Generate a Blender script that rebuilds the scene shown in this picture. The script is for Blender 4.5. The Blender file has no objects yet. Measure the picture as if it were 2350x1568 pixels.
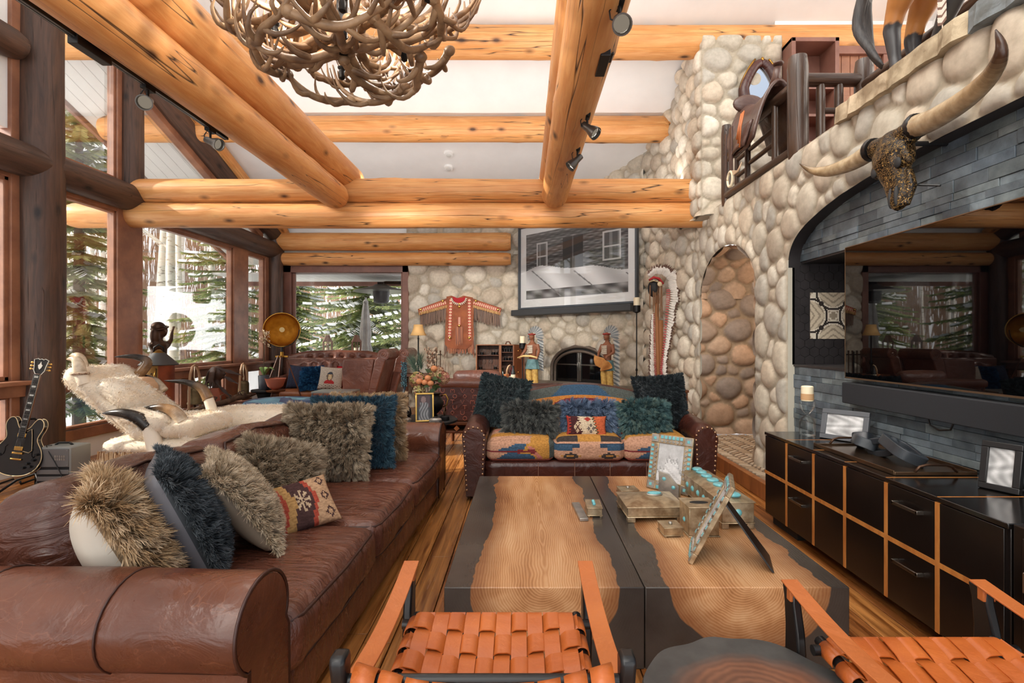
import bpy, math, random
import numpy as np
from mathutils import Vector, Matrix, Euler
SC = bpy.context.scene
COL = SC.collection
R = random.Random(11)
PI = math.pi
FX, CX, CY, HC = 1150.0, 1200.0, 781.0, 1.4      # focal length in pixels, optical axis, camera height

def W(px, py, Y):
    """the point of the room at depth Y that a sight line meets (used to measure positions off the photograph)"""
    return Vector(((px - CX) / FX * Y, Y, HC - (py - CY) / FX * Y))

def lin(c):
    return tuple(((v / 255.0) / 12.92 if v / 255.0 <= .04045 else ((v / 255.0 + .055) / 1.055) ** 2.4) for v in c)

# ------------------------------------------------------------------ meshes
class MB:
    def __init__(s):
        s.v, s.f, s.fc, s.M, s.col = [], [], [], None, None
    def add(s, vs, fs, col=None):
        n = len(s.v)
        if s.M is not None:
            s.v += [tuple(s.M @ Vector(v)) for v in vs]
        else:
            s.v += [tuple(v) for v in vs]
        s.f += [tuple(i + n for i in f) for f in fs]
        c = col if col is not None else s.col
        s.fc += [c] * len(fs)
        return s
    def box(s, c, size, rot=None, col=None):
        x, y, z = size[0] / 2, size[1] / 2, size[2] / 2
        vs = [Vector((a * x, b * y, d * z)) for d in (-1, 1) for a, b in ((-1, -1), (1, -1), (1, 1), (-1, 1))]
        if rot is not None:
            m = rot if isinstance(rot, Matrix) else Euler(rot).to_matrix()
            vs = [m @ v for v in vs]
        c = Vector(c)
        return s.add([v + c for v in vs], [(3, 2, 1, 0), (4, 5, 6, 7), (0, 1, 5, 4), (1, 2, 6, 5), (2, 3, 7, 6), (3, 0, 4, 7)], col)
    def bb(s, x0, x1, y0, y1, z0, z1, col=None):
        return s.box(((x0 + x1) / 2, (y0 + y1) / 2, (z0 + z1) / 2), (abs(x1 - x0), abs(y1 - y0), abs(z1 - z0)), None, col)
    def tube(s, pts, r, seg=10, col=None, cap=True, flat=None):
        pts = [Vector(p) for p in pts]
        n = len(pts)
        rs = list(r) if hasattr(r, '__len__') else [r] * n
        d0 = (pts[1] - pts[0]).normalized()
        up = Vector((0, 0, 1)) if abs(d0.z) < .9 else Vector((0, 1, 0))
        u = d0.cross(up).normalized()
        vs, fs = [], []
        for i, p in enumerate(pts):
            d = (pts[min(i + 1, n - 1)] - pts[max(i - 1, 0)]).normalized()
            u = (u - d * u.dot(d)).normalized()
            w = d.cross(u)
            for k in range(seg):
                a = 2 * PI * k / seg
                ca, sa = math.cos(a) * rs[i], math.sin(a) * rs[i] * (flat or 1)
                vs.append(p + u * ca + w * sa)
        for i in range(n - 1):
            for k in range(seg):
                a, b = i * seg + k, i * seg + (k + 1) % seg
                fs.append((a, b, b + seg, a + seg))
        if cap:
            fs.append(tuple(range(seg - 1, -1, -1)))
            fs.append(tuple(range((n - 1) * seg, n * seg)))
        return s.add(vs, fs, col)
    def lathe(s, prof, c=(0, 0, 0), seg=24, col=None, cap=True, sq=1.0):
        vs, fs = [], []
        for r, z in prof:
            for k in range(seg):
                a = 2 * PI * k / seg
                vs.append((c[0] + r * math.cos(a), c[1] + r * math.sin(a) * sq, c[2] + z))
        for i in range(len(prof) - 1):
            for k in range(seg):
                a, b = i * seg + k, i * seg + (k + 1) % seg
                fs.append((a, b, b + seg, a + seg))
        if cap:
            fs.append(tuple(range(seg - 1, -1, -1)))
            m = (len(prof) - 1) * seg
            fs.append(tuple(range(m, m + seg)))
        return s.add(vs, fs, col)
    def prism(s, poly, d0, d1, axis='y', col=None):
        def mk(p, d):
            return {'x': (d, p[0], p[1]), 'y': (p[0], d, p[1]), 'z': (p[0], p[1], d)}[axis]
        n = len(poly)
        vs = [mk(p, d0) for p in poly] + [mk(p, d1) for p in poly]
        fs = [tuple(range(n)), tuple(range(2 * n - 1, n - 1, -1))]
        fs += [(i, i + n, (i + 1) % n + n, (i + 1) % n) for i in range(n)]
        return s.add(vs, fs, col)
    def ell(s, c, r, seg=16, rings=10, col=None, rot=None, p=1.0):
        vs, fs = [], []
        m = Euler(rot).to_matrix() if rot is not None else None
        sg = lambda t: math.copysign(abs(t) ** p, t)
        for i in range(rings + 1):
            th = PI * i / rings
            for k in range(seg):
                a = 2 * PI * k / seg
                v = Vector((r[0] * sg(math.sin(th)) * sg(math.cos(a)), r[1] * sg(math.sin(th)) * sg(math.sin(a)), r[2] * sg(math.cos(th))))
                if m: v = m @ v
                vs.append(v + Vector(c))
        for i in range(rings):
            for k in range(seg):
                a, b = i * seg + k, i * seg + (k + 1) % seg
                fs.append((b, a, a + seg, b + seg))
        return s.add(vs, fs, col)
    def surf(s, fn, nu, nv, wrap=False, col=None, colfn=None):
        vs = [fn(i / nu, j / nv) for j in range(nv + 1) for i in range(nu + (0 if wrap else 1))]
        w = nu if wrap else nu + 1
        fs, cs = [], []
        for j in range(nv):
            for i in range(nu):
                i2 = (i + 1) % w
                fs.append((j * w + i, j * w + i2, (j + 1) * w + i2, (j + 1) * w + i))
                if colfn: cs.append(colfn((i + .5) / nu, (j + .5) / nv))
        s.add(vs, fs, col)
        if colfn: s.fc[-len(fs):] = cs
        return s
    def disc(s, c, r, n, seg=12, h=0.0, col=None):
        """a small cap of height h on a circle facing n"""
        n = Vector(n).normalized(); c = Vector(c)
        u = n.orthogonal().normalized(); w = n.cross(u)
        vs = [c + (u * math.cos(2 * PI * k / seg) + w * math.sin(2 * PI * k / seg)) * r for k in range(seg)]
        vs += [c + n * h * .7 + (u * math.cos(2 * PI * k / seg) + w * math.sin(2 * PI * k / seg)) * r * .7 for k in range(seg)] + [c + n * h]
        fs = [(k, (k + 1) % seg, seg + (k + 1) % seg, seg + k) for k in range(seg)] + [(seg + k, seg + (k + 1) % seg, 2 * seg) for k in range(seg)]
        return s.add(vs, fs, col)

def finish(o, parent, smooth, bev, sub, seg=2):
    COL.objects.link(o)
    me = o.data
    if smooth:
        me.shade_smooth()
        if smooth < 180:
            me.set_sharp_from_angle(angle=math.radians(smooth))
    if bev:
        b = o.modifiers.new('b', 'BEVEL'); b.width = bev; b.segments = seg; b.limit_method = 'ANGLE'; b.angle_limit = math.radians(40)
        b.harden_normals = False
    if sub:
        q = o.modifiers.new('s', 'SUBSURF'); q.levels = q.render_levels = sub
    if parent is not None: o.parent = parent
    return o

def obj(name, mb, m, parent=None, smooth=40, bev=0, sub=0, label=None):
    me = bpy.data.meshes.new(name)
    me.from_pydata(mb.v, [], mb.f)
    if any(c is not None for c in mb.fc):
        a = me.attributes.new('col', 'FLOAT_COLOR', 'CORNER')
        buf = []
        for f, c in zip(mb.f, mb.fc):
            c = c if c is not None else (1, 1, 1)
            buf += [c[0], c[1], c[2], 1.0] * len(f)
        a.data.foreach_set('color', buf)
    me.materials.append(m)
    o = bpy.data.objects.new(name, me)
    if label: o['label'] = label
    return finish(o, parent, smooth, bev, sub)

def obj_np(name, V, F, m, parent=None, col=None, smooth=180):
    """V (n,3), F (m,k) arrays, col (n,3) per vertex"""
    me = bpy.data.meshes.new(name)
    k = F.shape[1]
    me.vertices.add(len(V)); me.vertices.foreach_set('co', V.astype(np.float32).ravel())
    me.loops.add(F.size); me.loops.foreach_set('vertex_index', F.astype(np.int32).ravel())
    me.polygons.add(len(F)); me.polygons.foreach_set('loop_start', np.arange(0, F.size, k, dtype=np.int32))
    me.update(calc_edges=True)
    if col is not None:
        a = me.attributes.new('col', 'FLOAT_COLOR', 'POINT')
        a.data.foreach_set('color', np.hstack([col, np.ones((len(V), 1))]).astype(np.float32).ravel())
    me.materials.append(m)
    o = bpy.data.objects.new(name, me)
    return finish(o, parent, smooth, 0, 0)

def tag(o, label, cat, group=None, kind=None):
    if label: o['label'] = label
    if cat: o['category'] = cat
    if group: o['group'] = group
    if kind: o['kind'] = kind
    return o

def thing(name, label, cat, loc=(0, 0, 0), rz=0.0, group=None, rot=None):
    o = bpy.data.objects.new(name, None); COL.objects.link(o)
    o.location = loc; o.rotation_euler = rot or (0, 0, rz); o.empty_display_size = .1
    return tag(o, label, cat, group)

def struct(name, mb, m, label=None, parent=None, **k):
    o = obj(name, mb, m, parent, **k)
    if parent is None: o['kind'] = 'structure'
    if label: o['label'] = label
    return o

def copy_tree(o, parent=None):
    c = o.copy(); COL.objects.link(c); c.parent = parent
    for ch in list(o.children): copy_tree(ch, c)
    return c

def dup(root, loc, rz=None, label=None, scale=None):
    c = copy_tree(root); c.location = loc
    if rz is not None: c.rotation_euler = (0, 0, rz)
    if label: c['label'] = label
    if scale: c.scale = (scale,) * 3
    return c

# ------------------------------------------------------------------ materials
def N(nt, t, props=None, **k):
    n = nt.nodes.new(t)
    for a, b in (props or {}).items(): setattr(n, a, b)
    for a, b in k.items():
        key = int(a[1:]) if a[0] == '_' and a[1:].isdigit() else a.replace('_', ' ')
        s = n.inputs[key]
        if isinstance(b, bpy.types.NodeSocket): nt.links.new(b, s)
        else: s.default_value = b
    return n

def base_mat(name, r=.5, metal=0.0, **k):
    m = bpy.data.materials.new(name); m.use_nodes = True
    nt = m.node_tree; nt.nodes.clear()
    b = N(nt, 'ShaderNodeBsdfPrincipled', Roughness=r, Metallic=metal)
    out = N(nt, 'ShaderNodeOutputMaterial'); nt.links.new(b.outputs[0], out.inputs[0])
    tc = N(nt, 'ShaderNodeTexCoord').outputs['Object']
    return m, nt, b, tc

def ramp(nt, fac, stops):
    n = N(nt, 'ShaderNodeValToRGB', Fac=fac)
    e = n.color_ramp.elements
    while len(e) < len(stops): e.new(.5)
    for x, (p, c) in zip(e, stops):
        x.position = p; x.color = (*c, 1) if hasattr(c, '__len__') else (c, c, c, 1)
    return n.outputs[0]

def noise(nt, tc, sc, st=(1, 1, 1), det=4, dist=0.0, rough=.55):
    mp = N(nt, 'ShaderNodeMapping', Vector=tc, Scale=st).outputs[0]
    return N(nt, 'ShaderNodeTexNoise', Vector=mp, Scale=sc, Detail=det, Roughness=rough, Distortion=dist).outputs['Fac']

def mix(nt, f, a, b, mode='MIX'):
    n = nt.nodes.new('ShaderNodeMix'); n.data_type = 'RGBA'; n.blend_type = mode
    for i, v in ((0, f), (6, a), (7, b)):
        if isinstance(v, bpy.types.NodeSocket): nt.links.new(v, n.inputs[i])
        else: n.inputs[i].default_value = (*v, 1) if hasattr(v, '__len__') else v
    return n.outputs[2]

def math_(nt, op, a, b=0.0, c=0.0):
    n = nt.nodes.new('ShaderNodeMath'); n.operation = op
    for i, v in enumerate((a, b, c)):
        if isinstance(v, bpy.types.NodeSocket): nt.links.new(v, n.inputs[i])
        else: n.inputs[i].default_value = v
    return n.outputs[0]

def set_bump(nt, b, h, strength, dist=.01):
    n = N(nt, 'ShaderNodeBump', Height=h, Strength=strength, Distance=dist)
    nt.links.new(n.outputs[0], b.inputs['Normal'])

def mat(name, c, r=.5, metal=0.0, c2=None, sc=6.0, st=(1, 1, 1), lo=.35, hi=.65, det=4, bump=0.0, bsc=30.0, bst=(1, 1, 1), bdist=.01,
        attr=False, coat=0.0, sheen=0.0, spec=.5, dist=0.0, rvar=0.0):
    m, nt, b, tc = base_mat(name, r, metal)
    c = lin(c)
    base = None
    if c2 is not None:
        f = noise(nt, tc, sc, st, det, dist)
        base = ramp(nt, f, ((lo, c), (hi, lin(c2))))
    if attr:
        at = N(nt, 'ShaderNodeAttribute', {'attribute_name': 'col'}).outputs['Color']
        base = mix(nt, 1.0, at, base if base is not None else c, 'MULTIPLY')
    if base is None: b.inputs['Base Color'].default_value = (*c, 1)
    else: nt.links.new(base, b.inputs['Base Color'])
    if bump: set_bump(nt, b, noise(nt, tc, bsc, bst, 5, .3), bump, bdist)
    if rvar:
        rr = ramp(nt, noise(nt, tc, sc * .7, st, 5), ((.3, max(0, r - rvar)), (.7, min(1, r + rvar))))
        nt.links.new(rr, b.inputs['Roughness'])
    b.inputs['Coat Weight'].default_value = coat
    b.inputs['Coat Roughness'].default_value = .15
    b.inputs['Sheen Weight'].default_value = sheen
    b.inputs['Specular IOR Level'].default_value = spec
    return m

def log_mat(name, c1, c2, dark, r=.45, crack=1.0):
    m, nt, b, tc = base_mat(name, r)
    g = noise(nt, tc, 5, (4, 4, .35), 6, 1.2)
    base = ramp(nt, g, ((.3, lin(c1)), (.7, lin(c2))))
    patch = noise(nt, tc, 1.7, (1, 1, .8), 3)
    base = mix(nt, ramp(nt, patch, ((.40, 0.0), (.75, .45))), base, lin(dark))
    mp = N(nt, 'ShaderNodeMapping', Vector=tc, Scale=(5.0, 5.0, 2.4)).outputs[0]
    kn = N(nt, 'ShaderNodeTexVoronoi', Vector=mp, Scale=1.0).outputs['Distance']
    base = mix(nt, ramp(nt, kn, ((.07, 1.0), (.15, .4), (.24, 0.0))), base, lin(tuple(v * .45 for v in dark)))
    cr = N(nt, 'ShaderNodeTexNoise', {'noise_dimensions': '3D'}, Vector=N(nt, 'ShaderNodeMapping', Vector=tc, Scale=(5.5, 5.5, .16)).outputs[0], Scale=1.6, Detail=2.0, Distortion=.5).outputs['Fac']
    cl = math_(nt, 'ABSOLUTE', math_(nt, 'SUBTRACT', cr, .5))
    cm = ramp(nt, cl, ((.0018, crack), (.0055, 0.0)))
    base = mix(nt, cm, base, lin((45, 26, 12)))
    nt.links.new(base, b.inputs['Base Color'])
    h = math_(nt, 'SUBTRACT', math_(nt, 'MULTIPLY', noise(nt, tc, 9, (2, 2, .5), 4), .6), cm)
    set_bump(nt, b, h, .35, .02)
    return m

def leather(name, c1, c2, hi_c, r=.36, wr=.5, wst=(1, 1, 1), sc=2.2):
    """worn leather: two browns in broad patches, paler rubbed creases, fine grain"""
    m, nt, b, tc = base_mat(name, r)
    base = ramp(nt, noise(nt, tc, sc, (1, 1, 1), 5, .4), ((.32, lin(c1)), (.68, lin(c2))))
    sn = noise(nt, tc, 3.5, wst, 3, 2.5)
    ln = math_(nt, 'ABSOLUTE', math_(nt, 'SUBTRACT', sn, .52))
    base = mix(nt, ramp(nt, ln, ((.001, .22), (.008, 0.0))), base, lin(hi_c))
    nt.links.new(base, b.inputs['Base Color'])
    w1 = noise(nt, tc, 4.5, wst, 4, 1.6)
    w2 = noise(nt, tc, 160, (1, 1, 1), 2)
    h = math_(nt, 'ADD', w1, math_(nt, 'MULTIPLY', w2, .035))
    set_bump(nt, b, h, wr, .05)
    nt.links.new(ramp(nt, noise(nt, tc, 5, (1, 1, 1), 4), ((.3, r - .08), (.7, r + .12))), b.inputs['Roughness'])
    b.inputs['Coat Weight'].default_value = .18; b.inputs['Coat Roughness'].default_value = .22
    return m

def glass_mat(name, tint=(1, 1, 1), refl=.06):
    m = bpy.data.materials.new(name); m.use_nodes = True; nt = m.node_tree; nt.nodes.clear()
    t = N(nt, 'ShaderNodeBsdfTransparent', Color=(*tint, 1)); g = N(nt, 'ShaderNodeBsdfGlossy', Roughness=.01)
    fr = N(nt, 'ShaderNodeFresnel', IOR=1.35)
    x = N(nt, 'ShaderNodeMixShader', _0=math_(nt, 'MINIMUM', fr.outputs[0], .5), _1=t.outputs[0], _2=g.outputs[0])
    out = N(nt, 'ShaderNodeOutputMaterial', Surface=x.outputs[0])
    return m

def emit_mat(name, c, s):
    m = bpy.data.materials.new(name); m.use_nodes = True; nt = m.node_tree; nt.nodes.clear()
    e = N(nt, 'ShaderNodeEmission', Color=(*lin(c), 1), Strength=s)
    N(nt, 'ShaderNodeOutputMaterial', Surface=e.outputs[0])
    return m

M = {}
M['pine'] = log_mat('pine_log', (231, 174, 111), (209, 139, 74), (182, 106, 48))
M['darklog'] = log_mat('dark_log', (98, 70, 54), (58, 42, 34), (74, 58, 50), r=.5)
M['railwood'] = log_mat('rail_log', (84, 62, 48), (54, 40, 32), (36, 27, 23), r=.28)
M['trim'] = mat('stained_trim', (166, 114, 84), .4, c2=(132, 88, 66), sc=4, st=(1, 1, 1), bump=.08, bsc=40)
M['trimd'] = mat('brown_trim', (142, 98, 82), .4, c2=(116, 78, 66), sc=3, bump=.06, bsc=40)
M['white'] = mat('white_plaster', (240, 240, 238), .8, c2=(234, 234, 232), sc=2, bump=.05, bsc=60)
M['chink'] = mat('chinking', (196, 190, 174), .9)
M['soffit'] = mat('white_soffit_boards', (214, 214, 210), .6)
M['stone'] = mat('river_stone', (255, 255, 255), .75, c2=(222, 220, 217), sc=22, lo=.3, hi=.75, det=8, attr=True, bump=.25, bsc=70, bdist=.006)
M['slate'] = mat('slate', (255, 255, 255), .5, c2=(150, 156, 162), sc=9, det=8, lo=.3, hi=.75, attr=True, bump=.35, bsc=25, bdist=.012)
M['hex'] = mat('black_hex_tile', (50, 46, 47), .45, c2=(40, 37, 38), sc=9, bump=.1, bsc=30)
M['plank'] = mat('floor_plank', (255, 255, 255), .3, c2=(150, 130, 110), sc=3, st=(9, .45, 1), det=8, dist=.8, attr=True, bump=.12, bsc=6, bst=(9, .6, 1), rvar=.1)
M['black'] = mat('black_paint', (20, 19, 20), .35)
M['blackm'] = mat('black_matte', (26, 25, 25), .7)
M['iron'] = mat('black_iron', (30, 28, 27), .45, .6, bump=.15, bsc=40)
M['steel'] = mat('brushed_nickel', (150, 146, 140), .3, 1.0)
M['brass'] = mat('brass', (198, 152, 72), .3, 1.0, c2=(150, 108, 46), sc=5)
M['gold'] = mat('gold_hardware', (226, 178, 96), .22, 1.0)
M['silver'] = mat('tarnished_silver', (212, 194, 162), .34, .7, c2=(150, 126, 96), sc=16, det=8, bump=.4, bsc=45, bdist=.004)
M['silverl'] = mat('pale_silver', (190, 186, 178), .35, .7, c2=(150, 146, 140), sc=14)
M['turq'] = mat('turquoise', (126, 200, 204), .3, c2=(92, 172, 184), sc=30, coat=.5)
M['leather'] = leather('brown_leather', (128, 76, 52), (86, 48, 34), (166, 108, 80), .27, .25, (1, 1, 1), 1.6)
M['leather_seat'] = leather('brown_leather_creased', (124, 74, 54), (92, 53, 40), (156, 102, 78), .27, .6, (.9, 2.8, 1), 1.6)
M['leather_back'] = leather('brown_leather_back', (106, 62, 45), (74, 42, 32), (140, 90, 68), .28, .55, (1, 1.2, 3.0), 1.6)
M['leather_dk'] = leather('oxblood_leather', (82, 42, 32), (52, 27, 22), (110, 62, 46), .3, .3)
M['leather_far'] = leather('club_leather', (120, 72, 54), (88, 50, 39), (150, 96, 72), .36, .35)
M['saddle'] = leather('saddle_leather', (198, 106, 44), (170, 82, 29), (216, 132, 72), .42, .15, (1, 1, 1), 4)
M['tan'] = leather('tan_strap', (200, 116, 60), (178, 96, 46), (218, 140, 88), .42, .12, (1, 1, 1), 3)
M['welt'] = mat('leather_piping', (62, 34, 26), .4)
M['nail'] = mat('brass_nailhead', (176, 140, 110), .3, .9)
M['ebony'] = mat('ebonised_oak', (23, 17, 15), .3, c2=(15, 11, 10), sc=4, st=(8, .7, .7), bump=.1, bsc=12, bst=(6, .6, .6), coat=.15)
M['inlay'] = mat('oak_inlay', (196, 130, 66), .45, c2=(166, 100, 46), sc=9, st=(3, 3, .6))
M['walnut'] = mat('walnut_box', (112, 64, 34), .45, c2=(82, 44, 24), sc=5, st=(5, 5, .5), bump=.05)
M['wood'] = mat('carved_wood', (172, 108, 58), .5, c2=(134, 78, 40), sc=5, st=(3, 3, .6), bump=.15, bsc=14)
M['fur'] = mat('fur', (255, 255, 255), .85, attr=True, spec=.2)
M['linen'] = mat('linen_back', (206, 196, 182), .85, c2=(190, 180, 166), sc=5, bump=.15, bsc=120)
M['weave'] = mat('kilim_weave', (255, 255, 255), .9, c2=(205, 200, 196), sc=60, st=(1, 1, 2), attr=True, bump=.4, bsc=130, bdist=.004, spec=.15)
M['paint'] = mat('painted', (255, 255, 255), .55, attr=True)
M['paintm'] = mat('printed_paper', (255, 255, 255), .35, attr=True, c2=(225, 225, 225), sc=20)
M['antler'] = mat('antler', (160, 128, 94), .5, c2=(98, 72, 50), sc=7, det=6, bump=.25, bsc=24)
M['glass'] = glass_mat('window_glass')
M['clear'] = glass_mat('clear_glass', (.93, .95, .94))
M['wax'] = mat('ivory_wax', (236, 222, 190), .5)
M['snow'] = mat('snow', (244, 246, 250), .8, c2=(232, 236, 244), sc=.4, bump=.3, bsc=2.0, bdist=.1)
M['bark'] = mat('aspen_bark', (226, 220, 208), .85, c2=(120, 108, 96), sc=5, st=(1, 1, 3.0), lo=.58, hi=.68, det=5)
M['needle'] = mat('spruce_needles', (255, 255, 255), .75, attr=True)
M['brush'] = mat('winter_brush', (150, 122, 100), .9)
M['trunk'] = mat('spruce_bark', (78, 60, 48), .9)
M['bronze'] = mat('bronze', (96, 70, 52), .42, .75, c2=(64, 46, 36), sc=9, bump=.3, bsc=30)
M['tv'] = mat('screen_glass', (3, 3, 4), .015, spec=1.0)
M['blue'] = mat('dark_blue_velvet', (58, 64, 84), .8, sheen=.4)
M['cream'] = mat('cream_hide', (244, 232, 212), .8, c2=(226, 206, 178), sc=3)
# ================================================================== the room
XW, YF, XS = -5.2, 10.55, 2.38          # left glass wall, far wall, right stone wall
def ceil_z(y): return 1.4 + 6.59 - .399 * y

def smooth_noise2(u, v, seed, sc):
    rs = np.random.RandomState(seed)
    o = np.zeros_like(u)
    for k in range(5):
        a, b, p = rs.uniform(-1, 1) * sc, rs.uniform(-1, 1) * sc, rs.uniform(0, 6.28)
        o += np.sin(a * u + b * v + p)
    return o / 5

PAL_CREAM = [(218, 206, 186), (206, 196, 178), (224, 214, 196), (198, 190, 176), (212, 196, 174), (204, 190, 170), (228, 220, 204), (190, 184, 172)]
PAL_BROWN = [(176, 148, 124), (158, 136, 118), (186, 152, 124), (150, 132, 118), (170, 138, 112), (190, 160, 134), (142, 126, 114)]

def cobble(name, O, U, V, Nn, su, sv, step, sdf=None, rmin=.05, rmax=.17, seed=1, pal=PAL_CREAM, mortar=(186, 174, 154), asp=1.1, proud=1.0, parent=None, warp=None):
    rs = np.random.RandomState(seed)
    nu, nv = max(2, int(su / step)), max(2, int(sv / step))
    # stones: big ones thrown first, small ones fill the gaps
    P, Rr = np.zeros((0, 2)), np.zeros(0)
    big = rmax
    while big > rmin:
        tries = int(26 * su * sv / (big * big * 3.2)) + 20
        cand = rs.rand(tries, 2) * (su + .2, sv + .2) - .1
        for c in cand:
            if sdf is not None and sdf(np.array([c[0]]), np.array([c[1]]))[0] < big * .35: continue
            r = big * rs.uniform(.85, 1.1)
            if len(P):
                d = np.hypot((P[:, 0] - c[0]) / asp, P[:, 1] - c[1])
                if (d < .93 * (Rr + r)).any(): continue
            P = np.vstack([P, c]); Rr = np.append(Rr, r)
        big *= .72
    gu, gv = np.meshgrid(np.linspace(0, su, nu + 1), np.linspace(0, sv, nv + 1))
    gu, gv = gu.ravel(), gv.ravel()
    keep = np.ones(len(gu), bool)
    sd = np.full(len(gu), 9.0)
    if sdf is not None:
        e = 1e-3
        sd = sdf(gu, gv)
        dx = (sdf(gu + e, gv) - sdf(gu - e, gv)) / (2 * e); dy = (sdf(gu, gv + e) - sdf(gu, gv - e)) / (2 * e)
        out = sd < 0
        near = out & (sd > -step * 1.6)
        g2 = np.maximum(dx * dx + dy * dy, 1e-6)
        gu = np.where(near, np.clip(gu - sd * dx / g2, 0, su), gu); gv = np.where(near, np.clip(gv - sd * dy / g2, 0, sv), gv)
        keep = sd > -step * 1.6
        inside = sd > 0
        sd = np.where(near, 0, sd)
    wu = gu + .02 * smooth_noise2(gu, gv, seed + 5, 22); wv = gv + .02 * smooth_noise2(gu, gv, seed + 6, 22)
    h = np.zeros(len(gu)); idx = np.zeros(len(gu), int); tt = np.zeros(len(gu))
    K = min(9, len(P))
    for a in range(0, len(gu), 4000):
        b = min(a + 4000, len(gu))
        D = ((wu[a:b, None] - P[None, :, 0]) / asp) ** 2 + (wv[a:b, None] - P[None, :, 1]) ** 2 - Rr[None] ** 2
        nn = np.argpartition(D, K - 1, axis=1)[:, :K]
        dd = np.take_along_axis(D, nn, 1)
        o = np.argsort(dd, axis=1); nn = np.take_along_axis(nn, o, 1); dd = np.take_along_axis(dd, o, 1)
        i1 = nn[:, 0]
        sep = np.hypot((P[nn[:, 1:], 0] - P[i1, 0][:, None]) / asp, P[nn[:, 1:], 1] - P[i1, 1][:, None])
        ed = (dd[:, 1:] - dd[:, :1]) / (2 * np.maximum(sep, 1e-4))
        ed = np.hstack([ed, sd[a:b, None]])
        kk = 1.0 / (.16 * Rr[i1] + .004)
        sm = -np.log(np.exp(-np.clip(ed * kk[:, None], -2, 40)).sum(1)) / kk
        sm -= .006
        t = np.clip(sm / (.62 * Rr[i1]), 0, 1)
        h[a:b] = np.sqrt(np.maximum(0, 1 - (1 - t) ** 2)) * np.minimum(Rr[i1] * .5, .075) * proud
        tt[a:b] = np.clip(sm / .006, 0, 1); idx[a:b] = i1
    pc = np.array([lin(c) for c in pal])
    sc = pc[rs.randint(0, len(pc), len(P))] * rs.uniform(.86, 1.1, (len(P), 1))
    col = sc[idx] * tt[:, None] + np.array(lin(mortar))[None] * (1 - tt[:, None])
    h = h + .004 * smooth_noise2(gu, gv, seed + 9, 30)
    O, U, V, Nn = (np.array(x, float) for x in (O, U, V, Nn))
    if warp is not None:
        X = warp(gu, gv, h)
    else:
        X = O + gu[:, None] * U + gv[:, None] * V + h[:, None] * Nn
    ii = np.arange((nu + 1) * (nv + 1)).reshape(nv + 1, nu + 1)
    F = np.stack([ii[:-1, :-1], ii[:-1, 1:], ii[1:, 1:], ii[1:, :-1]], -1).reshape(-1, 4)
    if sdf is not None:
        F = F[(keep[F].all(1)) & (inside[F].any(1))]
    if np.dot(np.cross(U, V), Nn) < 0: F = F[:, ::-1]
    used = np.unique(F); mp = np.zeros(len(gu), int); mp[used] = np.arange(len(used))
    o = obj_np(name, X[used], mp[F], M['stone'], parent, col[used])
    if parent is None: o['kind'] = 'structure'
    return o

# ---- floor: wide boards running away from the camera
fl = MB()
x = -5.25
while x < 3.6:
    w = R.choice((.13, .16, .19, .15)); y = -.3 + R.uniform(-1.5, 0)
    while y < 10.6:
        L = R.uniform(1.6, 3.4)
        k = R.uniform(.72, 1.12); c = lin((206, 140, 76)) if R.random() > .25 else lin((178, 112, 58))
        y1 = min(y + L, 10.6)
        fl.bb(x + .0025, x + w - .0025, max(y, -.3) + .002, y1 - .002, -.03, 0, tuple(v * k for v in c))
        y += L
    x += w
struct('floor', fl, M['plank'], 'honey brown wide plank floor running away under the furniture', bev=.002)
sub = MB(); sub.bb(-5.3, 3.7, -.3, 10.65, -.12, -.028); struct('floor_base', sub, M['black'])

# ---- ceiling: pitched white plaster falling towards the far wall, boarded soffit outside the glass
def slab(y0, y1, x0, x1, t=.12, off=0):
    m = MB(); z0, z1 = ceil_z(y0) + off, ceil_z(y1) + off
    m.add([(x0, y0, z0), (x1, y0, z0), (x1, y1, z1), (x0, y1, z1), (x0, y0, z0 + t), (x1, y0, z0 + t), (x1, y1, z1 + t), (x0, y1, z1 + t)],
          [(0, 3, 2, 1), (4, 5, 6, 7), (0, 1, 5, 4), (1, 2, 6, 5), (2, 3, 7, 6), (3, 0, 4, 7)])
    return m
struct('ceiling', slab(4.7, 10.6, XW - .1, 5.2), M['white'], 'white sloping ceiling between the log purlins')
so = MB()
for i in range(8):
    a = XW - .12 - i * .19
    q = slab(4.7, 12.0, a - .183, a, .04); so.add(q.v, q.f)
for i in range(40):
    a = XW - 1.4 + i * .19; so.bb(a, a + .183, 10.66, 12.0, 2.8, 2.84)
q = slab(4.7, 12.0, XW - 1.66, XW - .11, .1, .045); so.add(q.v, q.f)
struct('ceiling_soffit', so, M['soffit'], 'white boarded soffit of the roof overhang outside the windows')
fa = MB()
q = slab(4.7, 12.05, XW - 1.72, XW - 1.66, .2, -.06); fa.add(q.v, q.f)
fa.bb(-6.9, 1.0, 12.0, 12.06, 2.7, 2.95)
struct('trim_eave', fa, M['trimd'])

# ---- stone walls
cobble('wall_far', (-2.45, YF, 0), (1, 0, 0), (0, 0, 1), (0, -1, 0), 2.62, 3.85, .02, seed=3, rmin=.06, rmax=.2,
       sdf=lambda u, v: np.minimum(np.minimum(u, v + 1), 9))
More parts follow.
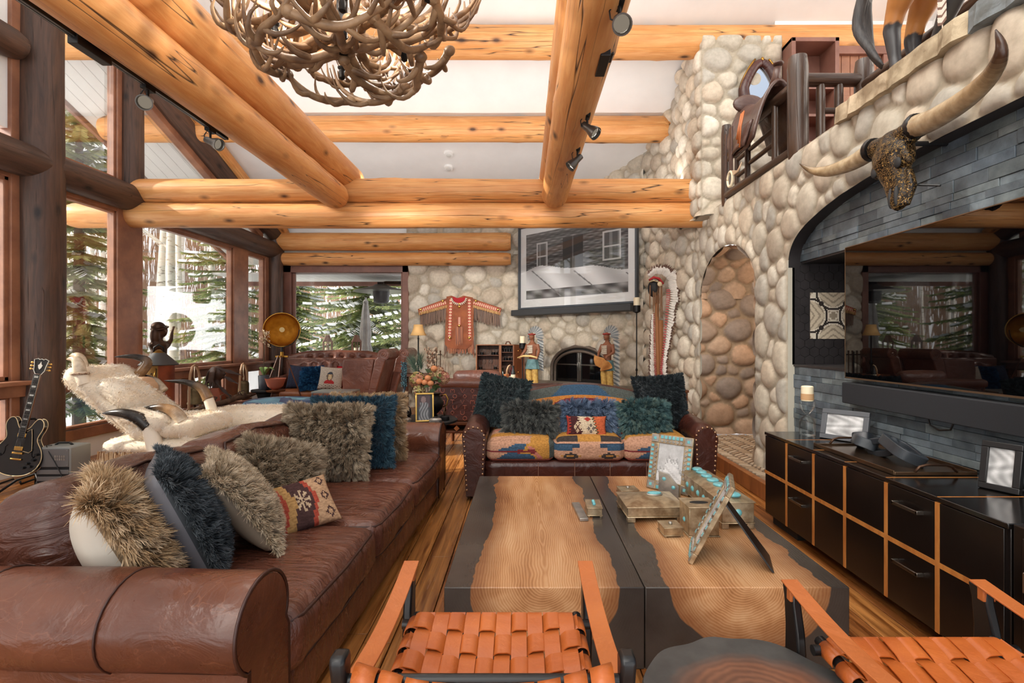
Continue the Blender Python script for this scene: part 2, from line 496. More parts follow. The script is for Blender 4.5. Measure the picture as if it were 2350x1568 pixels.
# fireplace breast, turned towards the room
FA, FB = Vector((0, 10.55, 0)), Vector((2.09, 8.55, 0))
FU = (FB - FA).normalized(); FN = Vector((FU.y, -FU.x, 0)); FL = (FB - FA).length
FC, FHW, FSP, FRI = 1.50, .66, .86, .40       # firebox: centre, half width, springing, rise
def f_arch(u, v):
    x = (u - FC)
    zz = np.maximum(v - FSP, 0)
    d = np.hypot(x / FHW, zz / FRI)
    dd = (d - 1) * .5
    side = np.where(v < FSP, np.abs(x) - FHW, dd)
    return side
def fire_sdf(u, v):
    y = FA.y + FU.y * u
    return np.minimum(f_arch(u, v), (1.4 + 6.59 - .399 * y) - v + .05)
cobble('wall_fireplace', FA, FU, (0, 0, 1), FN, FL, 4.75, .02, seed=8, rmin=.055, rmax=.17, sdf=fire_sdf)
FD = Vector((2.38, 6.92, 0)); U2 = (FD - FB).normalized(); N2 = Vector((U2.y, -U2.x, 0))
cobble('wall_turn', FB, U2, (0, 0, 1), N2, (FD - FB).length, 5.35, .02, seed=12, rmin=.055, rmax=.16, sdf=lambda u, v: np.minimum((FD - FB).length - u, v + 1))
# right wall: arched passage and arched television recess
def arch_tv(y):
    t = np.clip(np.abs(y - 2.4) / 2.1, 0, 1)
    return 2.05 + .51 * (1 - t ** 2.6) ** (1 / 2.6)
def right_sdf(u, v):
    y = 6.92 - u
    px = (y - 5.925) / .80; pz = np.maximum(v - 1.95, 0) / .56
    pas = np.where(v < 1.95, np.abs(y - 5.925) - .80, (np.hypot(px, pz) - 1) * .6)
    k = 2.6
    ax = np.abs(y - 2.4) / 2.1; az = np.maximum(v - 2.05, 0) / .51
    tv = np.where(v < 2.05, np.abs(y - 2.4) - 2.1, ((ax ** k + az ** k) ** (1 / k) - 1) * .6)
    return np.minimum(np.minimum(pas, tv), 3.04 - v)
cobble('wall_right', (XS, 6.92, 0), (0, -1, 0), (0, 0, 1), (-1, 0, 0), 6.0, 3.05, .0165, seed=21, rmin=.05, rmax=.17, sdf=right_sdf, asp=.85, proud=.62)
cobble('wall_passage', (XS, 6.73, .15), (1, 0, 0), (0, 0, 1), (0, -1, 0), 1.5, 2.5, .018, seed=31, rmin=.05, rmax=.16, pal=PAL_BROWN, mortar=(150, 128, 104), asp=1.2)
# passage vault underside and near jamb
def vault(u, v, h):
    a = PI * u / 1.9
    y = 5.925 + (.80 - h * .6) * np.cos(a); z = 1.95 + (.56 - h * .6) * np.sin(a)
    return np.stack([XS + v, y, z], 1)
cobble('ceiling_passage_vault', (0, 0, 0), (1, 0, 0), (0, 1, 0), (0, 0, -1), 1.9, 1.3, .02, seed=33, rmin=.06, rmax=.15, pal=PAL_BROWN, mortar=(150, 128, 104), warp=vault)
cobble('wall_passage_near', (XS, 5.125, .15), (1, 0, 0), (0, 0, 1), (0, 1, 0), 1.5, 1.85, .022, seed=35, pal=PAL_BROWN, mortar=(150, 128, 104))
m = MB(); m.bb(3.85, 3.95, 4.9, 6.9, 0, 2.9); struct('wall_passage_end', m, M['white'])
# chimney shaft above the loft
cobble('wall_chimney', (2.217, 6.22, 2.95), (1, 0, 0), (0, 0, 1), (0, -1, 0), 1.0, 2.22, .017, seed=41, rmin=.045, rmax=.15,
       sdf=lambda u, v: np.minimum(np.minimum(u, 1.0 - u), 2.24 - v))
cobble('wall_chimney_side', (2.217, 7.1, 2.95), (0, -1, 0), (0, 0, 1), (-1, 0, 0), .88, 2.2, .02, seed=43, rmin=.05, rmax=.13, sdf=lambda u, v: np.minimum(.88 - u, v + 1))
m = MB(); m.bb(2.225, 3.21, 6.228, 7.1, 2.95, 5.1); struct('wall_chimney_core', m, M['chink'])
# jamb of the television recess: mortar edge, black hexagon tiles, slate
m = MB()
m.bb(XS, 2.44, 4.5, 4.56, 0, 2.12)
struct('trim_jamb', m, M['chink'])
def hexes(mb, O, U, V, Nn, su, sv, a, depth):
    O, U, V, Nn = map(Vector, (O, U, V, Nn)); s3 = math.sqrt(3)
    j = 0
    while j * 1.5 * a < sv + a:
        i = 0
        while i * s3 * a < su + a:
            cu, cv = i * s3 * a + (j % 2) * s3 * a / 2, j * 1.5 * a
            if 0 <= cu <= su and 0 <= cv <= sv:
                pts = [O + U * (cu + .95 * a * math.sin(PI / 3 * k)) + V * (cv + .95 * a * math.cos(PI / 3 * k)) for k in range(6)]
                vs = pts + [p + Nn * depth for p in pts]
                mb.add(vs, [tuple(range(6, 12))] + [(k, (k + 1) % 6, 6 + (k + 1) % 6, 6 + k) for k in range(6)])
            i += 1
        j += 1
m = MB(); m.bb(2.42, 3.15, 4.5, 4.55, 1.18, 2.11); hexes(m, (2.485, 4.5, 1.22), (1, 0, 0), (0, 0, 1), (0, -1, 0), .7, .86, .05, .006)
struct('wall_hex_tile', m, M['hex'], 'black hexagon tiled side of the television recess')
m = MB()
pts = []
def sof(u, v):
    a = PI * u; c, s_ = math.cos(a), math.sin(a); k = 2 / 2.6
    return (XS + .005 + .14 * v, 2.4 + 2.1 * math.copysign(abs(c) ** k, c), 2.05 + .51 * abs(s_) ** k)
m.surf(sof, 60, 1)
struct('ceiling_recess_soffit', m, M['hex'])
m = MB()
SLC = [(122, 134, 142), (104, 116, 124), (134, 146, 152), (96, 106, 112), (114, 124, 130), (128, 138, 140), (110, 122, 132)]
def slate(mb, x, y0, y1, z0, z1):
    z = z0
    while z < z1 - .01:
        hh = R.choice((.045, .06, .06, .075)); y = y0 - R.uniform(0, .2)
        while y < y1:
            L = R.uniform(.11, .34); a, b = max(y, y0), min(y + L, y1)
            c = lin(R.choice(SLC)); k = R.uniform(.75, 1.15); d = R.uniform(0, .012)
            if b - a > .02: mb.bb(x - d, x + .05, a + .0015, b - .0015, z + .001, min(z + hh, z1) - .001, tuple(v * k for v in c))
            y += L
        z += hh
slate(m, 2.44, .3, 4.5, .12, 1.18); slate(m, 2.495, .3, 4.5, 2.1, 2.62)
struct('wall_slate', m, M['slate'], 'blue grey split slate courses behind the television', bev=.002)
m = MB(); m.bb(2.52, 2.56, .3, 4.5, 0, 1.18); m.bb(2.56, 2.6, .3, 4.5, 2.1, 2.9); m.bb(3.12, 3.16, .3, 4.5, 1.1, 2.2)
m.bb(2.43, 3.12, .3, 4.5, 1.165, 1.185); m.bb(2.5, 3.12, .3, 4.5, 2.085, 2.105); m.bb(2.44, 3.16, .3, 4.5, 0, .12)
struct('wall_recess', m, M['hex'])
# patterned cement tile set into the hexagons
t = MB(); n = 48
A_, B_, C_, D_ = lin((226, 216, 198)), lin((160, 146, 126)), lin((46, 38, 34)), lin((206, 192, 168))
def tilecol(u, v):
    x, y = abs(u - .5) * 2, abs(v - .5) * 2
    for cx, cy in ((.0, .0),):
        pass
    d1 = abs(math.hypot(x - 1.0, y - 0.0) - .72); d2 = abs(math.hypot(x - 0.0, y - 1.0) - .72)
    if math.hypot(x - .52, y - .52) < .1: return C_
    if d1 < .045 or d2 < .045: return C_
    if d1 < .1 or d2 < .1: return A_
    if math.hypot(x - 1, y) < .72: return D_ if int((x * 1.3 - y) * 9) % 3 else B_
    if math.hypot(x, y - 1) < .72: return D_ if int((y * 1.3 - x) * 9) % 3 else B_
    if x + y > 1.25: return B_ if math.hypot(x - .85, y - .85) > .13 else A_
    if .3 < x + y < .55 or x < .07 or y < .07: return B_
    return A_
t.surf(lambda u, v: (2.575 + .415 * u, 4.492, 1.412 + .415 * v), n, n, colfn=tilecol)
t.bb(2.575, 2.99, 4.4925, 4.51, 1.412, 1.827, B_)
tag(obj('patterned_tile', t, M['paint']), 'cream, taupe and black patterned tile set in the black hexagon tiles', 'tile')

# ---- plaster above the far logs, gable and unseen closures
m = MB(); m.bb(XW - .1, .05, 10.62, 10.7, 2.97, 3.95); m.bb(.0, 3.2, 10.75, 10.8, 0, 4.6)
struct('wall_far_plaster', m, M['white'])
m = MB(); m.bb(XW - .12, XW, -6, 4.25, -.1, 7.0); m.bb(XW - .1, XW - .02, 4.25, 5.1, 3.55, 6.2)  # unseen near stretch run on behind the camera to block the sun
m.bb(XW - .1, XW - .02, 4.25, 10.55, -.1, .25)
struct('wall_left', m, M['white'])
m = MB(); m.bb(XW, -1.2, -2, 4.6, 6.6, 6.7); struct('sun_block_slab', m, M['white'])  # unseen flat slab added to stop sun coming through the open roof
m = MB(); m.bb(XW - .1, XW + .0, 10.5, 10.62, 0, 3.9); m.bb(XW, -2.4, 10.52, 10.62, 0, .72)
struct('wall_far_panel', m, M['trimd'])
# ---- passage step with herringbone top
m = MB(); m.bb(2.1, 2.16, 4.0, 6.72, 0, .15); struct('trim_step', m, M['wood'], 'wooden riser of the step into the stone passage', bev=.006)
m = MB(); m.bb(2.16, 3.85, 4.62, 6.73, 0, .135, lin((120, 100, 82)))
c1, c2, c3 = lin((206, 184, 158)), lin((192, 166, 138)), lin((176, 150, 122))
for i in range(30):
    for j in range(16):
        xx, yy = 2.18 + .13 * j, 4.6 + .075 * i
        if yy < 6.68 and xx < 3.8:
            m.box((xx + .06, yy, .142), (.115, .028, .012), (0, 0, .6 if j % 2 else -.6), R.choice((c1, c2, c3)))
m.bb(2.16, 2.44, 4.02, 4.62, 0, .14, lin((150, 126, 104)))
struct('floor_passage', m, M['paint'], 'herringbone tiled step floor in the stone archway')

# ================================================================== logs
def log(name, a, b, r, m, label, seed=0, taper=.0, knots=True, kind=True, ends=True):
    """one peeled log from a to b as its own object, its local z along the grain"""
    a, b = Vector(a), Vector(b); L = (b - a).length
    rs = random.Random(seed)
    ph = [(rs.uniform(0, 6.28), rs.uniform(.6, 2.2), rs.uniform(0, 6.28)) for _ in range(6)]
    kn = [(rs.uniform(0, L), rs.uniform(0, 2 * PI)) for _ in range(int(L * 2.2))] if knots else []
    nz, ns = max(10, int(L / .09)), 28
    mb = MB()
    def fn(u, v):
        an = 2 * PI * u; z = L * v
        rr = r * (1 + .018 * sum(math.sin(z * f + p + math.sin(an + q)) for p, f, q in ph) / 2.0) * (1 - taper * v)
        for kz, ka in kn:
            dz = z - kz
            if abs(dz) < .3:
                da = (an - ka + PI) % (2 * PI) - PI
                rr += r * .06 * math.exp(-(dz / .09) ** 2 - (da / .35) ** 2)
        if ends:
            e = min(z, L - z)
            if e < .06: rr *= .86 + .14 * math.sqrt(max(0, 1 - (1 - e / .06) ** 2))
        return (rr * math.cos(an), rr * math.sin(an), z)
    mb.surf(fn, ns, nz, wrap=True)
    nv = len(mb.v)
    mb.f.append(tuple(range(ns - 1, -1, -1))); mb.fc.append(None)
    mb.f.append(tuple(range(nv - ns, nv))); mb.fc.append(None)
    o = obj(name, mb, m, smooth=50)
    o.rotation_euler = (b - a).to_track_quat('Z', 'Y').to_euler(); o.location = a
    if kind: o['kind'] = 'structure'
    if label: o['label'] = label
    return o

log('ceiling_beam', (-6.0, 6.65, 3.054), (2.46, 6.65, 3.054), .163, M['pine'], 'lower of the two stacked pine tie logs crossing the room', 1)
log('ceiling_beam', (-5.28, 6.65, 3.372), (2.46, 6.65, 3.372), .163, M['pine'], 'upper of the two stacked pine tie logs crossing the room', 2)
log('ceiling_beam', (-6.5, 6.40, 5.2), (5.0, 6.40, 5.2), .196, M['pine'], 'pine purlin log high behind the antler chandelier', 3)
log('ceiling_beam', (-6.5, 7.8, 4.683), (2.25, 7.8, 4.683), .193, M['pine'], 'pine purlin log above the stacked tie logs', 4)
log('ceiling_beam', (-5.2, 10.42, 3.445), (-.25, 10.42, 3.445), .185, M['pine'], 'upper pine log over the far window', 5)
log('ceiling_beam', (-5.2, 10.44, 3.09), (-.25, 10.44, 3.09), .135, M['pine'], 'lower pine log resting on the far window head', 6)
log('ceiling_beam', (-2.38, 6.42, 3.235), (-2.38, -.2, 3.235), .165, M['pine'], 'lower log of the left beam pair carrying a track of spots', 7)
log('ceiling_beam', (-2.36, 6.95, 3.59), (-2.36, -.2, 3.59), .185, M['pine'], 'upper log of the left beam pair', 8)
log('ceiling_beam', (.404, 6.42, 3.235), (.404, -.2, 3.235), .165, M['pine'], 'lower log of the right beam with a track of spots on its flank', 9)
log('ceiling_beam', (.39, 6.95, 3.59), (.39, -.2, 3.59), .17, M['pine'], 'upper log of the right beam', 10)
log('column_log', (-5.16, 5.36, 0), (-5.16, 5.36, 6.0), .2, M['darklog'], 'dark weathered log post between the left windows', 12)
log('column_log', (-5.18, 6.62, 3.3), (-5.18, 6.62, 5.4), .145, M['darklog'], 'short dark log post above the dark horizontal log', 13)
log('column_log', (-5.12, 10.36, 0), (-5.12, 10.36, 3.9), .15, M['darklog'], 'dark log post in the far corner', 14)
log('trim_log', (-5.14, 3.6, 3.26), (-5.14, 10.5, 3.26), .172, M['darklog'], 'dark log plate running along the tops of the left windows', 15)
log('trim_log', (-5.14, 6.3, ceil_z(6.3) - .3), (-5.14, 10.5, ceil_z(10.5) - .3), .165, M['darklog'], 'dark sloping gable log under the ceiling', 16)
log('trim_log', (-4.98, 6.9, ceil_z(6.9) - .16), (-4.98, 10.5, ceil_z(10.5) - .16), .1, M['pine'], 'pale pine rafter beside the dark gable log', 17)
log('trim_log', (-5.14, 4.0, 4.38), (-5.14, 5.1, 4.38), .15, M['darklog'], None, 18)
m = MB(); m.bb(-5.2, .0, 10.5, 10.56, 3.2, 3.28); struct('trim_chinking', m, M['chink'])

m = MB(); m.bb(2.385, 2.6, 6.735, 7.0, 0, 5.2); m.bb(2.43, 2.52, 4.52, 5.1, 0, 3.0); m.bb(2.44, 2.5, .9, 6.9, 2.62, 2.98)
m.add([(.02, 10.62, 0), (2.13, 8.6, 0), (2.45, 6.9, 0), (.02, 10.62, 3.8), (2.13, 8.6, 4.6), (2.45, 6.9, 5.2)], [(0, 1, 4, 3), (1, 2, 5, 4)])
struct('wall_core', m, M['chink'])
# ================================================================== windows
def window(n, frames, panes, label, m='trim'):
    e = bpy.data.objects.new('window_%d' % n, None); COL.objects.link(e); e['kind'] = 'structure'; e['label'] = label
    mb = MB()
    for f in frames: mb.bb(*f)
    obj('frame', mb, M[m], e, bev=.008)
    for p in panes:
        g = MB(); g.bb(*p); obj('pane', g, M['glass'], e, smooth=0)
    return e
x0, x1 = XW - .12, XW + .02
xi0, xi1 = XW - .1, XW - .01
def bay(n, ya, yb, za, zb, label, ins=.05):
    fr = [(xi0, xi1, ya, ya + ins, za, zb), (xi0, xi1, yb - ins, yb, za, zb), (xi0, xi1, ya, yb, zb - ins, zb), (xi0, xi1, ya, yb, za, za + ins)]
    return window(n, fr, [(XW - .062, XW - .056, ya + ins, yb - ins, za + ins, zb - ins)], label)
bay(1, 5.66, 6.42, .985, 3.06, 'tall window beside the dark log post', .035)
bay(2, 6.82, 9.0, .985, 3.06, 'widest left window showing the aspens')
bay(3, 9.45, 10.1, .985, 3.06, 'narrow left window by the far corner')
bay(4, 4.3, 5.08, .985, 3.06, 'window at the left edge of the view')
bay(5, 5.66, 6.42, .37, .83, 'low window behind the fur chair', .03)
bay(6, 6.9, 7.62, .37, .83, 'low window behind the pierced lantern', .03)
bay(7, 7.9, 8.75, .37, .83, 'low window behind the bells', .03)
bay(8, 9.1, 10.1, .37, .83, 'low window behind the orchid', .03)
bay(9, 4.3, 5.08, .37, .83, 'low window behind the guitar', .03)
bay(10, 5.66, 6.42, 3.46, 5.3, 'upper window beside the dark log post', .035)
# gable triangle
ya, yb = 6.8, 10.0
def rk(y): return ceil_z(y) - .46
e = bpy.data.objects.new('window_11', None); COL.objects.link(e); e['kind'] = 'structure'; e['label'] = 'triangular gable window under the sloping dark log'
mb = MB()
mb.bb(xi0, xi1, ya, ya + .05, 3.46, rk(ya)); mb.bb(xi0, xi1, ya, yb, 3.42, 3.48)
mb.add([(x, y, z) for x in (xi0, xi1 + .03) for y, z in ((ya, rk(ya) - .12), (yb, rk(yb) - .12), (yb, rk(yb) + .02), (ya, rk(ya) + .02))],
       [(0, 1, 2, 3), (7, 6, 5, 4), (0, 4, 5, 1), (1, 5, 6, 2), (2, 6, 7, 3), (3, 7, 4, 0)])
obj('frame', mb, M['trim'], e, bev=.006)
mb = MB(); mb.prism([(ya + .05, 3.47), (yb, 3.47), (yb, rk(yb) - .08), (ya + .05, rk(ya) - .08)], XW - .062, XW - .056, 'x')
obj('pane', mb, M['glass'], e, smooth=0)
# left wall timber: posts, sill rail, foot rail, header
m = MB()
for a, b in ((5.075, 5.19), (5.54, 5.665), (6.41, 6.83), (8.99, 9.46), (10.09, 10.4)):
    m.bb(x0, x1, a, b, .25, 3.12)
for a, b in ((7.6, 7.92), (8.74, 9.0)): m.bb(x0, x1, a, b, .3, .9)
for a, b in ((5.075, 5.19), (5.54, 5.665), (6.41, 6.5), (6.74, 6.83)): m.bb(x0, x1, a, b, 3.4, 5.4)
m.bb(x0, x1 - .01, 4.25, 10.4, 3.05, 3.13); m.bb(x0, x1 - .01, 4.25, 6.6, 3.4, 3.47); m.bb(x0, x1 - .01, 4.25, 10.4, .24, .36)
struct('trim_1', m, M['trim'], 'stained timber posts and rails of the left window wall', bev=.006)
m = MB(); m.bb(XW - .14, XW + .16, 4.25, 10.4, .94, .985); m.bb(XW - .1, XW + .08, 4.25, 10.4, .82, .94)
struct('trim_2', m, M['trim'], 'timber sill rail along the left windows', bev=.008)
# far window
window(12, [(-5.05, -4.86, 10.5, 10.62, .72, 2.98), (-2.53, -2.40, 10.5, 10.62, 0, 2.98), (-5.05, -2.4, 10.5, 10.62, 2.82, 2.98), (-5.05, -2.4, 10.46, 10.62, .7, .84),
            (-4.86, -4.80, 10.56, 10.62, .84, 2.82), (-2.57, -2.53, 10.56, 10.62, .84, 2.82)],
       [(-4.82, -2.55, 10.585, 10.59, .84, 2.82)], 'far window framed in brown timber, spruces outside', 'trimd')
# ================================================================== loft
m = MB(); m.bb(2.46, 5.2, 1.0, 6.6, 2.86, 3.0); struct('floor_loft', m, M['trimd'])
m = MB(); m.bb(3.2, 5.2, 6.36, 6.44, 3.0, 5.5); m.bb(2.3, 5.2, 7.05, 7.1, 2.9, 5.2); m.bb(5.2, 5.3, 1.0, 7.1, 0, 5.8)
struct('wall_loft', m, M['white'])
cp = MB()
ys = [3.72, 3.2, 2.62, 2.0, 1.2]
for i in range(4):
    c = lin((206, 186, 156)) if i != 1 else lin((200, 182, 152))
    if i == 2: c = lin((140, 150, 156))
    n_ = 9
    pts = []
    for k in range(n_ + 1):
        y = ys[i] + (ys[i + 1] - ys[i]) * k / n_
        pts.append((y, R.uniform(-.02, .02)))
    for k in range(n_):
        (ya_, d0), (yb_, d1) = pts[k], pts[k + 1]
        cp.add([(2.31 + d0, ya_, 3.0), (2.95, ya_, 3.0), (2.95, yb_, 3.0), (2.31 + d1, yb_, 3.0), (2.32 + d0 * .6, ya_, 3.125), (2.95, ya_, 3.125), (2.95, yb_, 3.125), (2.32 + d1 * .6, yb_, 3.125)],
               [(0, 1, 2, 3), (7, 6, 5, 4), (0, 3, 7, 4), (0, 4, 5, 1), (2, 6, 7, 3)], c)
struct('trim_coping', cp, mat('flagstone', (255, 255, 255), .8, c2=(178, 170, 160), sc=7, det=8, attr=True, bump=.6, bsc=14, bdist=.02), 'rough flagstone coping on top of the stone wall')
def rail(name, a, b, r, label, s, cat='railing'):
    o = log(name, a, b, r, M['railwood'], label, s, knots=False, kind=False)
    return o
rt = thing('log_railing', 'dark log balustrade along the loft edge, saddle hung over it', 'railing', (0, 0, 0))
def rp(name, a, b, r, s):
    o = log(name, a, b, r, M['railwood'], None, s, knots=False, kind=False); o.parent = rt; return o
rp('post', (2.40, 5.91, 2.98), (2.40, 5.91, 3.93), .058, 1); rp('post', (2.42, 4.41, 2.98), (2.42, 4.41, 3.89), .085, 2)
rp('post', (3.0, 4.41, 2.98), (3.0, 4.41, 3.86), .075, 3); rp('post', (3.0, 1.6, 2.98), (3.0, 1.6, 3.9), .075, 4)
rp('top_rail', (2.40, 5.91, 3.70), (2.42, 4.41, 3.66), .052, 5); rp('bottom_rail', (2.40, 5.91, 3.10), (2.42, 4.41, 3.08), .052, 6)
rp('top_rail', (2.44, 4.41, 3.69), (3.0, 4.41, 3.69), .055, 7); rp('top_rail', (3.0, 4.41, 3.62), (3.0, 1.6, 3.62), .06, 8); rp('bottom_rail', (3.0, 4.41, 3.24), (3.0, 1.6, 3.24), .05, 8)
for k, y in enumerate((5.62, 5.36, 4.78)): rp('baluster', (2.405, y, 3.08), (2.405, y, 3.68), .03, 10 + k)
for k, (y0_, y1_, z) in enumerate(((5.9, 5.62, 3.52), (5.62, 5.36, 3.42), (5.62, 5.36, 3.24), (5.3, 4.78, 3.42), (5.3, 4.78, 3.28))):
    rp('cross_bar', (2.405, y0_, z), (2.405, y1_, z), .024, 20 + k)
for k, x in enumerate((2.62, 2.78)): rp('baluster', (x, 4.41, 3.0), (x, 4.41, 3.68), .036, 30 + k)
for k, z in enumerate((3.42, 3.2)): rp('cross_bar', (2.62, 4.41, z), (2.78, 4.41, z), .026, 40 + k)
for k in range(5): rp('baluster', (3.0, 3.9 - .48 * k, 3.2), (3.0, 3.9 - .48 * k, 3.6), .04, 50 + k)
# built-in shelves and panelled door on the loft
def px2x(px, Y): return (px - CX) / FX * Y
bs = thing('bookcase', 'brown built-in bookcase with open shelves on the loft', 'bookcase', (0, 0, 0))
yb_ = 6.3; xa, xb = 3.22, px2x(1892, yb_)
m = MB(); zt = HC + (CY - 118) / FX * yb_
m.bb(xa, xb, yb_ + .02, yb_ + .04, 3.0, zt); obj('back_panel', m, M['trimd'], bs)
m = MB(); m.bb(xa, xa + .05, yb_ - .3, yb_ + .02, 3.0, zt); m.bb(xb - .05, xb, yb_ - .3, yb_ + .02, 3.0, zt); m.bb(xa, xb, yb_ - .3, yb_ + .02, zt - .05, zt); obj('case', m, M['trimd'], bs, bev=.005)
for k in range(5):
    m = MB(); z = 3.1 + k * .33; m.bb(xa + .05, xb - .05, yb_ - .28, yb_ + .02, z, z + .03); obj('shelf', m, M['trimd'], bs)
e = bpy.data.objects.new('door_1', None); COL.objects.link(e); e['kind'] = 'structure'; e['label'] = 'brown boarded door on the loft beside the bookcase'
m = MB(); xc = px2x(2020, yb_); zt2 = HC + (CY - 112) / FX * yb_
m.bb(xb, xb + .09, yb_ - .06, yb_, 3.0, zt2); m.bb(xc, xc + .09, yb_ - .06, yb_, 3.0, zt2); m.bb(xb, xc + .09, yb_ - .07, yb_, zt2 - .1, zt2)
obj('frame', m, M['trimd'], e, bev=.005)
m = MB(); k = xb + .09
while k < xc - .02:
    m.bb(k + .003, min(k + .11, xc) - .003, yb_ - .02, yb_ + .02, 3.0, zt2 - .1); k += .11
m.bb(xb + .09, xc, yb_ - .035, yb_, 4.36, 4.46)
obj('boards', m, M['trim'], e, bev=.003)
# ================================================================== outdoors: snow, woods, terrace
GZ = -.35
def hill_z(x, y):
    d = max(0.0, math.hypot(min(x + 5.2, 0), max(y - 10.5, 0)) - 16)
    return GZ + .25 * math.sin(x * .35) * math.cos(y * .3) * min(1, d * .1 + .3) + d * .20 + .0035 * d * d
m = MB()
m.surf(lambda u, v: (-90 + 130 * u, -40 + 130 * v, hill_z(-90 + 130 * u, -40 + 130 * v) if not (-5.4 < -90 + 130 * u < 3.9 and -.6 < -40 + 130 * v < 10.8) else GZ), 80, 80)
struct('ground_snow', m, M['snow'], 'bright snow covering the ground outside', smooth=180)

def spruce(label, x, y, h, rad, seed, dens=1.0, z=None, snow=.3, gap=1.0):
    rs = np.random.RandomState(seed)
    t = thing('spruce_tree', label, 'tree', (x, y, hill_z(x, y) if z is None else z), 0, 'spruces outside the windows')
    m = MB(); m.tube([(0, 0, 0), (0, 0, h * .5), (0, 0, h)], [.012 * h, .008 * h, .01], 8); obj('trunk', m, M['trunk'], t)
    V, Fc, Cc, SV, SF = [], [], [], [], []
    zz = .06 * h
    while zz < h * .985:
        f = 1 - zz / h; L0 = rad * (f ** .8) + .12
        nb = 9 if f > .3 else 6
        a0 = rs.uniform(0, 6.28)
        for b in range(nb):
            a = a0 + b * 6.283 / nb + rs.uniform(-.25, .25); L = L0 * rs.uniform(.75, 1.1)
            up = .25 - .55 * f + rs.uniform(-.1, .1)
            ns = max(6, int(L * 21 * dens)); dz = rs.uniform(-.1, .1)
            snb = rs.rand() < snow
            dirx, diry = math.cos(a), math.sin(a)
            for k in range(ns):
                s = (k + .6) / ns
                px_, pz_ = L * s, zz + dz + L * (up * s - .28 * s * s + .22 * s ** 3)
                c = np.array((dirx * px_, diry * px_, pz_))
                w = (.09 + .17 * L * (1 - s) ** .7 * .55) * rs.uniform(.8, 1.2)
                g = rs.uniform(.7, 1.15)
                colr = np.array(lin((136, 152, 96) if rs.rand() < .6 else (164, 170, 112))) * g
                for sd in (-1, 1):
                    for q in range(2):
                        sp = rs.uniform(.35, .9)
                        d = np.array((dirx * sp - diry * sd, diry * sp + dirx * sd, rs.uniform(-.95, -.05)))
                        d /= np.linalg.norm(d)
                        side = np.array((dirx, diry, .35)) * (.03 if q else .024)
                        e_ = c + d * w * rs.uniform(.7, 1.15)
                        n0 = len(V)
                        V += [c - side, c + side, e_ + side * .5, e_ - side * .1]
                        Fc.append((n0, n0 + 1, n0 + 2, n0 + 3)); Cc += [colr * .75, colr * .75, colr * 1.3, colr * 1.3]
                if snb and rs.rand() < .42:
                    n0 = len(SV); ww = w * rs.uniform(.4, 1.0)
                    lat = np.array((-diry, dirx, 0)) * ww; fw = np.array((dirx, diry, up * .5)) * (L / ns) * rs.uniform(.6, 1.6)
                    top = c + np.array((0, 0, .05)); lo_ = np.array((0, 0, -.04 - .2 * ww))
                    SV += [top - lat + lo_ - fw, top - fw + (0, 0, .02), top + lat + lo_ - fw, top - lat + lo_ + fw, top + fw + (0, 0, .02), top + lat + lo_ + fw]
                    SF += [(n0, n0 + 1, n0 + 4, n0 + 3), (n0 + 1, n0 + 2, n0 + 5, n0 + 4)]
        zz += gap * max(.14, .27 * (f ** .5)) * (1.0 if dens > .8 else 1.3)
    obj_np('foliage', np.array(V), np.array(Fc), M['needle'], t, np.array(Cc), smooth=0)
    if SV: obj_np('snow', np.array(SV), np.array(SF), M['snow'], t)['kind'] = 'stuff'
    return t
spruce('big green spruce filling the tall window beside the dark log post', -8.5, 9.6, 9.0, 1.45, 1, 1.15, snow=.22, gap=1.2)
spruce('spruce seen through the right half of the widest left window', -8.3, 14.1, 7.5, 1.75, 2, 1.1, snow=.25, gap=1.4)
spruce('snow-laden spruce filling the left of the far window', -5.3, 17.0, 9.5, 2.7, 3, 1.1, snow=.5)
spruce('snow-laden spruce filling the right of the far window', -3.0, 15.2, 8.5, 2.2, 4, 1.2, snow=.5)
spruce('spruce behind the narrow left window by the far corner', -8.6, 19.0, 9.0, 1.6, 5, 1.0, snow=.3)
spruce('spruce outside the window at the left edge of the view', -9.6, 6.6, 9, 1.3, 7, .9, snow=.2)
ba = []
def aspen(i, x, y, r, h, seed):
    rs = random.Random(seed)
    t = MB(); lx, ly = rs.uniform(-.5, .5), rs.uniform(-.5, .5)
    pts = [(lx * (k / 7) ** 2 + .05 * math.sin(k * 1.7 + seed), ly * (k / 7) ** 2, h * k / 7) for k in range(8)]
    t.tube(pts, [r * (1 - .75 * k / 7) for k in range(8)], 9)
    br = t
    for k in range(9):
        z = h * rs.uniform(.3, .97); a = rs.uniform(0, 6.28); L = rs.uniform(.5, 1.5) * (1.2 - z / h)
        f = z / h; p = Vector((lx * f * f, ly * f * f, z))
        q = p + Vector((math.cos(a) * L, math.sin(a) * L, L * .8)); e_ = q + Vector((math.cos(a + .4) * L * .6, math.sin(a + .4) * L * .6, L * .7))
        br.tube([p, q, e_], [r * .28 * (1.2 - f), r * .14, .006], 5, cap=False)
    o = obj('aspen_tree', t, M['bark'], smooth=180); o.location = (x, y, hill_z(x, y) - .1)
    tag(o, 'slender white-barked bare aspen in the snowy woods outside', 'tree', 'bare aspens outside the windows')
    return o
rr_ = random.Random(5)
AS = [(-11.0, 12.4, .10), (-12.2, 13.3, .11), (-10.2, 14.6, .15), (-10.9, 15.1, .15), (-10.0, 15.9, .12), (-11.6, 16.8, .12), (-14.5, 17.2, .12), (-13.2, 15.4, .09), (-8.6, 8.0, .13), (-10.6, 8.2, .12), (-11.5, 10.2, .11), (-13, 11.6, .12), (-15, 14, .13), (-8.6, 5.9, .12), (-12.5, 9.0, .1), (-16.5, 12.6, .12)]
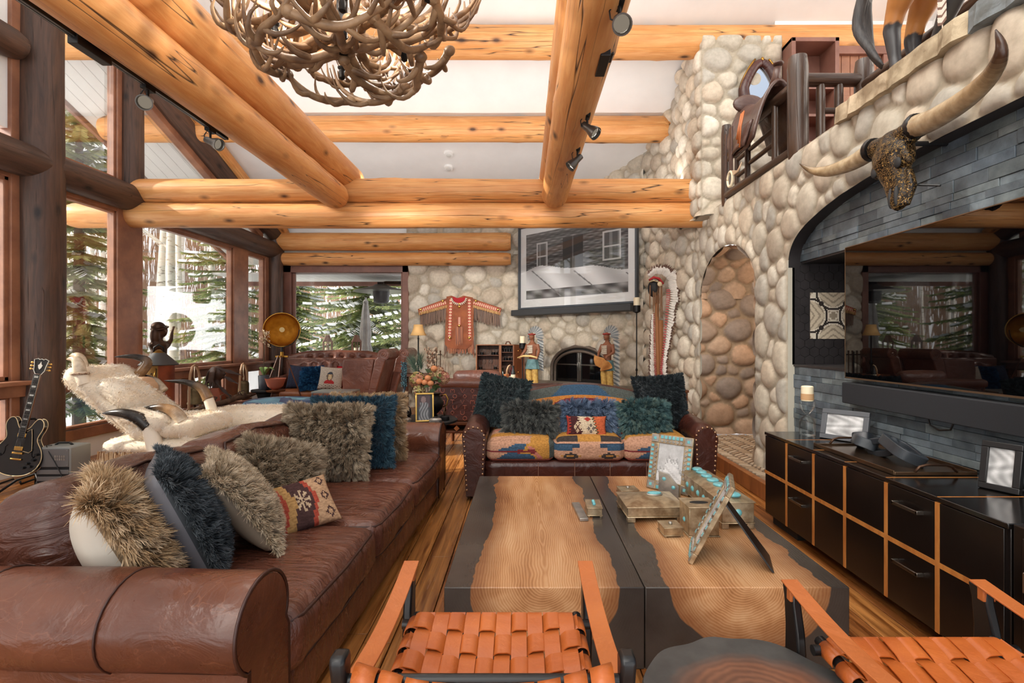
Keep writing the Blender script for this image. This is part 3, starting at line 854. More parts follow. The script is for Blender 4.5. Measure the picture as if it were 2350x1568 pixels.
for i in range(52):
    a = rr_.uniform(-.02, 1.0); d = rr_.uniform(17, 46)
    AS.append((-5.2 - d * math.sin(a * 1.3 + .12), 9.0 + d * math.cos(a * 1.3 + .12), rr_.uniform(.09, .15)))
for i, (x, y, r) in enumerate(AS): aspen(i, x, y, r, rr_.uniform(11, 15), 100 + i)
# winter brush between the trunks
rs = np.random.RandomState(9); V, F = [], []
for i in range(7000):
    a = rs.uniform(-.05, 1.62); d = rs.uniform(15, 60)
    x, y = -5.2 - d * math.sin(a), 8.5 + d * math.cos(a); z = hill_z(x, y)
    h = rs.uniform(1.0, 4.6); wv = rs.uniform(.012, .03) * (1 + d / 30); dx, dy = rs.uniform(-.5, .5, 2)
    tx, ty = math.cos(a) * wv, math.sin(a) * wv; n0 = len(V)
    V += [(x - tx, y - ty, z), (x + tx, y + ty, z), (x + dx + tx * .3, y + dy, z + h), (x + dx - tx * .3, y + dy, z + h)]
    F.append((n0, n0 + 1, n0 + 2, n0 + 3))
o = obj_np('undergrowth', np.array(V), np.array(F), M['brush'], None, None, smooth=0)
tag(o, 'bare brown winter brush between the aspens', 'undergrowth', kind='stuff')
# rail fence
ft = thing('rail_fence', 'wooden rail fence standing in the snow beyond the aspens', 'fence', (0, 0, 0))
fm = mat('weathered_fence', (120, 108, 98), .8)
pa, pb = Vector((-22, 16.5, 0)), Vector((-6.2, 30.5, 0))
for k in range(8):
    p = pa.lerp(pb, k / 7); z = hill_z(p.x, p.y); m = MB(); m.bb(p.x - .09, p.x + .09, p.y - .09, p.y + .09, z - .1, z + 1.35); obj('post', m, fm, ft)
for q in (.45, .85, 1.22):
    m = MB(); m.tube([Vector((p.x, p.y, hill_z(p.x, p.y) + q)) for p in (pa.lerp(pb, k / 14) for k in range(15))], .055, 6); obj('rail', m, fm, ft)
# terrace furniture beyond the far window
u = thing('patio_umbrella', 'closed grey patio umbrella on the snowy terrace', 'umbrella', (-3.86, 12.3, GZ))
m = MB(); prof = []
def umb(a_, v):
    an = a_ * 2 * PI; r = .06 + .15 * (1 - v) ** .8 * (.8 + .35 * math.cos(an * 7)); r = r * (1 - .25 * math.exp(-((v - .45) / .08) ** 2))
    return (r * math.cos(an), r * math.sin(an), .9 + 1.75 * v)
m.surf(umb, 42, 24, wrap=True); m.ell((0, 0, 2.68), (.07, .07, .07), 10, 6); obj('canopy', m, mat('umbrella_canvas', (176, 172, 166), .85, c2=(150, 146, 142), sc=6), u, smooth=180)
m = MB(); m.tube([(0, 0, 0), (0, 0, 2.8)], .025, 8); obj('pole', m, M['steel'], u); m = MB(); m.lathe([(.3, 0), (.3, .06), (.06, .1)], seg=20); obj('base', m, M['iron'], u)
hp = W(875, 668, 11.4)
h = thing('patio_heater', 'dark mushroom patio heater hanging under the eave outside', 'heater', hp)
m = MB(); m.lathe([(.62, -.02), (.6, 0), (.2, .1), (.14, .14)], seg=32); obj('reflector', m, M['steel'], h)
m = MB(); m.lathe([(.13, -.28), (.17, -.24), (.19, .02), (.12, .05)], seg=20); obj('burner', m, M['iron'], h)
m = MB(); m.tube([(0, 0, .1), (0, 0, .17), (.1, 0, .19), (.9, 0, .19)], .035, 8); m.bb(-.07, .07, -.07, .07, .1, .2); obj('arm', m, M['iron'], h)
for px, lb in ((752, 'rusty terrace lantern left of the closed umbrella'), (818, 'rusty terrace lantern close beside the closed umbrella')):
    p = W(px, 806, 11.9); t = thing('terrace_lantern', lb, 'lantern', (p.x, p.y, p.z - .12), 0, 'lanterns on the terrace wall')
    m = MB(); m.lathe([(.13, 0), (.14, .02), (.11, .05)], seg=6); m.lathe([(.13, .34), (.08, .42), (.05, .5)], seg=6)
    for k in range(6): a = k * PI / 3; m.tube([(.11 * math.cos(a), .11 * math.sin(a), .04), (.11 * math.cos(a), .11 * math.sin(a), .36)], .012, 5)
    obj('cage', m, mat('rust', (120, 84, 66), .7), t, smooth=20); m = MB(); m.lathe([(.06, .04), (.06, .2)], seg=12); obj('candle', m, M['wax'], t)
m = MB(); m.bb(-6.5, .5, 11.7, 12.3, GZ, .86); struct('wall_terrace', m, M['snow'])
# ================================================================== soft furnishings
def wob(v, sd, sc):
    return (math.sin(v[0] * sc + sd) * math.sin(v[1] * sc * 1.3 + sd * 2.1) + .6 * math.sin(v[2] * sc * 1.7 + v[0] * sc * .8 + sd * .7) + .4 * math.sin(v[1] * sc * 2.9 + v[0] * sc * 1.9 + sd)) / 2

def soft_box(mb, c, size, p=.28, crown=.0, wr=.0, seed=0, seg=40, rings=20, rot=None, colfn=None, wsc=9):
    """an upholstered block: rounded box, domed top, gentle creases"""
    sg = lambda t: math.copysign(abs(t) ** p, t)
    mt = Euler(rot).to_matrix() if rot is not None else Matrix.Identity(3)
    vs, fs, cs = [], [], []
    for i in range(rings + 1):
        th = PI * i / rings
        # bunch rows towards the rim so that the faces stay even
        for k in range(seg):
            a = 2 * PI * k / seg
            n = Vector((sg(math.sin(th)) * sg(math.cos(a)), sg(math.sin(th)) * sg(math.sin(a)), sg(math.cos(th))))
            d = Vector((n.x * size[0] / 2, n.y * size[1] / 2, n.z * size[2] / 2))
            d.z += crown * max(0, n.z) * (1 - n.x ** 2) ** .6 * (1 - n.y ** 2) ** .6
            if wr: d += n.normalized() * wr * wob(d, seed, wsc)
            vs.append(mt @ d + Vector(c))
            cs.append(n)
    for i in range(rings):
        for k in range(seg):
            a, b = i * seg + k, i * seg + (k + 1) % seg
            fs.append((b, a, a + seg, b + seg))
    mb.add(vs, fs)
    if colfn:
        mb.fc[-len(fs):] = [colfn((cs[f[0]] + cs[f[1]] + cs[f[2]] + cs[f[3]]) / 4) for f in fs]
    return mb

def box_soft(mb, x0, x1, y0, y1, z0, z1, n=12, rad=.05, crown=.03, wr=.0, seed=0, colfn=None, wsc=9):
    """a block cushion on an even grid: six gridded faces pushed onto a rounded box"""
    hx, hy, hz = (x1 - x0) / 2, (y1 - y0) / 2, (z1 - z0) / 2
    c = Vector(((x0 + x1) / 2, (y0 + y1) / 2, (z0 + z1) / 2)); H = (hx, hy, hz)
    for ax in range(3):
        o1, o2 = (ax + 1) % 3, (ax + 2) % 3
        n1 = max(4, int(n * H[o1] / max(H) + .5)); n2 = max(4, int(n * H[o2] / max(H) + .5))
        for s in (-1, 1):
            vs, fs, qs = [], [], []
            for j in range(n2 + 1):
                for i in range(n1 + 1):
                    q = [0, 0, 0]; q[ax] = s; q[o1] = 2 * i / n1 - 1; q[o2] = 2 * j / n2 - 1
                    P = Vector((q[0] * hx, q[1] * hy, q[2] * hz))
                    inner = Vector((max(-hx + rad, min(hx - rad, P.x)), max(-hy + rad, min(hy - rad, P.y)), max(-hz + rad, min(hz - rad, P.z))))
                    d = P - inner
                    nn = d.normalized() if d.length > 1e-6 else Vector((0, 0, 1))
                    P2 = inner + nn * rad if d.length > 1e-6 else P
                    fx, fy, fz = 1 - q[0] ** 2, 1 - q[1] ** 2, 1 - q[2] ** 2
                    P2.z += crown * q[2] * (max(fx, 0) * max(fy, 0)) ** .5 if q[2] > 0 else 0
                    P2.x += crown * .5 * q[0] * (max(fy, 0) * max(fz, 0)) ** .5
                    P2.y += crown * .5 * q[1] * (max(fx, 0) * max(fz, 0)) ** .5
                    if wr: P2 += nn * wr * wob(P2, seed, wsc)
                    vs.append(P2 + c); qs.append(Vector(q))
            for j in range(n2):
                for i in range(n1):
                    f = (j * (n1 + 1) + i, j * (n1 + 1) + i + 1, (j + 1) * (n1 + 1) + i + 1, (j + 1) * (n1 + 1) + i)
                    fs.append(f if s > 0 else f[::-1])
            mb.add(vs, fs)
            if colfn: mb.fc[-len(fs):] = [colfn((qs[f[0]] + qs[f[2]]) / 2) for f in fs]
    return mb

def weld(o, d=.0005):
    w_ = o.modifiers.new('w', 'WELD'); w_.merge_threshold = d
    return o

def fur_blades(name, P, Nn, L, wd, cols, parent, seed=0, clump=.45, K=None, droop=(0, 0, -.25), var=.16, spread=.35):
    rs = np.random.RandomState(seed); n = len(P)
    D = Nn + rs.normal(0, spread, (n, 3)) + np.array(droop)
    D /= np.linalg.norm(D, axis=1)[:, None]
    ln = L * rs.uniform(.65, 1.2, n)[:, None]
    T = P + D * ln
    K = K or max(8, n // 28)
    ci = rs.choice(n, K, replace=False)
    best = np.zeros(n, int)
    for a in range(0, n, 2000):
        q = ((P[a:a + 2000, None] - P[None, ci]) ** 2).sum(2); best[a:a + 2000] = q.argmin(1)
    CT = T[ci][best]
    T = T * (1 - clump) + CT * clump
    mid = P * .45 + T * .55 + Nn * ln * .14
    S = np.cross(D, rs.normal(0, 1, (n, 3))); S /= np.linalg.norm(S, axis=1)[:, None] + 1e-9
    S *= wd * .62 * rs.uniform(.7, 1.2, n)[:, None]
    V = np.stack([P - S, P + S, mid + S * .8, mid - S * .8, T + S * .15, T - S * .15], 1).reshape(-1, 3)
    b = np.arange(n)[:, None] * 6
    F = np.concatenate([b + np.array([[0, 1, 2, 3]]), b + np.array([[3, 2, 4, 5]])])
    pc = np.array([lin(c) for c in cols])
    cc = pc[rs.randint(0, len(pc), K)][best] * rs.uniform(1 - var, 1 + var, (n, 1))
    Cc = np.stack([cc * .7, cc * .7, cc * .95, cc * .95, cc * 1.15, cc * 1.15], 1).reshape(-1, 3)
    o = obj_np(name, V, F, M['fur'], parent, Cc, smooth=180)
    o['kind'] = 'stuff'
    return o

def pil(u, v, w, h, t):
    """front surface of a square cushion, u and v in -1..1; local x wide, z high, front towards -y"""
    e = max(0, (1 - u * u) * (1 - v * v)) ** .42
    x = w / 2 * u * (1 - .07 * (1 - v * v) * abs(u)); z = h / 2 * v * (1 - .07 * (1 - u * u) * abs(v))
    return x, -t / 2 * e, z

def pillow_mesh(w, h, t, n=22, front=None, back=None):
    mb = MB()
    for sgn in (1, -1):
        def fn(a, b):
            x, y, z = pil(2 * a - 1, 2 * b - 1, w, h, t); return (x * sgn, y * sgn, z)
        f = front if sgn > 0 else (back if back else front)
        mb.surf(fn, n, n, colfn=(f if f else None))
    return mb

def plain_pillow(name, label, loc, rot, w, h, t, front, back=None, group=None, m='weave', n=40, cat='cushion'):
    th = thing(name, label, cat, loc, 0, group, rot)
    weld(obj('cover', pillow_mesh(w, h, t, n, front, back), M[m], th, smooth=180))
    return th

def fur_pillow(label, loc, rot, w, h, t, cols, L=.05, n=9000, back=(206, 196, 182), group=None, seed=1, wd=.0022, both=False, edge=.25, clump=.45, droop=(0, 0, -.25), name='fur_cushion'):
    th = thing(name, label, 'cushion', loc, 0, group, rot)
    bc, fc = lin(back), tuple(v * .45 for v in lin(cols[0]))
    weld(obj('cover', pillow_mesh(w, h, t, 18, lambda u, v: fc, lambda u, v: bc), M['paint'], th, smooth=180))
    n = int(n * 1.9)
    rs = np.random.RandomState(seed)
    ne = int(n * edge)
    u = rs.uniform(-.99, .99, n); v = rs.uniform(-.99, .99, n)
    k = rs.rand(ne) < .5; s = np.where(rs.rand(ne) < .5, -1, 1) * rs.uniform(.93, .995, ne)
    u[:ne] = np.where(k, s, u[:ne]); v[:ne] = np.where(k, v[:ne], s)
    e = np.maximum(0, (1 - u * u) * (1 - v * v))
    X = w / 2 * u * (1 - .07 * (1 - v * v) * np.abs(u)); Z = h / 2 * v * (1 - .07 * (1 - u * u) * np.abs(v)); Y = -t / 2 * e ** .42
    P = np.stack([X, Y, Z], 1)
    Nn = np.stack([u * np.abs(u) ** 4 * 1.6, -np.ones(n) * .8 * (e ** .3 + .12), v * np.abs(v) ** 4 * 1.6], 1)
    Nn /= np.linalg.norm(Nn, axis=1)[:, None]
    if both:
        fl_ = rs.rand(n) < .45; P[fl_, 1] *= -1; Nn[fl_, 1] *= -1
    mt = Euler(rot).to_matrix().inverted(); dr = mt @ Vector(droop)
    fur_blades('fur', P, Nn, L, wd, cols, th, seed, clump, droop=tuple(dr))
    return th

# ------------------------------------------------------------------ the long brown leather sofa
sf = thing('leather_sofa', 'long worn brown leather sofa heaped with fur cushions on the left', 'sofa', (-1.30, 3.0, 0), -.033)
m = MB(); m.bb(-.58, .50, -1.47, 1.45, .07, .27); obj('base', m, M['leather'], sf, bev=.02)
m = MB(); box_soft(m, .44, .535, -1.30, 1.28, .05, .27, 30, .03, .0, .006, 3, wsc=14); weld(obj('front_rail', m, M['leather_seat'], sf, smooth=180))
sy = [-1.29, -.415, .37, 1.27]
for k in range(3):
    m = MB(); box_soft(m, -.26, .57, sy[k] + .004, sy[k + 1] - .004, .25, .452, 40, .055, .035, .006, k * 2.3, wsc=13)
    cu = weld(obj('seat_cushion', m, M['leather_seat'], sf, smooth=180))
    a, b = sy[k] + .02, sy[k + 1] - .02
    for z, nm in ((.432, 'piping'), (.272, 'piping')):
        q = MB(); q.tube([(-.2, a, z), (.50, a, z), (.545, a + .015, z), (.562, a + .06, z), (.575, (a + b) / 2, z), (.562, b - .06, z), (.545, b - .015, z), (.50, b, z), (-.2, b, z)], .007, 6)
        obj(nm, q, M['welt'], cu, smooth=180)
for k in range(3):
    m = MB(); box_soft(m, -.16, .16, sy[k] + .005, sy[k + 1] - .005, -.265, .255, 30, .09, .05, .012, 5 + k * 1.7, wsc=11)
    cu = weld(obj('back_cushion', m, M['leather_back'], sf, smooth=180)); cu.location = (-.36, 0, .588); cu.rotation_euler = (0, -.2, 0)
    q = MB(); a, b = sy[k] + .05, sy[k + 1] - .05
    q.tube([(.145, a, .19), (.13, a + .03, .243), (.12, (a + b) / 2, .272), (.13, b - .03, .243), (.145, b, .19)], .007, 6); obj('piping', q, M['welt'], cu, smooth=180)
m = MB(); box_soft(m, -.66, -.46, -1.42, 1.40, .07, .735, 26, .07, .02, .006, 9); weld(obj('back_frame', m, M['leather_back'], sf, smooth=180))
def arm(y, s):
    prof = []
    cy, cz, r = y, .535, .142
    prof += [(cy + s * -.16, .06), (cy + s * -.155, .44)]
    for k in range(21):
        a = PI * (1.0 + .13) - (PI * 1.42) * k / 20
        prof.append((cy + s * r * 1.04 * math.cos(a), cz + r * math.sin(a)))
    prof += [(cy + s * .075, .425), (cy + s * .08, .06)]
    m = MB(); n = len(prof); xs = [-.6 + 1.15 * i / 24 for i in range(25)]
    vs = []
    for i, x in enumerate(xs):
        sc = 1.0 - (.06 if i in (0, 24) else 0)
        for py, pz in prof:
            vs.append((x, cy + (py - cy) * sc + .004 * math.sin(x * 9 + pz * 11), cz + (pz - cz) * sc))
    fs = [(i * n + k, i * n + (k + 1) % n, (i + 1) * n + (k + 1) % n, (i + 1) * n + k) for i in range(24) for k in range(n)]
    fs += [tuple(range(n)), tuple(range(25 * n - 1, 24 * n - 1, -1))]
    m.add(vs, fs); o = obj('arm', m, M['leather'], sf, smooth=60)
    for x in (-.28, .14):
        q = MB(); q.tube([(x, cy + (py - cy) * 1.008, cz + (pz - cz) * 1.008) for py, pz in prof[1:-1]], .0035, 5); obj('seam', q, M['welt'], o, smooth=180)
    q = MB(); q.tube([(.546, py, pz) for py, pz in prof] , .006, 6); obj('piping', q, M['welt'], o, smooth=180)
    q = MB(); q.tube([(-.58, cy + s * .085, .428), (.54, cy + s * .085, .428)], .007, 6); obj('seam', q, M['welt'], o, smooth=180)
arm(-1.435, -1); arm(1.42, 1)
for x in (-.5, .45):
    for y in (-1.4, 1.38):
        m = MB(); m.lathe([(.03, 0), (.045, .03), (.05, .08)], (x, y, 0), 14); obj('foot', m, M['black'], sf)
# ------------------------------------------------------------------ cushions along it
TAN = [(190, 160, 122), (206, 176, 138), (170, 138, 100), (216, 190, 156)]
TAU = [(170, 150, 124), (188, 170, 144), (148, 128, 104), (200, 182, 156)]
NAV = [(82, 88, 92), (96, 102, 106), (66, 72, 76)]
TEA = [(62, 92, 108), (76, 106, 120), (52, 76, 92)]
BEI = [(204, 184, 156), (218, 200, 174), (182, 162, 134)]
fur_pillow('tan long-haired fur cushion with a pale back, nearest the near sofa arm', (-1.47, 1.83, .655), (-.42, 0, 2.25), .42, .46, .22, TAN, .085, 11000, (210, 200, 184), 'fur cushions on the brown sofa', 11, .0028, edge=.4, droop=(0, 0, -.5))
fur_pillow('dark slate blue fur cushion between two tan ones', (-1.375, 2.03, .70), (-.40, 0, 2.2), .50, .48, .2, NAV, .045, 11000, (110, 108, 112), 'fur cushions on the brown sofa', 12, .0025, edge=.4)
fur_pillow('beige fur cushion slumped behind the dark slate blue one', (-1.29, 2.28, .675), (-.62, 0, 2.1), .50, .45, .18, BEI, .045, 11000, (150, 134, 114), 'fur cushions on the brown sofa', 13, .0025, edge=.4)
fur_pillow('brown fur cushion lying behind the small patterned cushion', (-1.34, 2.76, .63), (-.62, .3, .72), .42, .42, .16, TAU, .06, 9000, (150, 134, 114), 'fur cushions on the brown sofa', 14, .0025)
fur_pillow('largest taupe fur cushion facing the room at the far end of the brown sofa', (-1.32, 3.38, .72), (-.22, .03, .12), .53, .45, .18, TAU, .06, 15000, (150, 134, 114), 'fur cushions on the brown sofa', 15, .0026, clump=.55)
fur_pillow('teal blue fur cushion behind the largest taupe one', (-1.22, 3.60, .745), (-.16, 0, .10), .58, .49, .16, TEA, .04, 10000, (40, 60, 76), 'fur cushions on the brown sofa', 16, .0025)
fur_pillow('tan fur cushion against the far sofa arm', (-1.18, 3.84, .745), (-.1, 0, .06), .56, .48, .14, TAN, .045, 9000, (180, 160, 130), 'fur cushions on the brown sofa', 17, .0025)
RED, MUS, DRK, CRM, TANK = lin((186, 84, 66)), lin((196, 154, 98)), lin((86, 62, 60)), lin((214, 188, 156)), lin((206, 168, 132))
def kil_small(u, v):
    z = u + .12 * math.floor(abs(v - .5) * 8) / 4
    if z < .2: return RED
    if z < .34: return MUS
    if z < .62:
        du, dv = (u - .44) / .13, (v - .5) / .22
        rr, an = math.hypot(du, dv), math.atan2(dv, du)
        if rr < 1 and (math.cos(8 * an) > -.05 or rr < .12): return CRM
        return DRK
    if z < .69: return RED
    du, dv = (u - .84) / .09, ((v * 3) % 1 - .5) / .36
    if .55 < abs(du) + abs(dv) < .95: return DRK
    return TANK
plain_pillow('kilim_cushion', 'small kilim cushion with a cream snowflake on dark brown', (-1.11, 2.54, .565), (-.8, -.1, .75), .30, .28, .11, kil_small, lambda u, v: CRM)

# ------------------------------------------------------------------ the kilim covered sofa
ks = thing('kilim_sofa', 'kilim covered sofa with studded leather arms behind the coffee tables', 'sofa', (.585, 4.36, 0))
P_ = lin((208, 160, 132)); PK = lin((206, 128, 116)); BL = lin((70, 98, 124)); DBL = lin((54, 76, 98)); MU = lin((204, 148, 74)); MR = lin((132, 54, 58)); GR = lin((96, 102, 98)); OR = lin((214, 140, 70)); CH = lin((74, 66, 62)); RD = lin((176, 66, 56))
def strip(q):
    """unrolls a cushion: front from the bottom edge (0) to the top edge (.5), then back over the top (1)"""
    u = (q.x + 1) / 2
    if abs(q.y + 1) < .01: return u, (q.z + 1) / 4
    if abs(q.z - 1) < .01: return u, .5 + (q.y + 1) / 4
    return u, (q.z + 1) / 4
def st_(x, n): return math.floor(x * n) / n
def kil_side(q):
    u, v = strip(q)
    if v < .05: return PK
    if .22 < v < .27 and u < .75: return MR
    if abs(v - .245) < .06 and .45 < u < .72: return MR if abs(v - .245) + abs(u - .58) * .3 > .05 else MU
    if u > .93: return GR
    d = st_(v, 40) * .9
    if abs(u - (.62 + (.36 - d) * .6)) < .035 and v < .36: return PK
    if u > .55 + abs(.3 - d) * .75: return MU
    if v < .22 and u > .08 + d * 1.2: return BL
    if .27 < v < .42 and abs(u - .55) < (.42 - d) * 2.2: return BL
    if v > .5: return MU if (.55 < v < .62 or .8 < v < .9) else (PK if .7 < v < .74 else P_)
    return P_
def kil_mid(q):
    u, v = strip(q); a = abs(u - .5) * 2
    if v < .03: return PK
    if .06 < v < .22:
        da, dv = abs(a - .55), abs(v - .14)
        if st_(da, 24) * .3 + dv < .085: return MU if (da > .2 or dv < .015 and da < .1) else CH
    if .25 < v < .40 and a > .52: return BL
    if .35 < v < .42 and a > .3: return DBL
    if .40 < v < .45: return P_ if a < .7 else BL
    if v > .45:
        if .5 < v < .56: return CH if a > .35 else MU
        if .56 < v < .7: return PK if st_(a, 10) < .4 and abs(v - .62) < .05 else MU
        if .7 < v < .76: return BL
        return MU if v > .84 else P_
    return P_
sx_ = [-.905, -.31, .31, .905]
for k in range(3):
    m = MB(); box_soft(m, sx_[k] + .004, sx_[k + 1] - .004, .03, .72, .33, .525, 54, .06, .045, 0, 0, kil_mid if k == 1 else kil_side)
    weld(obj('seat_cushion', m, M['weave'], ks, smooth=180, label='seat cushion in pink, mustard and blue kilim'))
def camel(x): return .80 + .15 * math.cos(min(1, abs(x) / .95) * PI / 2) ** 1.5
def kil_back(u, v):
    a = abs(u - .5) * 2
    if v > .8: return BL if a < .34 - (v - .8) * .7 else GR
    if v > .55:
        if a < .3 and abs(v - .66) < .085 and a + abs(v - .66) * 2 < .34: return MR if not (a < .06 and abs(v - .66) < .03) else RD
        if a > .34 and v < .68 and ((a * 9) % 1) * .12 + .55 > v: return BL
        return OR if a < .8 + (v - .55) else GR
    if v > .47: return RD
    return MU if v > .3 else P_
m = MB()
def kb(u, v):
    x = -.9 + 1.8 * u; zt = camel(x); z = .45 + (zt - .45) * v
    return (x, .62 + .12 * v - .05 * math.sin(PI * v), z)
m.surf(kb, 120, 70, colfn=kil_back)
bk = obj('back_cushion', m, M['weave'], ks, smooth=180)
m = MB(); m.add([], [])
ns_ = 60; vs, fs = [], []
for i in range(ns_ + 1):
    x = -.98 + 1.96 * i / ns_; z = camel(x) + .012
    vs += [(x, .66, .08), (x, .735, z - .03), (x, .76, z), (x, .83, z), (x, .86, z - .04), (x, .86, .08)]
for i in range(ns_):
    for k in range(5): fs.append((i * 6 + k, i * 6 + k + 1, (i + 1) * 6 + k + 1, (i + 1) * 6 + k))
fs += [tuple(range(6)), tuple(range(ns_ * 6 + 5, ns_ * 6 - 1, -1))]
m.add(vs, fs); obj('back_frame', m, M['leather_dk'], ks, smooth=50, label='oxblood leather back frame with a humped top')
m = MB(); box_soft(m, -.93, .93, .04, .7, .12, .335, 20, .02, .0); weld(obj('front_rail', m, M['leather_dk'], ks, smooth=60))
m = MB()
for x in (-.45, -.13, .18, .5): m.bb(x - .002, x + .002, .034, .04, .13, .33)
obj('seam', m, mat('pale_stitch', (150, 110, 90), .7), ks)
def karm(s):
    cx = s * 1.01
    prof = [(cx - s * .085, .02)]
    for k in range(25):
        a = -.35 + (PI + .7) * k / 24
        prof.append((cx - s * .112 * math.cos(a) * (1 if a < PI / 2 else 1.0), .545 + .118 * math.sin(a)))
    prof.append((cx + s * .075, .02))
    m = MB(); n = len(prof); vs = []
    for i in range(13):
        t = i / 12; e = .92 if i in (0,) else 1
        for px_, pz_ in prof: vs.append((cx + (px_ - cx) * e, -.02 + (0 if i else .012) + .83 * t, .3 + (pz_ - .3) * (e if i == 0 else 1) + .05 * t * (pz_ > .4)))
    vs = [v for v in vs]
    fs = [(i * n + k, i * n + (k + 1) % n, (i + 1) * n + (k + 1) % n, (i + 1) * n + k) for i in range(12) for k in range(n)] + [tuple(range(n)), tuple(range(13 * n - 1, 12 * n - 1, -1))]
    m.add(vs, fs); o = obj('arm', m, M['leather_dk'], ks, smooth=55)
    q = MB(); path = [Vector((px_, 0, pz_)) for px_, pz_ in prof]; inner = [Vector((cx + (p.x - cx) * .80, 0, .55 + (p.z - .55) * .82 if p.z > .45 else p.z + .03)) for p in path]
    L = [0]
    for a, b in zip(inner, inner[1:]): L.append(L[-1] + (b - a).length)
    d = .02
    while d < L[-1] - .02:
        j = max(i for i in range(len(L)) if L[i] <= d); f = (d - L[j]) / max(1e-6, L[j + 1] - L[j]) if j + 1 < len(L) else 0
        p = inner[j].lerp(inner[min(j + 1, len(inner) - 1)], f); q.disc((p.x, -.010, p.z), .011, (0, -1, 0), 8, .009); d += .042
    obj('nailhead_trim', q, M['nail'], o, smooth=180, label='row of brass nailheads')
karm(-1); karm(1)
for x in (-.98, .98):
    for y in (.03, .78): m = MB(); m.lathe([(.025, 0), (.03, .01), (.022, .03), (.035, .06)], (x, y, 0), 12); obj('foot', m, M['black'], ks)
KG = 'fur cushions on the kilim sofa'
GRN = [(66, 80, 82), (80, 94, 96), (54, 64, 68)]; CHA = [(98, 100, 97), (118, 120, 115), (78, 80, 79)]; BLU = [(112, 132, 158), (132, 152, 178), (92, 110, 138)]; TGR = [(76, 108, 110), (98, 128, 128), (62, 88, 92), (114, 136, 128)]
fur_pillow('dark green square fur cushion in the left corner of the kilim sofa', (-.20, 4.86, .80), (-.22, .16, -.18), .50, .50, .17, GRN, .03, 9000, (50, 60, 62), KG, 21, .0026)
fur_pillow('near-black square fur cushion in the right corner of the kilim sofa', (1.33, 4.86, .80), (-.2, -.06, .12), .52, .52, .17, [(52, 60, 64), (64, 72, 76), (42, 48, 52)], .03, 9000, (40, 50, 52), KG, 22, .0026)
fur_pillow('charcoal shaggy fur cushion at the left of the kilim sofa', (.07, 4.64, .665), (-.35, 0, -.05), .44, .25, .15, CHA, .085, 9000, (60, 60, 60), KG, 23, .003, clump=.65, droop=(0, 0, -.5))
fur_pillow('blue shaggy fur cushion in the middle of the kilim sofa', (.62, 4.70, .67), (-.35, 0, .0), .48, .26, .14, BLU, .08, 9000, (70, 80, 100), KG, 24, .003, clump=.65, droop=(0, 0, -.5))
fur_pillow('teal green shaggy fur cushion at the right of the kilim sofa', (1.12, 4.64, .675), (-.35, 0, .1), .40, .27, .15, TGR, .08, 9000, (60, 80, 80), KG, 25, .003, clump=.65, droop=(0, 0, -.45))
def kil_tri(u, v):
    z = u + .04 * (int(v * 14) % 2)
    if z < .1: return RD
    if z < .42 - .12 * v:
        du, dv = (u - .27) / .12, (v - .42) / .34
        return CRM if abs(du) + abs(dv) < .9 and not abs(abs(du) - abs(dv)) < .12 else lin((80, 44, 46))
    if z < .78 - .14 * v:
        du, dv = (u - .6) / .11, (v - .35) / .3; d2 = abs(u - .52) / .1 + abs(v - .82) / .15
        if d2 < .9: return RD
        return lin((120, 110, 104)) if abs(du) + abs(dv) < .9 and not abs(abs(du) - abs(dv)) < .14 else lin((226, 206, 176))
    if z < .82 - .14 * v: return lin((90, 84, 60))
    return lin((214, 108, 70))
plain_pillow('kilim_cushion', 'small red, cream and orange kilim cushion before the blue fur one', (.575, 4.545, .62), (-.35, .02, .0), .37, .19, .09, kil_tri, lambda u, v: RD)
# ================================================================== coffee tables: log slabs cast in dark resin
def resin_log(name, cx, a, seed):
    m, nt, b, tc = base_mat(name, .27)
    s = N(nt, 'ShaderNodeSeparateXYZ', Vector=tc)
    wn = N(nt, 'ShaderNodeMapping', Vector=tc, Scale=(.5, 1, .5), Location=(seed, seed * 2, 0)).outputs[0]
    edge = math_(nt, 'SUBTRACT', N(nt, 'ShaderNodeTexNoise', Vector=wn, Scale=2.0, Detail=6.0, Roughness=.5).outputs['Fac'], .5)
    x = math_(nt, 'DIVIDE', math_(nt, 'SUBTRACT', s.outputs['X'], cx), a)
    z = math_(nt, 'DIVIDE', math_(nt, 'SUBTRACT', s.outputs['Z'], .36), .29)
    r = math_(nt, 'SQRT', math_(nt, 'ADD', math_(nt, 'MULTIPLY', x, x), math_(nt, 'MULTIPLY', z, z)))
    re = math_(nt, 'ADD', r, math_(nt, 'MULTIPLY', edge, .8))
    rw = math_(nt, 'ADD', r, math_(nt, 'MULTIPLY', math_(nt, 'SUBTRACT', noise(nt, tc, 1.4, (1, .5, 1), 4), .5), .75))
    ring = math_(nt, 'SINE', math_(nt, 'MULTIPLY', rw, 165.0))
    wood = ramp(nt, math_(nt, 'ADD', math_(nt, 'MULTIPLY', ring, .10), noise(nt, tc, 3, (3, .5, 3), 5)), ((.25, lin((158, 106, 66))), (.5, lin((196, 144, 98))), (.8, lin((220, 176, 132)))))
    wood = mix(nt, ramp(nt, re, ((.6, 0.0), (.95, .75))), wood, lin((120, 74, 44)))
    res = ramp(nt, noise(nt, tc, 3.5, (1, 1, 1), 5), ((.3, lin((54, 47, 43))), (.7, lin((76, 69, 63)))))
    base = mix(nt, ramp(nt, re, ((.985, 0.0), (1.0, 1.0))), wood, res)
    nt.links.new(base, b.inputs['Base Color'])
    set_bump(nt, b, ring, .05, .002)
    return m
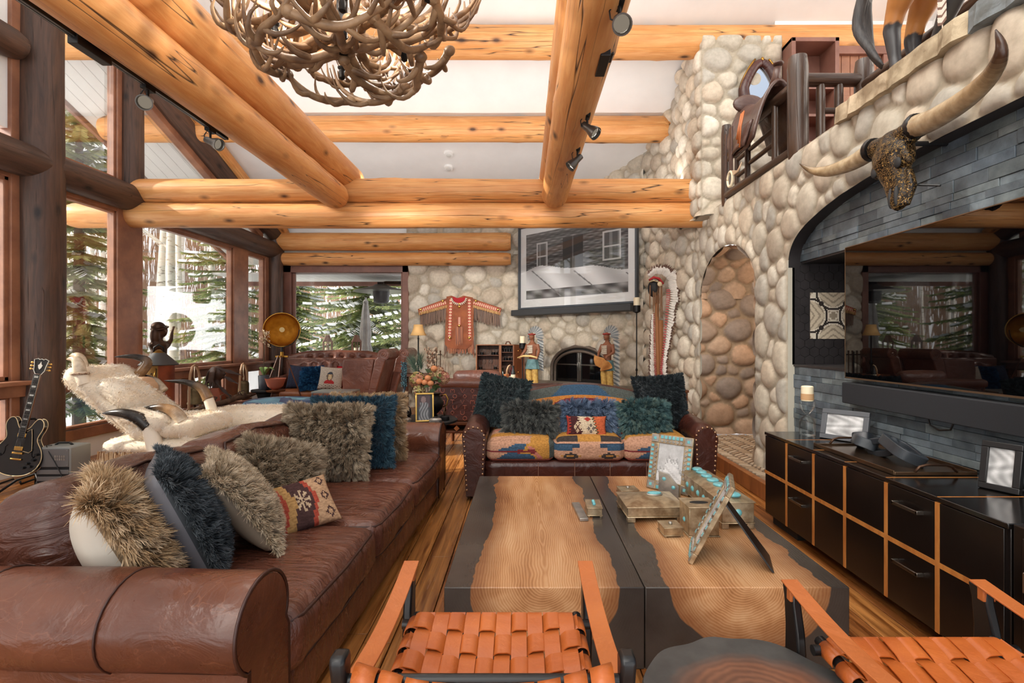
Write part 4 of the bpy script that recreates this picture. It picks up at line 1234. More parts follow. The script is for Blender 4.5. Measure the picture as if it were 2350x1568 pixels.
for lb, xa, xb, cx, a, sd in (('left coffee table block, pale log slab cast in dark grey resin', -.335, .5165, .012, .305, 1.3), ('right coffee table block, log slab in dark resin carrying the silver boxes', .5205, 1.389, .005, .335, 4.1)):
    m = MB(); w2 = (xb - xa) / 2; m.bb(-w2, w2, -.8725, .8725, .0, .349)
    o = obj('coffee_table', m, resin_log('resin_log_%d' % sd, cx, a, sd), bev=.004); o.location = ((xa + xb) / 2, 3.0025, 0)
    tag(o, lb, 'table', 'pair of coffee table blocks')
TZ = .3492
# ------------------------------------------------------------------ silver boxes and frames
def sbox(mb, x0, x1, y0, y1, z0, z1, fl=.012):
    mb.bb(x0 - fl * .4, x1 + fl * .4, y0 - fl * .4, y1 + fl * .4, z0, z0 + fl * .5)
    mb.bb(x0, x1, y0, y1, z0 + fl * .5, z1)
def feet(mb, x0, x1, y0, y1, h, s=.02):
    for x in (x0 + s * .6, x1 - s * .6):
        for y in (y0 + s * .6, y1 - s * .6): mb.box((x, y, h / 2), (s, s, h))
SG = 'silver and turquoise pieces on the coffee table'
def stones(par, pts, name='turquoise_stone'):
    for p, r, n in pts:
        m = MB(); m.disc(p, r, n, 12, r * .55); o = obj(name, m, M['turq'], par, smooth=60)
t = thing('silver_box', 'large square silver box with a turquoise stone on its hipped lid', 'box', (.765, 3.03, TZ), .03, SG)
m = MB(); feet(m, -.17, .17, -.15, .15, .028, .045); sbox(m, -.165, .165, -.145, .145, .028, .085, .014); obj('body', m, M['silver'], t, bev=.003)
m = MB(); m.bb(-.172, .172, -.152, .152, .085, .091)
m.add([(-.165, -.145, .091), (.165, -.145, .091), (.165, .145, .091), (-.165, .145, .091), (-.07, -.05, .118), (.07, -.05, .118), (.07, .05, .118), (-.07, .05, .118)], [(4, 5, 6, 7), (0, 1, 5, 4), (1, 2, 6, 5), (2, 3, 7, 6), (3, 0, 4, 7)]); obj('lid', m, M['silver'], t, bev=.003)
m = MB(); m.lathe([(.048, .116), (.052, .121), (.046, .126)], (.03, .0, 0), 9, sq=.6); obj('stone_setting', m, M['silverl'], t); m = MB(); m.lathe([(.042, .12), (.044, .13), (.036, .134)], (.03, 0, 0), 8, sq=.6); obj('turquoise_stone', m, M['turq'], t, bev=.002)
t = thing('silver_box', 'long silver box studded with turquoise stones behind the tissue box', 'box', (1.19, 3.12, TZ), .02, SG)
m = MB(); feet(m, -.095, .095, -.34, .34, .03, .04); sbox(m, -.09, .09, -.335, .335, .03, .145, .012); obj('body', m, M['silver'], t, bev=.003)
m = MB(); m.bb(-.097, .097, -.342, .342, .145, .151)
m.add([(-.09, -.335, .151), (.09, -.335, .151), (.09, .335, .151), (-.09, .335, .151), (-.045, -.29, .17), (.045, -.29, .17), (.045, .29, .17), (-.045, .29, .17)], [(4, 5, 6, 7), (0, 1, 5, 4), (1, 2, 6, 5), (2, 3, 7, 6), (3, 0, 4, 7)]); obj('lid', m, M['silver'], t, bev=.002)
for y, r in ((-.27, .04), (-.08, .036), (.02, .036), (.12, .034), (.21, .034), (.285, .034)):
    m = MB(); m.lathe([(r, .168), (r * 1.06, .176), (r * .8, .184)], (0, y, 0), 10); obj('turquoise_stone', m, M['turq'], t)
stones(t, [((-.09, -.16 + .095 * k, .09), .02, (-1, 0, 0)) for k in range(5)] + [((0, -.335, .09), .022, (0, -1, 0))])
t = thing('tissue_box', 'cube silver tissue box with an oval slot in its top', 'box', (.965, 2.75, TZ), .02, SG)
m = MB(); sbox(m, -.08, .08, -.08, .08, .0, .155, .014); obj('body', m, M['silver'], t, bev=.003)
m = MB(); m.bb(-.086, .086, -.086, .086, .155, .161); obj('lid', m, M['silver'], t, bev=.002)
m = MB(); m.lathe([(.052, .1612), (.05, .1625)], seg=24, sq=.45); obj('slot', m, M['blackm'], t); stones(t, [((-.08, 0, .07), .014, (-1, 0, 0)), ((0, -.08, .07), .014, (0, -1, 0))])
def tinybox(lb, x, y, w, d, h, rz, kn):
    t = thing('trinket_box', lb, 'box', (x, y, TZ), rz, SG)
    m = MB(); feet(m, -w / 2, w / 2, -d / 2, d / 2, .008, .012); sbox(m, -w / 2, w / 2, -d / 2, d / 2, .008, h, .008); obj('body', m, M['silver'], t, bev=.0015)
    m = MB(); m.bb(-w / 2 - .004, w / 2 + .004, -d / 2 - .004, d / 2 + .004, h, h + .005); obj('lid', m, M['silver'], t, bev=.0015)
    for k in range(kn): m = MB(); m.ell((0, (k - (kn - 1) / 2) * .03, h + .011), (.011, .013, .009), 10, 6); obj('bead', m, M['turq'] if kn > 1 else M['silverl'], t)
tinybox('small oblong silver trinket box with three beads, between bar and large box', .43, 3.05, .085, .16, .052, -.04, 3)
tinybox('small silver trinket box in front of the large square box', .80, 2.72, .10, .11, .048, .06, 1)
tinybox('small flat silver trinket box behind the large square box', .72, 3.44, .12, .11, .03, .1, 1)
m = MB(); m.bb(-.025, .025, -.145, .145, 0, .018); o = obj('silver_bar', m, M['silverl'], bev=.003); o.location = (.345, 3.05, TZ); o.rotation_euler = (0, 0, .07); tag(o, 'flat silver bar lying on the left coffee table block', 'ornament', SG)
t = thing('silver_letter_rack', 'upright notched silver plate with turquoise beads before the turquoise frame', 'ornament', (.955, 3.28, TZ), -.5, SG)
m = MB(); m.prism([(-.065, 0), (.065, 0), (.065, .10), (.0, .175), (-.065, .19)], -.006, .006, 'y'); obj('front_plate', m, M['silverl'], t, bev=.002)
m = MB(); m.prism([(-.065, 0), (.065, 0), (.065, .10), (-.065, .11)], .05, .06, 'y'); m.bb(-.07, .07, -.015, .07, 0, .01); obj('back_plate', m, M['silver'], t, bev=.002); stones(t, [((-.03, -.006, .14), .013, (0, -1, 0)), ((.03, -.006, .09), .013, (0, -1, 0)), ((-.04, -.006, .04), .013, (0, -1, 0))], 'bead')
# easel frames
def easel_frame(name, lb, loc, rot, w, h, bw, th, fm, pic, leg_m, group=None, leg=True, mount=None, picm='paintm', n=26, legang=.55, legx=0):
    t = thing(name, lb, 'picture frame', loc, 0, group, rot)      # stands on local z=0, face towards -y
    m = MB(); m.bb(-w / 2, w / 2, -th / 2, th / 2, 0, bw); m.bb(-w / 2, w / 2, -th / 2, th / 2, h - bw, h); m.bb(-w / 2, -w / 2 + bw, -th / 2, th / 2, bw, h - bw); m.bb(w / 2 - bw, w / 2, -th / 2, th / 2, bw, h - bw); obj('frame', m, fm, t, bev=.003)
    m = MB(); b2 = bw * .95; m.surf(lambda u, v: (-w / 2 + b2 + (w - 2 * b2) * u, -th * .12, b2 + (h - 2 * b2) * v), n, n, colfn=pic); obj('picture', m, M[picm], t)
    m = MB(); m.bb(-w / 2 + bw * .5, w / 2 - bw * .5, th * .1, th / 2 + .001, bw * .5, h - bw * .5); obj('backing', m, M['blackm'], t)
    if leg:
        lw = .1 if legang > .7 else .045; ye = h * legang; ze = ye * math.tan(-rot[0]) + .004
        m = MB(); m.add([(legx - lw * .6, th / 2, h * .75), (legx + lw * .6, th / 2, h * .75), (legx + lw, ye, ze), (legx - lw, ye, ze)] + [(legx - lw * .6, th / 2 + .008, h * .75 + .004), (legx + lw * .6, th / 2 + .008, h * .75 + .004), (legx + lw, ye + .008, ze + .004), (legx - lw, ye + .008, ze + .004)],
              [(3, 2, 1, 0), (4, 5, 6, 7), (0, 1, 5, 4), (1, 2, 6, 5), (2, 3, 7, 6), (3, 0, 4, 7)]); obj('easel_leg', m, leg_m, t)
    return t
G_ = lambda v: (lin((v, v, v)))
def pic_mount(u, v):
    r = .72 - abs(u - .55) * .9 + .08 * math.sin(u * 19) + .05 * math.sin(u * 43)
    if v > r: return G_(206)
    if v > r - .1: return G_(170 + 40 * (math.sin(u * 50 + v * 30) > 0))
    return G_(236 - 20 * (math.sin(u * 13 + v * 25) > .75))
def turq_frame(lb, loc, rot, w, h, legm, la=.55):
    t = easel_frame('turquoise_frame', lb, loc, rot, w, h, w * .2, .022, M['silver'], pic_mount, legm, SG, legang=la)
    bw = w * .2
    s = MB()
    def stonebox(x, z, a, b): q = MB(); q.box((x, -.013, z), (a, .008, b)); obj('turquoise_stone', q, M['turq'], t, bev=.001); s.box((x, -.0115, z), (a * 1.35, .006, b * 1.3))
    n = 8
    for k in range(n):
        z = bw * 1.35 + (h - bw * 2.7) * k / (n - 1)
        for x in (-w / 2 + bw * .3, w / 2 - bw * .3): stonebox(x, z, bw * .3, h * .042)
        if k < n - 1:
            for x in (-w / 2 + bw * .74, w / 2 - bw * .74): s.box((x, -.012, z + .02), (bw * .26, .008, .02), (0, .78, 0))
    for k in range(6):
        x = -w / 2 + bw * 1.35 + (w - bw * 2.7) * k / 5
        for z in (bw * .3, h - bw * .3): stonebox(x, z, w * .062, bw * .34)
        for z in (bw * .74, h - bw * .74): s.box((x, -.012, z), (.02, .008, bw * .24), (0, .78, 0))
    for x in (-w / 2 + bw / 2, w / 2 - bw / 2):
        for z in (bw / 2, h - bw / 2): stonebox(x, z, bw * .32, bw * .32); s.box((x, -.010, z), (bw * .8, .008, bw * .8))
    obj('stone_setting', s, M['silverl'], t, bev=.001)
    return t
turq_frame('silver photo frame set with turquoise, facing the room on the far half', (1.0, 3.47, TZ + .002), (-.24, 0, -.72), .31, .385, M['blackm'])
turq_frame('turquoise photo frame seen edge-on, its black easel leg towards the cabinet', (.83, 2.47, TZ + .002), (-.46, 0, -1.93), .265, .42, M['black'], .74)

# ------------------------------------------------------------------ black media cabinet
cb = thing('media_cabinet', 'long black cabinet with pale oak inlay strips under the television', 'cabinet', (0, 0, 0))
CXF, CBK, CT, CB0 = 1.868, 2.415, .695, .08
cy_ = [3.864, 3.545, 3.216, 2.903, 2.573, 2.254, 1.93]
m = MB(); m.bb(CXF + .012, CBK, 1.93, 3.864, CB0, CT - .022); obj('carcass', m, M['ebony'], cb, bev=.003)
m = MB(); m.bb(CXF - .004, CBK, 1.925, 3.868, CT - .022, CT); obj('cabinet_top', m, mat('ebony_top', (24, 20, 19), .16, c2=(16, 14, 13), sc=5, st=(8, .6, 1), coat=.4), cb, bev=.003)
m = MB(); m.bb(CXF + .05, CBK - .05, 3.5, 3.84, 0, CB0); m.bb(CXF + .05, CBK - .05, 1.95, 2.2, 0, CB0); m.bb(CXF + .12, CBK - .05, 2.2, 3.5, 0.0, CB0); obj('plinth', m, M['blackm'], cb)
zm = .392
for k in range(6):
    ya, yb = cy_[k + 1] + .012, cy_[k] - .012
    for z0, z1 in ((CB0 + .004, zm - .012), (zm + .012, CT - .026)):
        m = MB(); m.bb(CXF - .004, CXF + .014, ya, yb, z0, z1)
        dr = k in (1, 4)
        d = obj('drawer' if dr else 'door', m, M['ebony'], cb, bev=.002)
        if dr:
            w_ = (yb - ya) * .56; yc = (ya + yb) / 2; zh = z1 - .075
            h = MB(); h.bb(CXF - .036, CXF - .028, yc - w_ / 2, yc + w_ / 2, zh - .008, zh + .008)
            for s in (-1, 1): h.bb(CXF - .036, CXF - .002, yc + s * (w_ / 2 - .006) - .006, yc + s * (w_ / 2 - .006) + .006, zh - .009, zh + .009)
            obj('handle', h, M['steel'], d, bev=.0015)
m = MB()
for k in range(1, 6): m.bb(CXF - .006, CXF + .01, cy_[k] - .0115, cy_[k] + .0115, CB0 + .004, CT - .025)
m.bb(CXF - .0065, CXF + .01, 1.935, 3.86, zm - .0115, zm + .0115)
obj('inlay_strips', m, M['inlay'], cb)
m = MB()
for k in (1, 2, 3, 4, 5): m.bb(CXF - .003, CBK - .01, cy_[k] - .004, cy_[k] + .004, CT - .001, CT + .0008)
obj('top_inlay', m, M['inlay'], cb)
# neighbouring black door cupboard at the right edge of the view
c2 = thing('black_cupboard', 'black cupboard joining the near end of the inlaid cabinet', 'cabinet', (0, 0, 0))
m = MB(); m.bb(CXF + .01, CBK, .9, 1.92, 0, CT); obj('carcass', m, M['ebony'], c2, bev=.004)
for za, zb in ((.05, .36), (.38, .66)):
    m = MB(); m.bb(CXF - .006, CXF + .012, 1.32, 1.87, za, zb); d = obj('door', m, M['ebony'], c2, bev=.003)
    h = MB(); h.tube([(CXF - .002, 1.845, zb - .20), (CXF - .022, 1.845, zb - .19), (CXF - .022, 1.845, zb - .12), (CXF - .002, 1.845, zb - .11)], .005, 8); obj('handle', h, M['steel'], d)
# ------------------------------------------------------------------ television and sound bar
tv = thing('television', 'large wall-mounted black television in the arched slate recess', 'television', (2.36, 2.87, 1.60))
TW, TH = 1.60, .955
m = MB(); m.bb(.004, .05, -TW / 2, TW / 2, -TH / 2, TH / 2); obj('body', m, M['black'], tv, bev=.004)
m = MB(); m.bb(-.002, .006, -TW / 2 + .008, TW / 2 - .008, -TH / 2 + .012, TH / 2 - .008); obj('screen', m, M['tv'], tv)
m = MB(); m.bb(-.003, .01, -TW / 2, TW / 2, -TH / 2, -TH / 2 + .011); m.bb(-.003, .01, -TW / 2, TW / 2, TH / 2 - .006, TH / 2); m.bb(-.003, .01, -TW / 2, -TW / 2 + .006, -TH / 2, TH / 2); m.bb(-.003, .01, TW / 2 - .006, TW / 2, -TH / 2, TH / 2); obj('bezel', m, mat('bronze_bezel', (150, 128, 104), .3, .9), tv)
m = MB(); m.bb(.05, .12, -.3, .3, -.2, .2); obj('wall_mount', m, M['blackm'], tv)
sb = thing('sound_bar', 'long charcoal sound bar under the television', 'speaker', (2.37, 2.87, 1.018))
m = MB(); m.bb(-.035, .06, -.80, .80, -.075, .075); obj('case', m, mat('charcoal_grille_cloth', (34, 36, 41), .8, c2=(30, 32, 36), sc=300), sb, bev=.006)
m = MB(); m.tube([(.03, .1, -.075), (.035, .09, -.12), (.04, .03, -.14), (.045, -.04, -.125), (.05, -.06, -.075)], .005, 6); obj('cable', m, M['black'], sb)
# ------------------------------------------------------------------ things on the cabinet
t = thing('candle_holder', 'clear glass hourglass candle holder with an ivory pillar candle', 'candle holder', (2.10, 3.70, CT + .001))
m = MB(); m.lathe([(.052, 0), (.055, .01), (.055, .09), (.045, .125), (.02, .145), (.012, .155), (.02, .166), (.042, .19), (.052, .22), (.054, .255)], seg=28); obj('glass_stem', m, M['clear'], t, smooth=80)
m = MB(); m.lathe([(.041, .257), (.042, .262), (.042, .36), (.036, .366), (.03, .358), (.01, .352)], seg=24); cd_ = obj('candle', m, M['wax'], t)
m = MB(); m.lathe([(.0435, .265), (.0435, .31)], seg=24, cap=False); obj('burlap_band', m, mat('burlap', (190, 150, 108), .9), cd_)
def pic_g(u, v): return G_(190 + 40 * math.sin(u * 9 + 3 * math.sin(v * 7)) * math.sin(v * 11 + u * 4))
easel_frame('photo_frame', 'wide black photo frame beside the candle holder on the cabinet', (2.235, 3.50, CT + .001), (-.26, 0, -.95), .30, .215, .034, .03, mat('grey_lacquer', (88, 90, 94), .12), pic_g, M['black'], 'photo frames on the black cabinet')
easel_frame('photo_frame', 'tall black photo frame at the near end of the cabinet', (2.22, 2.335, CT + .001), (-.20, 0, -1.12), .15, .225, .028, .034, M['black'], pic_g, M['black'], 'photo frames on the black cabinet')
t = thing('serving_tray', 'dark metal tray with raised handles lying on the cabinet', 'tray', (2.15, 2.97, CT + .001), 0)
m = MB(); m.bb(-.215, .215, -.36, .36, 0, .006)
for s in (-1, 1): m.bb(s * .215 - .004, s * .215 + .004, -.36, .36, 0, .024); m.bb(-.215, .215, s * .36 - .004, s * .36 + .004, 0, .018)
obj('tray_base', m, mat('bronzed_metal', (120, 96, 74), .28, .85, c2=(84, 66, 52), sc=5), t, bev=.002)
for s in (-1, 1):
    m = MB(); m.tube([(-.11, s * .36, .016), (-.085, s * .362, .045), (-.05, s * .364, .055), (.05, s * .364, .055), (.085, s * .362, .045), (.11, s * .36, .016)], .007, 8); obj('handle', m, M['bronze'], t, smooth=180)
t = thing('chain_link_sculpture', 'blackened wooden chain link sculpture resting on the tray', 'ornament', (2.15, 2.97, CT + .008), 0)
dk = mat('blue_black_wood', (54, 60, 66), .38, c2=(36, 40, 46), sc=4, bump=.1)
def link(c, rot, L, W_, lb=None):
    m = MB(); n = 36; prof = []
    mt = Euler(rot).to_matrix()
    vs, fs = [], []
    for i in range(n):
        a = 2 * PI * i / n; ca, sa = math.cos(a), math.sin(a); k = .5
        x, y = L / 2 * math.copysign(abs(ca) ** k, ca), W_ / 2 * math.copysign(abs(sa) ** k, sa)
        for (f, z) in ((1, -.03), (1, .03), (.68, .03), (.68, -.03)):
            xx = x * (f if f == 1 else (L / 2 - .035) / (L / 2)); yy = y * (f if f == 1 else (W_ / 2 - .035) / (W_ / 2))
            vs.append(mt @ Vector((xx, yy, z)) + Vector(c))
    for i in range(n):
        for k2 in range(4): fs.append((i * 4 + k2, i * 4 + (k2 + 1) % 4, ((i + 1) % n) * 4 + (k2 + 1) % 4, ((i + 1) % n) * 4 + k2))
    m.add(vs, fs); return obj('link', m, dk, t, bev=.004, smooth=30)
link((.0, -.13, .075), (.42, -.2, 1.35), .27, .17); link((.0, .03, .06), (1.35, .25, 1.55), .22, .11); link((-.01, .17, .055), (.35, .1, 1.1), .21, .13); link((.05, .26, .05), (-.2, .5, .6), .16, .11)
# ================================================================== safari chairs
def safari(lb, x, y, pr=None):
    if pr: return dup(pr, (x, y, 0), 0, lb)
    t = thing('safari_chair', lb, 'chair', (x, y, 0), 0, 'woven leather safari chairs')
    hw = .30
    for s in (-1, 1):
        m = MB(); X = s * hw                 # curved front leg rising into the arm
        pts = [(1.72, 0, .017), (1.712, .14, .019), (1.70, .30, .026), (1.695, .40, .034), (1.70, .50, .028), (1.715, .58, .022), (1.722, .624, .026)]
        vs, fs = [], []
        for yy, zz, hwid in pts:
            for a, b in ((-1, -1), (1, -1), (1, 1), (-1, 1)): vs.append((X + a * .014, yy - 1.4 + b * hwid * 1.25, zz))
        for i in range(len(pts) - 1):
            for k in range(4): fs.append((i * 4 + k, i * 4 + (k + 1) % 4, i * 4 + 4 + (k + 1) % 4, i * 4 + 4 + k))
        fs += [(3, 2, 1, 0), tuple(range(len(vs) - 4, len(vs)))]
        m.add(vs, fs); obj('front_leg', m, M['black'], t, bev=.006)
        m = MB(); vs, fs = [], []
        pts = [(1.05, 0, .02), (1.10, .2, .022), (1.14, .40, .026), (1.115, .55, .02), (1.085, .66, .018), (1.08, .712, .026), (1.078, .728, .018)]
        for yy, zz, hwid in pts:
            for a, b in ((-1, -1), (1, -1), (1, 1), (-1, 1)): vs.append((X * 1.03 + a * .017, yy - 1.4 + b * hwid, zz))
        for i in range(len(pts) - 1):
            for k in range(4): fs.append((i * 4 + k, i * 4 + (k + 1) % 4, i * 4 + 4 + (k + 1) % 4, i * 4 + 4 + k))
        fs += [(3, 2, 1, 0), tuple(range(len(vs) - 4, len(vs)))]
        m.add(vs, fs); obj('back_leg', m, M['black'], t, bev=.008)
        m = MB(); n = 14                     # leather strap arm
        vs, fs = [], []
        for i in range(n + 1):
            f = i / n; yy = 1.735 - 1.4 + (1.06 - 1.735) * f; zz = .637 - .035 * math.sin(PI * f) + .0 * f
            for a, b in ((-.026, 0), (.026, 0), (.026, -.006), (-.026, -.006)): vs.append((X + a, yy, zz + b))
        for i in range(n):
            for k in range(4): fs.append((i * 4 + k, i * 4 + (k + 1) % 4, i * 4 + 4 + (k + 1) % 4, i * 4 + 4 + k))
        fs += [(3, 2, 1, 0), tuple(range(len(vs) - 4, len(vs)))]
        m.add(vs, fs); a = obj('arm_strap', m, M['tan'], t, bev=.0015)
        m = MB(); m.bb(X - .02, X + .02, 1.69 - 1.4, 1.715 - 1.4, .585, .628); obj('strap_loop', m, M['tan'], a, bev=.004)
        m = MB(); m.tube([(X * .86, 1.64 - 1.4, .497), (X * .86, 1.10 - 1.4, .445)], .017, 10); obj('side_rail', m, M['black'], t)
        m = MB(); m.tube([(X, 1.70 - 1.4, .2), (X, 1.10 - 1.4, .2)], .012, 8); obj('stretcher', m, M['black'], t)
    for yy, zz, nm in ((1.605, .49, 'front_rail'), (1.13, .445, 'rear_rail')):
        m = MB(); m.tube([(-hw, yy - 1.4, zz), (hw, yy - 1.4, zz)], .015, 10); obj(nm, m, M['black'], t)
    for yy, zz in ((1.085, .665),):
        m = MB(); m.tube([(-hw * 1.02, yy - 1.4, zz), (hw * 1.02, yy - 1.4, zz)], .012, 10); obj('back_rail', m, M['black'], t)
    # woven seat: straps over and under
    nx, ny = 10, 6
    W2, y0_, y1_ = .245, 1.12 - 1.4, 1.618 - 1.4
    def zs(x, y): return .452 + .05 * (y - y0_) / (y1_ - y0_) - .028 * (1 - (x / W2) ** 2) * math.sin(PI * min(1, max(0, (y - y0_) / (y1_ - y0_)))) + .018
    px_, py_ = 2 * W2 / nx, (y1_ - y0_) / ny
    def strap(name, along, idx):
        m = MB(); n = 8 * (ny if along == 'y' else nx)
        vs, fs = [], []
        for i in range(n + 1):
            f = i / n
            if along == 'y':
                x = -W2 + px_ * (idx + .5); y = y0_ + (y1_ - y0_) * f; ph = math.sin(PI * (f * ny) + PI * (idx % 2)); hwid = px_ * .465
            else:
                y = y0_ + py_ * (idx + .5); x = -W2 * 1.05 + 2 * W2 * 1.05 * f; ph = -math.sin(PI * (f * nx) + PI * (idx % 2)); hwid = py_ * .40
            dz = .0065 * math.copysign(min(1, abs(ph) * 1.8), ph)
            for a, b in ((-1, .0015), (1, .0015), (1, -.0015), (-1, -.0015)):
                xx, yy = (x + a * hwid, y) if along == 'y' else (x, y + a * hwid)
                vs.append((xx, yy, zs(xx, yy) + dz + b))
        if along == 'x':
            for e in (0, -1):
                pass
        for i in range(n):
            for k in range(4): fs.append((i * 4 + k, i * 4 + (k + 1) % 4, i * 4 + 4 + (k + 1) % 4, i * 4 + 4 + k))
        fs += [(3, 2, 1, 0), tuple(range(len(vs) - 4, len(vs)))]
        m.add(vs, fs); return obj(name, m, M['saddle'], t, smooth=35)
    for k in range(nx): strap('seat_strap', 'y', k)
    for k in range(ny):
        strap('seat_strap', 'x', k)
        for s in (-1, 1):
            yy = y0_ + py_ * (k + .5); zr = .445 + .052 * (yy - (1.10 - 1.4)) / .54
            m = MB(); n = 10; vs, fs = [], []
            for i in range(n + 1):
                a = -.6 + (PI + .2) * i / n
                for o in (-1, 1): vs.append((s * (.258 + .0225 * math.cos(a) * 1.0), yy + o * py_ * .40, zr + .0225 * math.sin(a)))
            for i in range(n): fs.append((i * 2, i * 2 + 1, i * 2 + 3, i * 2 + 2))
            m.add(vs, fs); q = obj('seat_strap', m, M['saddle'], t); sd = q.modifiers.new('t', 'SOLIDIFY'); sd.thickness = .003
    # strapped back rest, rolled over the top rail
    nb = 10; tot = .565
    for k in range(nb):
        m = MB(); xa = -tot / 2 + tot / nb * k + .0035; xb = xa + tot / nb - .007; vs, fs = [], []
        prof = [(1.135, .50), (1.125, .56), (1.115, .62), (1.112, .655)] + [(1.085 + .030 * math.cos(a), .665 + .030 * math.sin(a)) for a in [(-.1 + (PI + .5) * i / 8) for i in range(9)]] + [(1.066, .62), (1.075, .57)]
        for yy, zz in prof:
            for x in (xa, xb): vs.append((x, yy - 1.4 - .02 * (1 - (2 * x / tot) ** 2), zz - .035 * (1 - (2 * x / tot) ** 2)))
        for i in range(len(prof) - 1): fs.append((i * 2, i * 2 + 1, i * 2 + 3, i * 2 + 2))
        m.add(vs, fs); q = obj('back_strap', m, M['saddle'], t, smooth=60); sd = q.modifiers.new('t', 'SOLIDIFY'); sd.thickness = .004
        if k in (0, 9):
            for j in range(3):
                x = xa + (xb - xa) * (j + .5) / 3; d = MB(); d.disc((x, 1.055 - 1.4 - .02 * (1 - (2 * x / tot) ** 2), .645 - .035 * (1 - (2 * x / tot) ** 2)), .010, (0, -1, .3), 10, .006); obj('brass_nail', d, M['gold'], q)
    for k in range(3):
        m = MB(); z = .56 - .03 * k; m.bb(-.27, .27, 1.075 - 1.4, 1.079 - 1.4, z - .012, z + .012) if False else None
    return t
sc1 = safari('woven tan leather safari chair in front of the left coffee table block', -.085, 1.40)
safari('woven tan leather safari chair at the right, beside the black cabinet', 1.15, 1.265, sc1)
# ------------------------------------------------------------------ stump side table
m, nt, b, tc = base_mat('burnt_resin_slab', .4)
s = N(nt, 'ShaderNodeSeparateXYZ', Vector=tc)
r = math_(nt, 'SQRT', math_(nt, 'ADD', math_(nt, 'POWER', math_(nt, 'MULTIPLY', math_(nt, 'SUBTRACT', s.outputs['X'], .02), .85), 2), math_(nt, 'POWER', math_(nt, 'ADD', s.outputs['Y'], .02), 2)))
rn = math_(nt, 'ADD', r, math_(nt, 'MULTIPLY', math_(nt, 'SUBTRACT', noise(nt, tc, 5, (1, 1, 1), 3), .5), .09))
ring = math_(nt, 'SINE', math_(nt, 'MULTIPLY', rn, 260))
wd_ = ramp(nt, math_(nt, 'ADD', math_(nt, 'MULTIPLY', ring, .12), noise(nt, tc, 6, (1, 1, 1), 4)), ((.3, lin((98, 64, 48))), (.7, lin((132, 88, 66)))))
dk_ = ramp(nt, noise(nt, tc, 14, (1, 1, 1), 5), ((.3, lin((58, 58, 58))), (.7, lin((78, 78, 77)))))
nt.links.new(mix(nt, ramp(nt, rn, ((.15, 0.0), (.21, 1.0))), wd_, dk_), b.inputs['Base Color'])
stt = thing('stump_table', 'live-edge round side table, charred rim around a reddish heartwood', 'table', (.615, 1.335, 0))
def lobes(a): return .285 * (1 + .05 * math.sin(2 * a + .4) + .035 * math.sin(5 * a + 1.1) - .09 * math.exp(-((a - 1.42) / .22) ** 2) + .02 * math.sin(9 * a))
def stump_fn(sc, z): return [(lobes(2 * PI * k / 96) * sc * math.cos(2 * PI * k / 96), lobes(2 * PI * k / 96) * sc * math.sin(2 * PI * k / 96), z) for k in range(96)]
q = MB(); rows = [stump_fn(.96, .395), stump_fn(1.0, .405), stump_fn(1.0, .44), stump_fn(.985, .45)]
vs = [p for r_ in rows for p in r_]; fs = [(i * 96 + k, i * 96 + (k + 1) % 96, (i + 1) * 96 + (k + 1) % 96, (i + 1) * 96 + k) for i in range(3) for k in range(96)] + [tuple(range(95, -1, -1)), tuple(range(288, 384))]
q.add(vs, fs); obj('table_top', q, m, stt, smooth=40)
q = MB(); q.lathe([(.17, 0), (.15, .05), (.14, .3), (.19, .396)], seg=28); obj('stump_base', q, M['blackm'], stt)
# ================================================================== far sitting area
def remesh(o, vox):
    r = o.modifiers.new('r', 'REMESH'); r.mode = 'VOXEL'; r.voxel_size = vox; r.use_smooth_shade = True
    q = o.modifiers.new('s', 'SMOOTH'); q.iterations = 3; q.factor = .5
    return o
ch = thing('tufted_sofa', 'buttoned brown leather sofa under the far window', 'sofa', (-3.72, 9.35, 0))
m = MB()
def tuft(u, v):
    x, z = -.84 + 1.68 * u, .42 + .74 * v
    d = 9
    for j in range(4):
        for i in range(9):
            cx, cz = -.84 + (i + .5 * (j % 2)) * .21, .55 + .17 * j
            d = min(d, math.hypot((x - cx) * 1.0, (z - cz) * 1.15))
    puff = .075 * (1 - math.exp(-(d / .06) ** 1.6))
    return (x, .50 + .22 * v - puff - .07 * math.sin(PI * u) * 0, z - .10 * (abs(2 * u - 1) ** 4) * v)
m.surf(tuft, 110, 54); obj('tufted_back', m, M['leather_far'], ch, smooth=180)
m = MB(); m.bb(-.98, .98, .60, .86, .12, 1.05); m.tube([(-.98, .74, 1.02), (-.6, .74, 1.1), (0, .74, 1.12), (.6, .74, 1.1), (.98, .74, 1.02)], .09, 14); obj('back_frame', m, M['leather_far'], ch, smooth=50, bev=.02)
m = MB(); box_soft(m, -.84, .84, -.05, .6, .30, .47, 24, .06, .04); weld(obj('seat_cushion', m, leather('tan_seat_sunlit', (176, 108, 66), (150, 86, 52), (200, 130, 86), .4, .3), ch, smooth=180))  # tan leather, with sunlight on the seat put into its paler colour
for s in (-1, 1):
    m = MB(); m.tube([(s * .93, -.08, .60), (s * .93, .4, .62), (s * .93, .78, .66)], .105, 16); m.bb(s * .93 - .075, s * .93 + .075, -.06, .8, .1, .6); obj('arm', m, M['leather_far'], ch, smooth=50, bev=.01)
m = MB(); m.bb(-.86, .86, -.02, .05, .1, .31); obj('front_rail', m, M['leather_far'], ch, bev=.01)
for x in (-.93, .93):
    for y in (0, .75): m = MB(); m.lathe([(.03, 0), (.04, .05), (.045, .1)], (x, y, 0), 12); obj('foot', m, M['black'], ch)
def denim(u, v): return tuple(c * (.9 + .1 * math.sin(u * 40)) for c in lin((64, 70, 92)))
CG = 'cushions on the tufted far sofa'
plain_pillow('velvet_cushion', 'plain dark blue velvet cushion on the tufted sofa', (-4.2, 9.48, .70), (-.3, .06, .1), .50, .46, .17, denim, None, CG, 'weave', 14)
